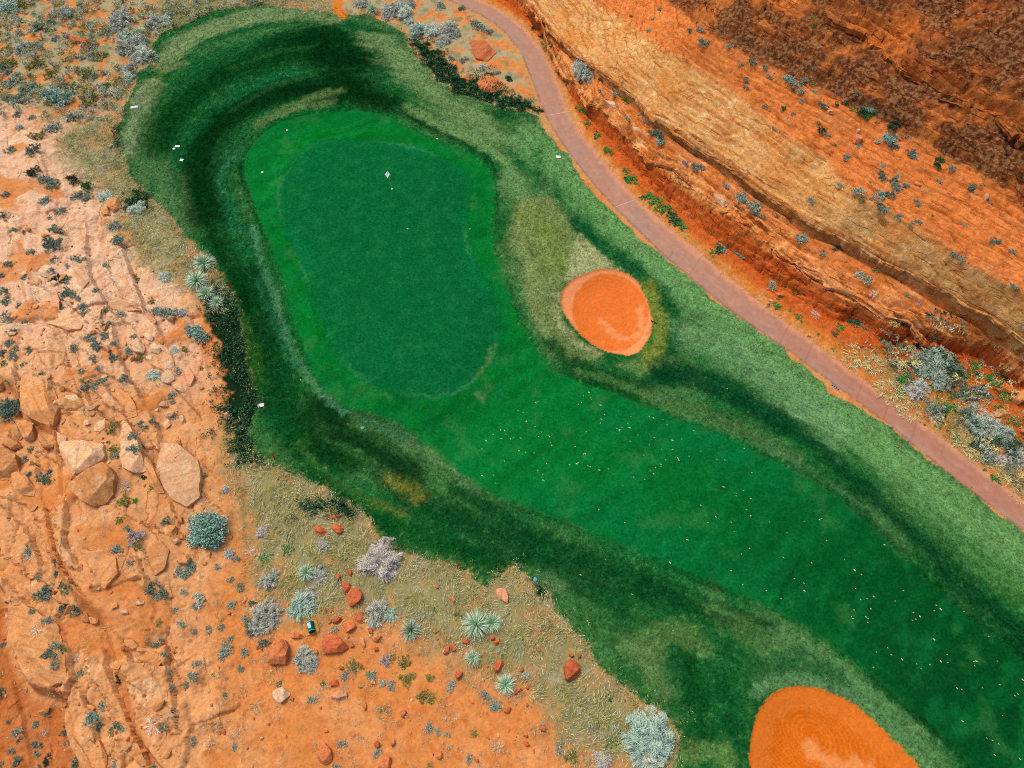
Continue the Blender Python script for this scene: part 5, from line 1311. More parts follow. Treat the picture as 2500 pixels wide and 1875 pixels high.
# ------------------------------------------------------------------ boulders and slabs
M_bould = attr_mat("boulder_stone", 0.92)
def stone_detail(m):
    nt = m.node_tree; b = nt.nodes["Principled BSDF"]; L = nt.links
    tc = nt.nodes.new("ShaderNodeTexCoord"); at_ = [n for n in nt.nodes if n.type == 'ATTRIBUTE'][0]
    n = nt.nodes.new("ShaderNodeTexNoise"); n.inputs["Scale"].default_value = 5.0; n.inputs["Detail"].default_value = 7; n.inputs["Roughness"].default_value = 0.7
    L.new(tc.outputs["Object"], n.inputs["Vector"])
    mr = nt.nodes.new("ShaderNodeMapRange"); mr.inputs[1].default_value = 0.3; mr.inputs[2].default_value = 0.7; mr.inputs[3].default_value = 0.74; mr.inputs[4].default_value = 1.24
    L.new(n.outputs["Fac"], mr.inputs[0])
    mx = nt.nodes.new("ShaderNodeMix"); mx.data_type = 'RGBA'; mx.blend_type = 'MULTIPLY'; mx.inputs["Factor"].default_value = 1
    L.new(at_.outputs["Color"], mx.inputs["A"]); L.new(mr.outputs[0], mx.inputs["B"]); L.new(mx.outputs["Result"], b.inputs["Base Color"])
    bp = nt.nodes.new("ShaderNodeBump"); bp.inputs["Strength"].default_value = 0.8; bp.inputs["Distance"].default_value = 0.06
    L.new(n.outputs["Fac"], bp.inputs["Height"]); L.new(bp.outputs[0], b.inputs["Normal"])
stone_detail(M_bould)
SCOL = {'tan': (222, 152, 94), 'pale': (234, 180, 134), 'cream': (240, 200, 158), 'pink': (230, 162, 122), 'red': (208, 110, 70), 'orange': (220, 130, 82), 'rust': (184, 88, 50)}
def boulder(name, pts, h, tone, seed, round_=0.5):
    rng = np.random.default_rng(seed)
    P0 = np.asarray(pts, float)
    cpx = P0.mean(0)
    g = on_ground(P0)
    gc = g.mean(0)
    base = np.percentile(g[:, 2], 35)
    W0 = g[:, :2].copy()
    ctr = W0.mean(0)
    O = W0 - ctr
    # resample the outline with a slightly ragged edge
    per = np.linalg.norm(np.roll(O, -1, 0) - O, axis=1).sum()
    nseg = int(np.clip(per / 0.16, 18, 110))
    Q = np.concatenate([O, O[:1]]); sl = np.concatenate([[0], np.cumsum(np.linalg.norm(np.diff(Q, axis=0), axis=1))])
    s = np.linspace(0, sl[-1], nseg, endpoint=False)
    ox = np.interp(s, sl, Q[:, 0]); oy = np.interp(s, sl, Q[:, 1])
    ox = 0.84 * ox + 0.08 * (np.roll(ox, 1) + np.roll(ox, -1)); oy = 0.84 * oy + 0.08 * (np.roll(oy, 1) + np.roll(oy, -1))
    fr = 1 + 0.05 * fbm(ox * 1.8 + seed, oy * 1.8, 440, 3)
    ox = ox * fr; oy = oy * fr
    rr = [(1.0, -0.4), (1.0, 0.22)] + [(a_, 1.0) for a_ in np.linspace(0.99, 0.07, 8 if per < 4 else 14 if per < 8 else 26)]
    # chiselled top: the lowest of several slanting planes
    Rm = np.hypot(ox, oy).max()
    planes = []
    for k in range(9 if round_ > 0 else 6):
        ph = rng.uniform(0, 6.283)
        ext = (ox * math.cos(ph) + oy * math.sin(ph)).max()
        planes.append((math.cos(ph), math.sin(ph), ext, rng.uniform(0.35, 0.92), rng.uniform(0.7, 2.2), 0.06 * rng.normal()))
    tilt = rng.normal(size=2) * 0.16 * h / Rm
    f = 1.6 / max(Rm, 0.25)
    def top(x, y):
        z = np.full(x.shape, 1.0) + (x * tilt[0] + y * tilt[1]) / h
        for c_, s_, ext, q0, sl, of in planes:
            q = (x * c_ + y * s_) / ext
            z = np.minimum(z, 1.0 + of - sl * np.maximum(q - q0, 0))
        z = z + 0.10 * fbm(x * f + seed, y * f, 400 + seed % 7, 3) + 0.05 * fbm(x * 2.3, y * 2.3 + seed, 405, 3)
        if tone in ('red', 'orange') and per > 7:
            q_ = z * 6 + 0.8 * fbm(x * 0.8, y * 0.8 + seed, 406, 3); z = (np.floor(q_) + sstep(0.6, 1.0, q_ - np.floor(q_))) / 6
        return np.clip(z, 0.25, 1.4) * h
    V = []
    for k, (a, b) in enumerate(rr):
        x = ox * a; y = oy * a
        z = np.full(nseg, b * h) if k < 2 else top(x, y)
        V.append(np.stack([x, y, z], 1))
    V = np.concatenate(V + [np.array([[0, 0, float(V[-1][:, 2].mean())]])])
    n = nseg
    F = []
    for k in range(len(rr) - 1):
        i = np.arange(n); j = (i + 1) % n
        F.append(np.stack([k * n + i, k * n + j, (k + 1) * n + j, (k + 1) * n + i], 1))
    F = np.concatenate(F)
    k = len(rr) - 1; i = np.arange(n); j = (i + 1) % n
    T = np.stack([k * n + i, k * n + j, np.full(n, len(V) - 1)], 1)
    faces = np.concatenate([F.ravel(), T.ravel()]); counts = np.concatenate([np.full(len(F), 4), np.full(len(T), 3)])
    c = alb(*SCOL[tone]) * np.ones((len(V), 3)) * rng.uniform(0.85, 1.12)
    dust = sstep(0.35, 0.0, V[:, 2] / h + 0.2 * fbm(V[:, 0] * 2 + seed, V[:, 1] * 2, 441, 3))[:, None]
    c = c * (1 - 0.7 * dust) + alb(206, 130, 74) * 0.7 * dust
    m1 = sstep(0.05, 0.5, fbm(V[:, 0] * 1.1 + seed, V[:, 1] * 1.1, 420, 4))[:, None]
    c = c * (1 - 0.5 * m1) + alb(*SCOL[{'tan': 'pale', 'pale': 'cream', 'cream': 'pale', 'pink': 'pale', 'red': 'orange', 'orange': 'red', 'rust': 'red'}[tone]]) * 0.5 * m1
    th = rng.uniform(0, 3.14)
    ln = pnoise((V[:, 0] * math.cos(th) + V[:, 1] * math.sin(th)) * 5, (V[:, 0] * -math.sin(th) + V[:, 1] * math.cos(th)) * 0.6, 430)
    c = c * (1 - 0.2 * sstep(0.2, 0.5, ln))[:, None] * rng.uniform(0.94, 1.06)
    me = raw_mesh(name, V, faces, counts, M_bould, c, True)
    return link(name, me, None, (ctr[0], ctr[1], base - 0.02)), cpx, per

STONES = []
def st_(ox, oy, rows):
    for tone, h, lab, *pts in rows:
        xy = [(pts[i], pts[i + 1]) for i in range(0, len(pts), 2)]
        STONES.append((CR(ox, oy, xy), h, tone, lab))
st_(0, 625, [
 ('tan', .8, "large tan slab block with a rounded lower end above the loose boulders", 150,800,290,800,350,850,372,950,385,1080,330,1108,250,1090,195,1040,165,920),
 ('tan', .55, "upright squarish boulder between the two leaning rocks at the left edge", 115,1070,190,1050,225,1110,235,1190,200,1210,160,1190,120,1120),
 ('tan', .4, "wedge rock leaning on the upright squarish boulder", 60,1110,110,1085,150,1170,140,1200,95,1170),
 ('tan', .45, "striped flat boulder at the left edge below the leaning wedge", 10,1200,60,1175,120,1200,150,1240,100,1265,40,1240,5,1225),
 ('tan', .5, "free standing boxy boulder right of the upright squarish boulder", 275,1140,330,1130,360,1180,350,1250,300,1260,275,1210),
 ('pale', .85, "upper half of the pair of broken blocks, smooth and pale streaked", 410,1220,530,1205,680,1222,695,1310,620,1370,540,1418,460,1425,415,1330),
 ('tan', .85, "lower half of the pair of broken blocks, fan shaped with a ragged edge", 460,1490,560,1425,690,1352,750,1390,770,1450,745,1550,690,1610,620,1635,550,1600,500,1550),
 ('pale', .7, "long pale slab with a rounded nose right of the broken blocks", 755,1095,850,1095,905,1180,945,1290,955,1390,890,1420,810,1385,765,1310),
 ('tan', .55, "narrow fin of rock beside the domed rock outcrop", 945,1300,1000,1340,1040,1450,1072,1540,1020,1540,975,1470,950,1370),
 ('pale', .5, "big smooth rock outcrop tapering down beside the round teal shrub", 1030,1200,1170,1230,1290,1330,1320,1440,1300,1580,1215,1635,1120,1585,1060,1490,1015,1380),
 ('pale', .32, "broad pale slab split by a dark crack, on the left slope", 240,380,330,360,460,380,540,440,530,480,450,492,380,460,300,440,260,410),
 ('pale', .25, "small pale slab right of the broad split slab", 580,370,620,335,660,340,665,400,635,415,590,400),
 ('cream', .4, "tall cream rock with a notch, leftmost of the cream rock group", 835,575,890,530,945,590,945,640,880,630,850,600),
 ('cream', .3, "smaller cream rock at the top of the cream rock group", 930,520,960,505,1000,525,990,555,940,550),
 ('cream', .32, "five sided cream rock at the right of the cream rock group", 970,590,1010,570,1050,605,1030,635,975,625),
 ('cream', .25, None, 1045,750,1110,735,1140,800,1100,835,1050,820),
 ('pale', .3, None, 1120,840,1160,825,1215,870,1190,890,1140,870),
 ('cream', .3, "whitish broken slab behind the green bush near the left edge", 245,85,290,55,340,75,360,110,300,145,260,125),
 ('pale', .25, None, 190,160,230,135,275,160,270,190,210,190),
 ('cream', .2, None, 320,170,350,160,385,180,350,200),
 ('cream', .2, None, 940,650,980,645,1000,680,960,685),
 ('cream', .2, None, 1060,690,1130,680,1130,740,1065,735),
 ('pale', .22, None, 1005,930,1080,940,1095,980,1030,975),
 ('pale', .25, None, 1155,1060,1190,1030,1205,1080,1180,1105),
 ('tan', .7, "big rounded boulder cut off by the left edge below the striped boulder", -60,1250,60,1260,140,1310,130,1420,70,1455,-60,1450),
 ('tan', .5, "long cracked rock below the big boulder at the left edge", 95,1420,150,1400,190,1440,235,1510,225,1560,150,1550,100,1490),
 ('tan', .5, None, -30,730,25,760,25,880,-30,890),
 ('pale', .2, None, 590,1060,690,1060,690,1110,650,1140,585,1130),
 ('cream', .22, "cream square cut block set in the tan slab", 425,905,510,905,520,950,425,945),
 ('pale', .3, None, 385,1150,440,1180,430,1240,390,1240),
 ('pink', .12, "flat pinkish slab just above the broad split slab", 260,240,370,235,395,300,380,350,280,362,245,300),
 ('pale', .18, "longest flat peach slab running down beside the weedy joint", 600,110,800,100,920,355,790,360,760,345,700,330,650,200),
 ('pale', .2, "pale oblong slab left of the longest peach slab", 480,60,550,55,580,160,530,215,490,160),
 ('pink', .12, "flat pinkish slab under the longest peach slab", 750,390,980,380,1030,440,960,490,820,500,740,460),
 ('pale', .18, "pale slab by the dry grass right of the weedy joint", 850,60,930,70,1000,150,950,185,890,130),
 ('tan', .18, "flat tan slab above the pair of broken blocks", 390,1030,570,1030,660,1130,580,1190,420,1200,385,1110),
 ('tan', .2, "orange tan slab in the middle of the left outcrop", 690,860,800,850,880,960,900,1040,760,1080,700,960),
 ('pink', .22, "pinkish outcrop under the pale rocks beside the teal cushion", 1150,730,1230,720,1270,790,1240,850,1160,830)])
st_(0, 1250, [
 ('tan', .4, "largest tan rock left of the round teal shrub", 1085,90,1130,80,1160,110,1145,155,1105,130), ('tan', .3, None, 1140,30,1185,30,1190,75,1150,80), ('pale', .3, None, 1095,180,1150,170,1180,190,1140,215),
 ('tan', .5, "smooth oval tan boulder below the round teal shrub", 1165,280,1200,265,1245,300,1230,345,1150,335), ('tan', .25, None, 1155,150,1200,145,1205,180,1165,180), ('tan', .25, None, 1205,130,1245,135,1255,180,1215,180),
 ('tan', .25, "square flat slab with an undercut lower edge in the lower left outcrop", 580,290,750,280,775,400,690,505,600,440),
 ('tan', .15, "smooth flat slab left of the round teal shrub", 930,150,1010,160,1105,250,1080,370,970,440,905,340),
 ('tan', .45, "large smooth ledge slab overhanging the dark soil at lower left", 55,540,170,600,380,720,420,880,430,1100,330,1130,250,1110,150,1010,60,820),
 ('tan', .5, "long layered spine of rock running to the bottom edge", 415,1170,500,1140,560,1200,600,1350,630,1500,650,1700,590,1700,520,1580,470,1450,440,1300),
 ('pale', .2, None, 770,620,830,640,840,665,790,665), ('pale', .2, None, 850,575,940,575,930,600,870,605), ('tan', .25, None, 810,830,870,830,905,870,870,890,820,870), ('tan', .25, None, 180,405,225,400,230,435,190,440),
 ('tan', .3, None, 580,680,640,690,640,730,590,725), ('tan', .14, "rounded flat slab in the lower middle of the left outcrop", 850,900,1000,900,1060,950,1030,1000,900,990),
 ('tan', .3, "tan block at the bottom edge beside the layered spine", 570,1470,660,1480,700,1580,690,1700,610,1700), ('tan', .3, None, 830,1460,880,1480,960,1640,920,1650,860,1560),
 ('orange', .15, None, 1420,1030,1430,1000,1410,990), ('tan', .15, None, 1470,150,1510,155,1500,185), ('tan', .2, None, 1350,255,1375,265,1365,300,1350,290), ('tan', .18, None, 1310,320,1340,325,1335,345,1310,345), ('orange', .18, None, 1475,640,1500,650,1490,670,1470,660)])
st_(625, 1250, [
 ('red', .35, "left of two red rocks at the dry grass tip by the turf", 380,110,400,90,450,110,480,135,430,160,385,140), ('red', .35, "right of two red rocks at the dry grass tip by the turf", 490,90,530,75,575,110,550,145,500,130), ('red', .2, None, 455,45,510,15,555,25,520,50),
 ('orange', .3, None, 515,420,530,390,550,415,530,455), ('red', .3, None, 590,400,610,365,625,385,620,420), ('red', .3, "tapered red rock above the heart shaped red boulder", 550,470,580,450,615,470,610,505,575,540),
 ('red', .5, "heart shaped red boulder left of the grey feathery brush", 595,545,625,500,670,490,692,530,690,570,650,605,610,620), ('orange', .4, "orange boulder right of the teal box, with a pointed right end", 545,740,590,700,630,710,655,745,590,785), ('red', .3, None, 490,720,530,680,565,690,530,730),
 ('red', .6, "widest red boulder, white flecked, below the teal box", 430,860,450,805,520,795,570,840,605,880,560,910,440,925), ('orange', .75, "tall red block standing in disturbed soil, tallest of the red boulders", 130,830,200,830,220,870,215,950,200,990,85,990,100,910),
 ('orange', .3, "flat orange rock right beneath the teal box pad", 225,790,250,780,325,800,310,820,230,820), ('cream', .4, "angular cream boulder on the open orange soil", 110,1160,170,1130,230,1180,165,1245,125,1210), ('pink', .35, "pinkish boulder with a flat lower edge on the open orange soil", 480,1210,520,1160,590,1160,595,1200,530,1230),
 ('orange', .4, "oval orange boulder with layered left side near the bottom edge", 400,1590,415,1520,450,1495,495,1540,495,1610,470,1640,410,1620), ('red', .25, None, 640,660,690,650,715,690,690,725,640,700), ('pink', .2, None, 670,810,700,815,710,870,690,895), ('orange', .25, None, 755,830,800,795,825,810,790,850),
 ('red', .2, None, 725,760,750,750,765,785,740,800), ('red', .2, None, 765,880,785,870,795,900,775,910), ('red', .2, None, 1160,480,1185,470,1195,490,1170,500), ('orange', .22, None, 1255,555,1275,545,1295,575,1280,595),
 ('pink', .3, "pinkish oblong rock above the double yucca", 1555,500,1610,490,1630,530,1635,600,1560,550), ('pink', .12, None, 1395,550,1425,545,1430,570), ('red', .25, None, 1320,825,1350,815,1395,835,1375,855,1330,850), ('red', .25, None, 1515,810,1540,795,1550,830,1525,835),
 ('red', .25, None, 1535,840,1580,820,1590,845,1550,870), ('red', .25, None, 1215,920,1230,870,1255,870,1250,910,1235,935), ('red', .3, None, 1255,860,1275,845,1300,870,1295,900,1265,905), ('red', .35, None, 1540,1030,1550,965,1590,955,1605,990,1580,1030,1545,1060),
 ('red', .35, None, 1290,1050,1310,1025,1340,1040,1330,1085,1300,1100), ('orange', .15, None, 1140,770,1175,770,1165,790), ('red', .12, None, 1160,820,1185,820,1180,835), ('orange', .25, None, 1155,1560,1205,1550,1215,1590,1180,1605), ('red', .2, None, 1410,1600,1440,1600,1445,1625),
 ('red', .25, None, 1600,1270,1655,1265,1650,1300,1605,1300), ('orange', .35, "broad orange boulder cut by the bottom edge", 780,1670,840,1580,880,1590,870,1670), ('orange', .22, None, 685,1250,705,1225,725,1265,710,1295), ('orange', .25, None, 930,1300,960,1280,985,1300,950,1340),
 ('red', .15, None, 440,640,455,625,465,640,450,660), ('pink', .15, None, 655,1130,680,1120,695,1135,670,1140), ('pink', .22, None, 730,1095,770,1090,780,1120,740,1115), ('orange', .25, None, 870,1490,895,1465,910,1490,885,1530), ('red', .25, None, 760,1500,790,1480,815,1510,780,1530),
 ('orange', .12, None, 470,630,490,625,488,648), ('red', .12, None, 560,360,575,355,570,385), ('orange', .2, None, 380,900,400,890,405,920,385,920), ('red', .2, None, 470,1100,530,1080,540,1130,490,1140), ('orange', .2, None, 600,850,625,845,640,870,610,880)])
st_(1250, 1250, [
 ('red', .7, "lone red boulder with a ridge on top in the dry grass", 330,1000,385,945,435,985,442,1050,400,1085,345,1098), ('red', .25, None, 365,925,390,915,405,940,380,945), ('red', .22, None, 425,925,445,915,450,940,430,950), ('orange', .15, None, 160,890,185,885,195,905,165,908),
 ('red', .22, None, 48,1020,65,1003,80,1025,65,1045), ('red', .3, "rounded red rock on the patch of orange soil in the dry grass", 180,1395,200,1375,222,1400,210,1425,185,1420), ('red', .2, None, 80,1510,95,1485,118,1510,100,1525), ('red', .2, None, 0,1160,60,1140,70,1155,10,1185),
 ('red', .15, None, 88,1135,110,1120,112,1150,95,1155), ('red', .15, None, 85,1245,100,1235,108,1260,92,1268), ('red', .2, None, 70,1450,100,1440,105,1465), ('red', .1, None, 178,1225,190,1222,190,1240)])
st_(1875, 625, [
 ('tan', 1.0, "square tan rock block below the cliff at the right edge", 1555,920,1600,880,1680,900,1680,935,1610,970), ('tan', .25, None, 1450,1010,1500,990,1560,1000,1545,1040,1480,1050), ('orange', .4, None, 1620,1130,1680,1115,1680,1155,1630,1150),
 ('orange', .3, None, 1450,860,1500,870,1500,895), ('orange', .3, None, 45,240,95,240,105,265,60,265), ('pale', .2, None, 5,285,25,280,30,305,12,305)])
st_(1250, 0, [('pale', .3, "flat pale rock on the bench above the orange cliff", 775,820,830,830,850,860,790,868), ('cream', .25, None, 600,655,650,640,690,690,640,700), ('pale', .3, None, 1300,1260,1350,1265,1400,1330,1370,1350,1320,1310)])
st_(1875, 0, [('pale', .3, None, 380,720,420,720,425,738,385,738), ('pale', .3, None, 565,845,590,840,592,868,570,868), ('orange', .5, "rounded rust orange boulder amid rubble on the upper slope", 540,890,580,870,610,900,590,945,545,935), ('pale', .3, None, 1400,1265,1425,1260,1425,1300,1405,1300), ('tan', .3, None, 1455,1040,1480,1040,1485,1065)])
st_(0, 0, [
 ('orange', .3, None, 945,120,965,115,965,140,950,140), ('orange', .3, None, 410,240,440,220,460,240,440,255), ('red', .4, "long broken orange rock row in the far scrub", 450,250,520,260,590,275,575,295,520,285,460,285),
 ('tan', .55, "rounded tan boulder at the foot of the pale rock by the dry grass", 700,1310,780,1300,790,1350,740,1380,705,1350), ('tan', .3, None, 640,1350,700,1340,720,1395,660,1400), ('tan', .25, "small tan rock at the turf edge beside the green spiky yucca", 980,420,1010,415,1025,430,1000,435), ('tan', .25, "flat orange tan rock in bare soil of the far scrub", 225,220,270,225,280,270,240,260)])
st_(625, 0, [('orange', .28, "lower red ledge rock left of the path bend", 1430,540,1460,500,1530,490,1620,540,1560,600,1460,605), ('orange', .28, "upper red ledge rock between the path bend and grey brush", 1380,260,1480,270,1560,340,1500,400,1420,385), ('orange', .2, None, 1215,485,1240,480,1250,500,1225,500), ('orange', .2, None, 1350,510,1395,520,1380,535)])
BV, BF = [], []
for i, (pts, h, tone, lab) in enumerate(STONES):
    flat_ = h < 0.22 and len(pts) > 5
    nm = 'boulder'
    o, c, per = boulder(nm, pts, h, tone, i + 3)
    off = len(BV); lx, ly, lz = o.location
    BV.extend([(v.co.x + lx, v.co.y + ly, v.co.z + lz) for v in o.data.vertices]); BF.extend([tuple(off + q for q in p.vertices) for p in o.data.polygons])
    if per < 3.2: o.name = 'rock'
    elif lab and 'slab' in lab: o.name = 'flat_boulder'
    if lab:
        tag(o, lab, 'boulder' if per >= 3.2 else 'rock', "loose boulders and slabs of red sandstone")
    else:
        sz = 'small' if per < 2.4 else 'medium' if per < 5 else 'large'
        g = on_ground([c])[0]
        TODO.append((o, f"{sz} {({'tan': 'tan', 'pale': 'pale peach', 'cream': 'cream', 'pink': 'pinkish', 'red': 'red', 'orange': 'orange', 'rust': 'rust red'})[tone]} {'rock' if per < 3.2 else 'boulder'}", c[0], c[1], o.name.split('.')[0], "loose boulders and slabs of red sandstone", 'rock', zone_word(g)))

# plants that grow in cracks of the slabs stand on the slab, not under it
from mathutils import Vector
from mathutils.bvhtree import BVHTree
tree = BVHTree.FromPolygons(BV, BF)
for root, px, py in PLOBJ:
    x, y, z = root.location
    hit = tree.ray_cast(Vector((x, y, z + 8)), Vector((0, 0, -1)))
    if hit[0] is not None and hit[0].z > z:
        # slide towards the viewer's line so that it still stands where the photograph shows it
        p = at(px, py, hit[0].z)
        h2 = tree.ray_cast(Vector((p[0], p[1], z + 8)), Vector((0, 0, -1)))
        if h2[0] is not None:
            root.location = (p[0], p[1], h2[0].z - 0.03)
        else:
            root.location = (x, y, hit[0].z - 0.03)

# ------------------------------------------------------------------ hole furniture
M_white = flat_mat("white_paint", (238, 240, 236), 0.6, 0.04)
M_pole = flat_mat("yellow_green_pole", (186, 222, 128), 0.5, 0.05)
M_cup = flat_mat("white_cup", (212, 240, 214), 0.5, 0.03)
M_red = flat_mat("red_stake_paint", (222, 66, 34), 0.6, 0.08)
M_teal = flat_mat("teal_shell", (14, 128, 112), 0.45, 0.10)
M_tealp = flat_mat("pale_teal_rim", (120, 196, 178), 0.5, 0.06)
M_deep = flat_mat("deep_teal_shell", (0, 92, 84), 0.45, 0.10)
M_panel = flat_mat("white_panel", (196, 224, 226), 0.5, 0.06)
M_pad = flat_mat("dusty_pad", (226, 146, 66), 0.9, 0.10)
M_iron = flat_mat("drain_iron", (158, 146, 146), 0.7, 0.10)
M_black = flat_mat("drain_opening", (18, 14, 14), 0.9, 0.1)
M_rake = flat_mat("rake_wood", (40, 38, 20), 0.8, 0.1)
M_head = flat_mat("sprinkler_cap", (112, 190, 160), 0.5, 0.06)
M_pball = flat_mat("blue_marker", (112, 160, 196), 0.5, 0.05)
M_flag = flat_mat("flag_cloth", (240, 242, 240), 0.7, 0.04)

import bmesh
def bm_obj(name, build, mat, parent=None, loc=(0, 0, 0)):
    bm = bmesh.new(); build(bm)
    me = bpy.data.meshes.new(name); bm.to_mesh(me); bm.free()
    me.materials.append(mat)
    return link(name, me, parent, loc)
def cyl(bm, r0, r1, z0, z1, n=14, x=0, y=0):
    a = [bm.verts.new((x + r0 * math.cos(2 * math.pi * i / n), y + r0 * math.sin(2 * math.pi * i / n), z0)) for i in range(n)]
    b = [bm.verts.new((x + r1 * math.cos(2 * math.pi * i / n), y + r1 * math.sin(2 * math.pi * i / n), z1)) for i in range(n)]
    for i in range(n):
        bm.faces.new((a[i], a[(i + 1) % n], b[(i + 1) % n], b[i]))
    bm.faces.new(b); bm.faces.new(a[::-1])
def box(bm, x0, x1, y0, y1, z0, z1, bev=0.0):
    r = bmesh.ops.create_cube(bm, size=1.0)
    for v in r['verts']:
        v.co = ((x0 + x1) / 2 + v.co.x * (x1 - x0), (y0 + y1) / 2 + v.co.y * (y1 - y0), (z0 + z1) / 2 + v.co.z * (z1 - z0))
    if bev:
        es = list({e for v in r['verts'] for e in v.link_edges})
        bmesh.ops.bevel(bm, geom=es, offset=bev, segments=2, affect='EDGES')

# flagstick
g = on_ground([[957.3, 461.5]])[0]
fs = empty("flagstick", (g[0], g[1], g[2]))
tag(fs, "yellow-green flagstick with a white diamond flag standing in the cup on the green", "flagstick")
bm_obj("pole", lambda bm: cyl(bm, 0.034, 0.028, -0.05, 2.10, 10), M_pole, fs)
def cup(bm):
    cyl(bm, 0.085, 0.085, -0.02, 0.03, 18)
bm_obj("cup", cup, M_cup, fs)
def flag(bm):
    # small flag hanging in soft folds round the top of the pole
    N, Mr = 9, 12
    grid = []
    for j in range(Mr + 1):
        v = j / Mr
        wv = 0.30 * (1 - abs(2 * v - 1.0) ** 1.2) + 0.03
        row = []
        for i in range(N):
            u = i / (N - 1) - 0.5
            row.append(bm.verts.new((u * wv * 1.3, -0.03 - 0.42 * v + 0.03 * math.sin(u * 11 + v * 3), 2.14 - v * 0.34)))
        grid.append(row)
    for j in range(Mr):
        for i in range(N - 1):
            bm.faces.new((grid[j][i], grid[j + 1][i], grid[j + 1][i + 1], grid[j][i + 1]))
bm_obj("flag", flag, M_flag, fs)
fs.rotation_euler = (0, rad(-2.0), 0)

# red hazard stakes: base pixel and lean
for (bx, by), (tx, ty), lab in [((282, 336), (273, 318), "red hazard stake by the dark bush left of the twin white plates"), ((562, 703), (557, 688), "red hazard stake beside the cluster of four yuccas"), ((672, 1123), (664, 1108), "red hazard stake at the turf edge above the dry grass corner"), ((1114, 1388), (1121, 1374), "orange-red hazard stake leaning at the turf edge above the dry grass")]:
    g = on_ground([[bx, by]])[0]
    t = at(tx, ty, g[2] + 0.55)
    lean = np.array([t[0] - g[0], t[1] - g[1], 0.62])
    def stake(bm, L=lean):
        e = 0.04
        lo = [bm.verts.new((sx * e, sy * e, -0.1)) for sx, sy in ((-1, -1), (1, -1), (1, 1), (-1, 1))]
        hi = [bm.verts.new((L[0] + sx * e, L[1] + sy * e, L[2])) for sx, sy in ((-1, -1), (1, -1), (1, 1), (-1, 1))]
        tip = bm.verts.new((L[0] * 1.06, L[1] * 1.06, L[2] + 0.05))
        for i in range(4):
            bm.faces.new((lo[i], lo[(i + 1) % 4], hi[(i + 1) % 4], hi[i])); bm.faces.new((hi[i], hi[(i + 1) % 4], tip))
        bm.faces.new(lo[::-1])
    tag(bm_obj("hazard_stake", stake, M_red, None, g), lab, "stake", "red stakes along the turf edge")

# white plates and sprinkler heads in the rough
def plate(cx, cy, w, h, ang, lab, group, mat=M_white):
    g = on_ground([[cx, cy]])[0]
    m = m_per_px(cx, cy)
    o = bm_obj("marker_plate", lambda bm: box(bm, -w * m / 2, w * m / 2, -h * m / 2 * 1.25, h * m / 2 * 1.25, -0.03, 0.02, 0.008), mat, None, (g[0], g[1], g[2] + 0.03))
    o.rotation_euler = (0, 0, rad(ang))
    return tag(o, lab, "marker plate", group)
plate(323.5, 262.8, 8.5, 5.6, 3, "left one of twin square white plates on the pale rough", "white plates in the rough")
plate(332.3, 261.2, 8.5, 5.8, 6, "right one of twin square white plates on the pale rough", "white plates in the rough")
plate(433.2, 357.8, 11.5, 4.8, 0, "oblong white plate on the left rough with a white cap at its corner", "white plates in the rough")
plate(443.6, 391.2, 8.6, 6.0, -8, "lone square white plate on the left rough, below a small brown spot", "white plates in the rough")
plate(1363, 383.5, 12.0, 6.5, -8, "white plate on the rough beside the cart path", "white plates in the rough")
plate(637, 990, 15.0, 7.5, 14, "pale grey plate at the left turf edge beside the dark ground cover", "white plates in the rough")
def head(cx, cy, r, lab, mat, nm="sprinkler_head", cat="sprinkler", grp="round caps set in the turf"):
    g = on_ground([[cx, cy]])[0]; m = m_per_px(cx, cy)
    root = empty(nm, g)
    bm_obj("rim", lambda bm: cyl(bm, r * m, r * m * 0.94, -0.03, 0.035, 18), mat, root)
    bm_obj("cap", lambda bm: cyl(bm, r * m * 0.62, r * m * 0.55, 0.034, 0.05, 16), M_cup if mat is M_white else mat, root)
    tag(root, lab, cat, grp)
head(424.8, 363.5, 3.4, "small white sprinkler cap beside the oblong white plate", M_white)
head(640.5, 421, 3.0, "small white sprinkler cap at the left edge of the bright fringe", M_white)
head(700.8, 318.5, 2.6, "small white sprinkler cap on the fringe up-left of the green", M_white)
head(884.8, 1045, 4.2, "mint green sprinkler cap in the lower left rough", M_head)
head(1067, 339, 2.0, "tiny white cap on the fringe beyond the top right of the green", M_white)
head(1306.5, 1414.5, 5.6, "round blue cap at the tip of the dry grass corner", M_pball)
for bx, by, lab in [(996, 559.5, "single white golf ball lying on the putting green"), (1147.5, 560, "white golf ball on the fringe right of the green")]:
    g = on_ground([[bx, by]])[0]
    def ball(bm):
        bmesh.ops.create_icosphere(bm, subdivisions=3, radius=0.05)
    tag(bm_obj("golf_ball", ball, M_white, None, (g[0], g[1], g[2] + 0.045)), lab, "golf ball", "golf balls by the green")

# teal box on its dusty square pad
gp = on_ground([[761, 1532]])[0]
bx = empty("utility_box", gp, rad(30))
tag(bx, "rounded teal utility box with a white panel on a dusty orange square pad", "utility box")
bm_obj("pad", lambda bm: box(bm, -0.42, 0.42, -0.42, 0.42, -0.05, 0.07, 0.02), M_pad, bx)
def half_shell(bm, r, y0, y1, z0, hgt, n=14):
    rows = []
    for y in (y0, y1):
        rows.append([bm.verts.new((r * math.cos(math.pi * i / n), y, z0 + hgt * math.sin(math.pi * i / n) ** 0.8)) for i in range(n + 1)])
    for i in range(n):
        bm.faces.new((rows[0][i], rows[0][i + 1], rows[1][i + 1], rows[1][i]))
    bm.faces.new(rows[0]); bm.faces.new(rows[1][::-1])
bm_obj("housing", lambda bm: half_shell(bm, 0.215, -0.27, 0.30, 0.07, 0.52), M_teal, bx)
bm_obj("front_cover", lambda bm: half_shell(bm, 0.19, -0.35, -0.268, 0.07, 0.40), M_deep, bx)
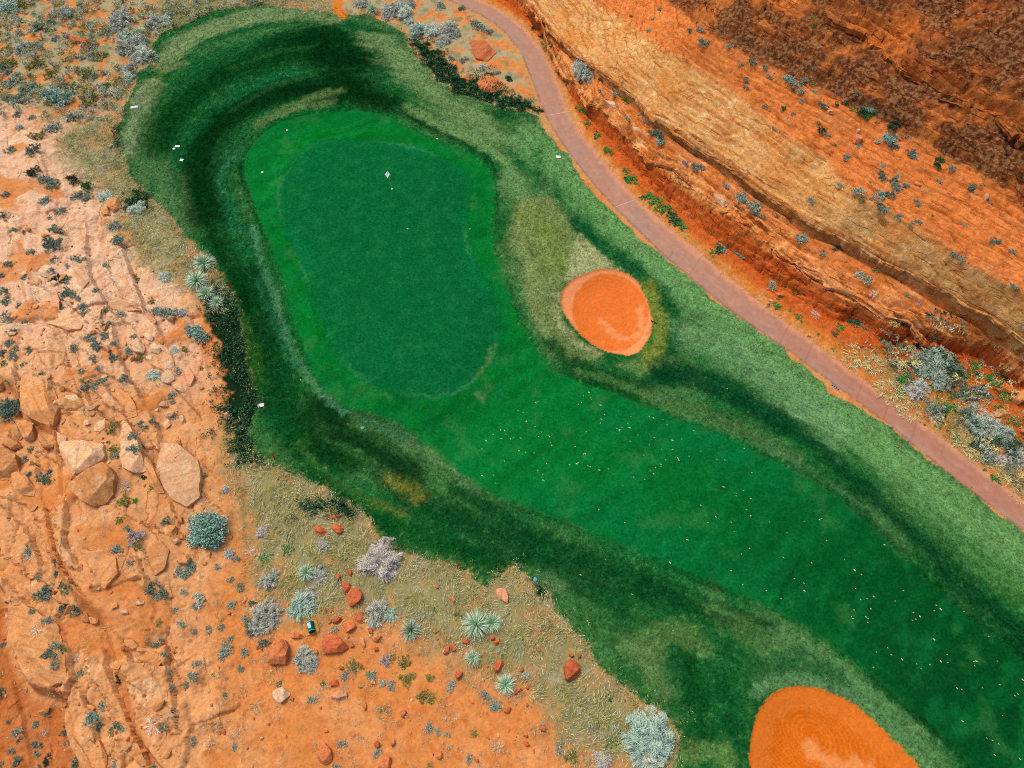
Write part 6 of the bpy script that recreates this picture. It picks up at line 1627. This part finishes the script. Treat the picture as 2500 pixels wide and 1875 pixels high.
bm_obj("rim", lambda bm: (half_shell(bm, 0.232, -0.285, -0.245, 0.068, 0.538), half_shell(bm, 0.232, 0.27, 0.312, 0.068, 0.538)), M_tealp, bx)
bm_obj("panel", lambda bm: box(bm, -0.10, 0.10, -0.12, 0.22, 0.575, 0.605, 0.008), M_panel, bx)
bx.rotation_euler = (0, 0, rad(22))

# drain grate at the edge of the cart path
gd = on_ground([[2040.5, 943.5]])[0]
q1, q2 = at(2033, 937.5, gd[2]), at(2047.5, 948.5, gd[2])
angd = math.atan2(q2[1] - q1[1], q2[0] - q1[0])
dr = empty("drain_grate", (gd[0], gd[1], gd[2] + 0.006), angd)
tag(dr, "small iron drain grate with two rows of black slots at the path edge", "drain grate")
def grate_frame(bm):
    box(bm, -0.36, 0.36, -0.20, 0.20, -0.04, 0.012, 0.004)
bm_obj("frame", grate_frame, M_iron, dr)
for r_ in range(2):
    for k in range(4):
        sx = -0.27 + k * 0.165 + (0.05 if r_ == 0 else -0.0)
        bm_obj("slot", lambda bm, x=sx, y=(-0.085 if r_ == 0 else 0.085): box(bm, x - 0.042, x + 0.042, y - 0.07, y + 0.07, 0.006, 0.0155), M_black, dr)

# pale expansion joints across the path
M_joint = flat_mat("pale_joint_filler", (232, 208, 182), 0.9, 0.08)
for (ax, ay), (bx_, by_) in [((1335, 282), (1389, 273)), ((1500, 506.5), (1547, 489))]:
    n = 14
    P_ = np.stack([np.linspace(ax, bx_, n), np.linspace(ay, by_, n)], 1)
    g = on_ground(P_)
    d = unit((g[-1] - g[0])[None])[0]; nn = np.array([-d[1], d[0], 0])
    v = np.concatenate([g - nn * 0.022, g + nn * 0.022]); v[:, 2] = z_at(v[:, 0], v[:, 1]) + 0.012
    i = np.arange(n - 1)
    f = np.stack([i, i + 1, n + i + 1, n + i], 1)
    tag(link("path_joint", raw_mesh("path_joint", v, f, np.full(n - 1, 4), M_joint)), kind='structure')

# bunker rake lying on the bank
g = on_ground([[1589, 785]])[0]; g2 = on_ground([[1604, 791]])[0]
rk = empty("bunker_rake", (*((g + g2) / 2)[:2], float(z_at(*((g + g2) / 2)[:2])) + 0.06), math.atan2(g2[1] - g[1], g2[0] - g[0]))
tag(rk, "dark bunker rake lying on the yellow bank right of the round bunker", "rake")
Lr = float(np.linalg.norm(g2 - g))
def rake_head(bm):
    box(bm, -Lr / 2, Lr / 2, -0.03, 0.03, -0.02, 0.03, 0.006)
    for k in range(9):
        box(bm, -Lr / 2 + (k + 0.5) * Lr / 9 - 0.01, -Lr / 2 + (k + 0.5) * Lr / 9 + 0.01, -0.025, 0.025, -0.09, -0.018)
bm_obj("rake_head", rake_head, M_rake, rk)
bm_obj("handle", lambda bm: box(bm, -0.018, 0.018, -1.35, -0.03, -0.01, 0.022, 0.004), flat_mat("weathered_handle", (176, 152, 78), 0.8, 0.15), rk)

# ------------------------------------------------------------------ pale divots and leaves on the fairway
DV = []
def dv(ox, oy, s):
    for it in s.split(';'):
        a = it.split(',')
        if len(a) == 2:
            DV.append((float(a[0]) / 2.6544 + ox, float(a[1]) / 2.6544 + oy))
dv(1250, 625, "500,885;463,905;510,920;515,928;573,966;450,950;430,960;168,943;155,950;40,1003;72,1013;600,1028;580,1058;573,1083;770,1040;890,1040;918,1050;978,1060;1005,1093;752,1088;763,1113;680,1115;700,1125;712,1110;695,1130;1178,1132;815,1160;85,1075;95,1072;148,1105;190,1140;172,1170;243,1170;480,1138;765,1200;922,1177;1040,1195;1100,1187;890,1225;970,1252;1040,1255;1505,1247;1222,1265;12,1177;55,1180;250,1207;258,1227;410,1235;45,1262;88,1273;145,1277;463,1283;475,1282;207,1315;225,1345;373,1352;420,1347;428,1340;492,1360;507,1365;565,1387;625,1380;168,1390;200,1418;203,1453;855,1292;995,1320;1147,1298;1075,1310;1082,1323;1328,1318;1380,1322;965,1350;965,1363;930,1370;898,1393;918,1412;858,1447;787,1433;718,1485;1373,1497;1500,1520;1452,1537;1452,1555;1547,1572;1555,1403;563,1645;1520,1645;1223,1615;1530,1013;1395,860;1258,893")
dv(1875, 1250, "335,50;345,42;123,135;380,185;755,213;100,295;282,330;497,310;562,378;605,405;172,431;233,462;235,510;85,560;568,496;878,510;685,548;600,567;643,562;825,577;668,628;558,635;540,678;552,690;635,680;645,715;648,690;1090,604;1120,630;1078,640;1270,645;942,652;985,677;935,702;958,695;1430,808;1076,826;775,880;703,907;800,926;870,956;963,985;1050,990;993,1016;1120,968;1165,976;1160,923;1335,970;1352,967;1340,997;1487,967;683,1006;1225,1142;1256,1151;1390,1140;1503,1120;1650,1087;1600,1190;1620,1180;1520,1320;1263,1357;1418,1465;1495,1503;1470,1575;1633,1602;10,65;235,60;1455,1480")
dv(1250, 1250, "1322,32;1420,66;1440,126;1088,98;1136,181;1540,236;1496,471;1650,510;1548,25;1270,68;730,68;1487,272;1025,330;1420,380;607,310;778,533;445,408;1045,770")
dv(625, 625, "1537,1157;1585,1127;1612,1133;1590,1183;1620,1155;1650,1185;1490,1197;1465,1250;1610,1330;1537,1420;1465,1424;1553,1472;870,1440;700,1378;290,803;183,513")
M_div = flat_mat("pale_divot_sand", (214, 222, 176), 0.9, 0.15, 30)
def divot_mesh(seed):
    rng = np.random.default_rng(seed)
    n = 9
    a = np.arange(n) / n * 2 * np.pi
    r = 0.5 * (0.75 + 0.4 * rng.random(n))
    v = np.concatenate([np.stack([r * np.cos(a), r * np.sin(a) * 0.62, np.zeros(n)], 1), np.stack([0.72 * r * np.cos(a), 0.72 * r * np.sin(a) * 0.62, np.full(n, 0.16)], 1), [[0, 0, 0.2]]])
    i = np.arange(n); j = (i + 1) % n
    f = np.concatenate([np.stack([i, j, n + j, n + i], 1).ravel(), np.stack([n + i, n + j, np.full(n, 2 * n)], 1).ravel()])
    return raw_mesh("divot", v, f, np.concatenate([np.full(n, 4), np.full(n, 3)]), M_div)
DM = [divot_mesh(s) for s in range(5)]
dg_ = on_ground(np.array(DV))
proto = None
for k, ((px, py), g) in enumerate(zip(DV, dg_)):
    if proto is None:
        o = link("divot", DM[0]); proto = o
    else:
        o = proto.copy(); o.data = DM[k % 5]; COL.objects.link(o)
    big = 1.0 if k % 4 else 1.55
    s = random.uniform(0.055, 0.085) * big
    o.location = (g[0], g[1], g[2] + 0.008); o.scale = (s * 1.5, s * 0.9, s * 0.8); o.rotation_euler = (0, 0, random.uniform(-1.0, -0.2))
    tag(o, "small pale fleck of divot sand lying on the mown fairway grass", "divot", "pale divots scattered over the fairway")

# ------------------------------------------------------------------ ground cover nobody could count
def scatter(pts_fv, dens, rng, thr=-9, sc=0.5, seed=0, avoid_turf=True):
    Pw = on_ground(FV(pts_fv))[:, :2]
    lo, hi = Pw.min(0), Pw.max(0)
    n = int((hi - lo).prod() * dens)
    q = rng.uniform(lo, hi, (n, 2))
    keep = poly_sdf(q[:, 0], q[:, 1], Pw) + 1.0 * fbm(q[:, 0] * 0.7, q[:, 1] * 0.7, 505, 3) < rng.normal(size=n) * 0.7
    keep &= fbm(q[:, 0] * sc, q[:, 1] * sc, 500 + seed, 3) > thr
    if avoid_turf:
        keep &= fld_turf(q[:, 0], q[:, 1]) > -0.1
    keep &= samp(sd_path, q[:, 0], q[:, 1]) > 0.15
    q = q[keep]
    return np.concatenate([q, z_at(q[:, 0], q[:, 1])[:, None]], 1)
def stuff(name, pieces, label=None):
    v, f, n, c = join(pieces)
    o = link(name, raw_mesh(name, v, f, n, M_leaf, c, True))
    tag(o, kind='stuff')
    return o
rs = np.random.default_rng(77)
def fibres(pos, per, lo_, hi_, wid, tone):
    n = len(pos) * per
    b = np.repeat(pos, per, 0); b = b + rs.normal(size=(n, 3)) * np.array([0.12, 0.12, 0]) + UP * rs.uniform(0.0, 0.12, (n, 1))
    th = 7 * pnoise(b[:, 0] * 0.16, b[:, 1] * 0.16, 610) + rs.normal(size=n) * 0.45
    d = unit(np.stack([np.cos(th), np.sin(th), rs.uniform(0.05, 0.55, n)], 1))
    return blades(b, d, rs.uniform(lo_, hi_, n), rs.uniform(wid * 0.7, wid * 1.3, n), 0.7, tonecols(tone, n, rs, np.clip(0.5 + 0.6 * pnoise(b[:, 0] * 0.8, b[:, 1] * 0.8, 612) + rs.normal(size=n) * 0.2, 0, 1)), rs)
def tufts(pos, per, hgt, wid, tone, lean=0.9):
    n = len(pos) * per
    b = np.repeat(pos, per, 0); b = b + rs.normal(size=(n, 3)) * np.array([0.09, 0.09, 0])
    d = unit(rs.normal(size=(n, 3)) * np.array([lean, lean, 0.25]) + UP * 0.75)
    return blades(b, d, rs.uniform(hgt * 0.5, hgt * 1.2, n), rs.uniform(wid * 0.7, wid * 1.3, n), 0.9, tonecols(tone, n, rs, np.repeat(rs.random(len(pos)), per)), rs)
def leaves(pos, per, size, tone, spread=0.16):
    n = len(pos) * per
    b = np.repeat(pos, per, 0) + rs.normal(size=(n, 3)) * np.array([spread, spread, 0]) + UP * rs.uniform(0.02, 0.28, (n, 1))
    d = unit(rs.normal(size=(n, 3)) * np.array([1, 1, 0.3]) + UP * 0.2)
    return blades(b, d, rs.uniform(size * 0.7, size * 1.4, n), rs.uniform(size * 0.5, size * 0.9, n), 0.5, tonecols(tone, n, rs), rs)
pieces = []
for k, P_ in enumerate(dry_polys):
    d = (15, 14, 12, 14)[k]
    pieces.append(fibres(scatter(P_, d, rs, -0.35, 0.5, k), 6, 0.16, 0.38, 0.022, 'sedge'))
    pieces.append(fibres(scatter(P_, d * 0.7, rs, 0.0, 0.4, 20 + k), 6, 0.16, 0.36, 0.022, 'olive'))
    pieces.append(fibres(scatter(P_, d * 0.5, rs, 0.05, 0.5, 30 + k), 6, 0.14, 0.34, 0.022, 'straw'))
    pieces.append(leaves(scatter(P_, 0.8, rs, 0.15, 0.5, 40 + k), 30, 0.07, 'grey', 0.22))
stuff("dry_grass", pieces)
pieces = []
for k, P_ in enumerate(dark_polys):
    pieces.append(leaves(scatter(P_, 15.0, rs, -0.06, 0.9, 50 + k), 16, 0.12, 'dgreen'))
    pieces.append(leaves(scatter(P_, 1.2, rs, 0.1, 0.9, 60 + k), 9, 0.10, 'olive'))
stuff("ground_cover", pieces)
scrub_poly = [(-60, -40), (720, -40), (640, 0), (560, 22), (440, 50), (360, 95), (310, 170), (275, 240), (180, 268), (60, 250), (-60, 230)]
pos = scatter(scrub_poly, 3.6, rs, -0.30, 0.35, 70)
pieces = []
for tone, lo, hi in (('grey', 0, .34), ('olive', .34, .56), ('pale', .56, .74), ('straw', .74, 1)):
    m = rs.random(len(pos)); s = pos[(m >= lo) & (m < hi)]
    cl = np.repeat(s, 7, 0) + rs.normal(size=(len(s) * 7, 3)) * np.array([0.17, 0.17, 0.0])
    n = len(cl) * 9
    rise = np.repeat(rs.uniform(0.1, 0.4, len(s)), 63)
    b = np.repeat(cl, 9, 0) + UP * rise[:, None]
    d = unit(rs.normal(size=(n, 3)) + UP * 0.6)
    pieces.append(blades(b, d, rs.uniform(0.10, 0.22, n), rs.uniform(0.03, 0.06, n), 0.5, tonecols(tone, n, rs, np.repeat(rs.random(len(s)), 63)), rs))
stuff("desert_scrub", pieces)
# sparse weeds over the soil slopes
weed_polys = [[(540, 1290), (760, 1290), (900, 1370), (1100, 1430), (1280, 1600), (1300, 1659), (420, 1659), (420, 1500), (480, 1200)], [(0, 480), (280, 520), (460, 740), (480, 1100), (380, 1400), (300, 1659), (0, 1659)]]
pieces = []
for k, P_ in enumerate(weed_polys):
    pieces.append(leaves(scatter(P_, (2.4, 0.7)[k], rs, -0.05, 0.6, 80 + k), 16, 0.06, 'blue', 0.12))
    pieces.append(leaves(scatter(P_, (0.9, 0.25)[k], rs, 0.1, 0.6, 85 + k), 12, 0.07, 'olive', 0.14))
verge = [(1880, 740), (2000, 790), (2130, 760), (2212, 850), (2212, 1080), (2080, 960), (1960, 850)]
pieces.append(leaves(scatter(verge, 4.0, rs, -0.05, 0.7, 90), 14, 0.10, 'green', 0.2))
pieces.append(tufts(scatter(verge, 14.0, rs, -0.1, 0.7, 91), 6, 0.34, 0.024, 'straw'))
verge2 = [(1400, 360), (1450, 410), (1560, 500), (1640, 560), (1720, 620), (1800, 680), (1880, 740), (1860, 760), (1740, 650), (1600, 540), (1480, 440), (1395, 385)]
tp = on_ground([[p[0], p[1]] for p in TINY])
for p, g in zip(TINY, tp):
    mp = p[2] * ((CAM_H - g[2]) * CT + g[1] * ST) / FPX * 1.25
    v_, f_, n_, c_ = m_sage(p[4], rs, 16, 10)
    pieces.append((v_ * np.array([mp, mp, mp * 0.75]) + g, f_, n_, c_))
pieces.append(leaves(scatter(verge2, 3.0, rs, 0.0, 0.7, 92), 14, 0.09, 'green', 0.2))
brush = [(1900, 690), (2010, 700), (2110, 740), (2212, 830), (2212, 1070), (2100, 960), (2010, 880), (1940, 790)]
for tone, dn, sz in (('dark', 1.6, 0.16), ('dgreen', 1.2, 0.15), ('grey', 0.9, 0.15), ('straw', 1.0, 0.2)):
    ps = scatter(brush, dn, rs, -0.02, 0.35, 93)
    cl = np.repeat(ps, 8, 0) + rs.normal(size=(len(ps) * 8, 3)) * np.array([0.22, 0.22, 0])
    n_ = len(cl) * 10
    b_ = np.repeat(cl, 10, 0) + UP * np.repeat(rs.uniform(0.1, 0.5, len(ps)), 80)[:, None]
    d_ = unit(rs.normal(size=(n_, 3)) + UP * 0.6)
    pieces.append(blades(b_, d_, rs.uniform(sz * 0.7, sz * 1.6, n_), rs.uniform(0.03, 0.055, n_), 0.5, tonecols(tone, n_, rs, np.repeat(rs.random(len(ps)), 80)), rs))
rq = rs.uniform((-44, -3), (44, 76), (150000, 2))
rk_ = (fld_turf(rq[:, 0], rq[:, 1]) < -0.1) & (fld_fair(rq[:, 0], rq[:, 1]) > 0.1) & (fld_b1(rq[:, 0], rq[:, 1]) > 0.15) & (fld_b2(rq[:, 0], rq[:, 1]) > 0.15) & (samp(sd_path, rq[:, 0], rq[:, 1]) > 0.3)
rq = rq[rk_]; rp = np.concatenate([rq, z_at(rq[:, 0], rq[:, 1])[:, None]], 1)
print("rough tufts", len(rp))
nb = 4; n_ = len(rp) * nb
cb = np.repeat(col_at(rp[:, 0], rp[:, 1]) * rs.uniform(0.7, 1.7, (len(rp), 1)), nb, 0) * rs.uniform(0.85, 1.2, (n_, 1))
bb = np.repeat(rp, nb, 0) + rs.normal(size=(n_, 3)) * np.array([0.05, 0.05, 0])
db = unit(rs.normal(size=(n_, 3)) * np.array([1, 1, 0.2]) + UP * 0.7)
stuff("rough_turf_blades", [blades(bb, db, rs.uniform(0.08, 0.18, n_), rs.uniform(0.018, 0.03, n_), 0.7, np.clip(cb, 0.001, 0.8), rs)])
eq = rs.uniform((-45, -3), (45, 76), (90000, 2))
ev = fld_turf(eq[:, 0], eq[:, 1])
eq = eq[(np.abs(ev - 0.15) < 0.7 * np.abs(rs.normal(size=len(ev)))) & (samp(sd_path, eq[:, 0], eq[:, 1]) > 0.5) & (np.abs(ev) < 1.6)]
ep = np.concatenate([eq, z_at(eq[:, 0], eq[:, 1])[:, None]], 1)
for tone, a_, b_ in (('olive', 0, .35), ('straw', .35, .55), ('dgreen', .55, .85), ('green', .85, 1)):
    q_ = ep[int(a_ * len(ep)):int(b_ * len(ep))]
    pieces.append(tufts(q_, 7, 0.17, 0.022, tone))
stuff("weeds", pieces)

# loose stones and gravel
def stones_cloud(pos, smin, smax, tone):
    ico = bmesh.new(); bmesh.ops.create_icosphere(ico, subdivisions=1, radius=1.0)
    iv = np.array([v.co[:] for v in ico.verts]); ff = np.array([[v.index for v in f.verts] for f in ico.faces]); ico.free()
    n = len(pos)
    s = smin + (smax - smin) * rs.random(n) ** 3
    a = rs.uniform(0, 6.28, n)
    j = iv[None] * (1 + 0.28 * rs.normal(size=(n, len(iv), 1)))
    j = j * (s[:, None] * np.stack([rs.uniform(.8, 1.3, n), rs.uniform(.6, 1, n), rs.uniform(.4, .8, n)], 1))[:, None]
    x = j[..., 0] * np.cos(a)[:, None] - j[..., 1] * np.sin(a)[:, None]; y = j[..., 0] * np.sin(a)[:, None] + j[..., 1] * np.cos(a)[:, None]
    v = np.stack([x, y, j[..., 2]], -1) + pos[:, None] + UP * (s * 0.2)[:, None, None]
    f = (ff[None] + (np.arange(n) * len(iv))[:, None, None]).ravel()
    c = np.repeat(alb(*SCOL[tone]) * rs.uniform(0.7, 1.2, (n, 1)), len(iv), 0)
    return v.reshape(-1, 3), f, np.full(n * len(ff), 3), c
pieces = []
for P_, d in ((weed_polys[0], 1.9), (weed_polys[1], 0.9), ([(0, 1300), (200, 1480), (260, 1659), (0, 1659)], 1.5)):
    for tone, w in (('orange', 0.4), ('pale', 0.4), ('red', 0.2)):
        pieces.append(stones_cloud(scatter(P_, d * w, rs, -0.1, 0.5, 95), 0.02, 0.16, tone))
pieces.append(stones_cloud(scatter([(0, 480), (280, 540), (460, 740), (490, 1000), (520, 1150), (420, 1300), (330, 1659), (0, 1659)], 0.5, rs, 0.05, 0.35, 97), 0.06, 0.42, 'tan'))
pieces.append(stones_cloud(scatter([(0, 300), (280, 540), (460, 740), (490, 1000), (300, 1050), (0, 900)], 0.45, rs, 0.08, 0.35, 98), 0.06, 0.40, 'pale'))
terr = [(1250, 60), (1700, 60), (2212, 380), (2212, 560), (1900, 360), (1500, 100)]
for tone in ('orange', 'tan'):
    pieces.append(stones_cloud(scatter(terr, 0.18, rs, 0.05, 0.5, 96), 0.03, 0.22, tone))
v, f, n, c = join(pieces)
tag(link("gravel", raw_mesh("gravel", v, f, n, M_bould, c, True)), kind='stuff')

# ------------------------------------------------------------------ labels: what it looks like, then where it stands among its like
from collections import defaultdict
cells = defaultdict(list)
for k, (o, phrase, px, py, fam, grp, cat, zw) in enumerate(TODO):
    d = np.hypot(LPOS[:, 0] - px, LPOS[:, 1] - py)
    d[d < 14] = 1e9
    i = int(np.argmin(d))
    dirn = direction(px - LPOS[i, 0], py - LPOS[i, 1])
    cells[(phrase, i, dirn)].append((d[i], k))
for (phrase, i, dirn), L in cells.items():
    L.sort()
    for r_, (dd, k) in enumerate(L):
        o, _, px, py, fam, grp, cat, zw = TODO[k]
        nm = LNAMES[i]
        art = nm if nm.startswith(('top ', 'bottom ', 'right edge')) else nm
        if len(L) == 1:
            lab = f"{phrase} {zw}, {dirn} the {art}"
            if len(lab.split()) > 15: lab = f"{phrase}, {dirn} the {art}"
        else:
            lab = f"{phrase}, {ORD[min(r_, 19)]} {dirn} the {art}"
        if o.name.split('.')[0] in ('rock', 'boulder', 'rock_slab') or True:
            tag(o, lab, cat, grp)
print("things", len([o for o in bpy.data.objects if o.parent is None and 'label' in o]))
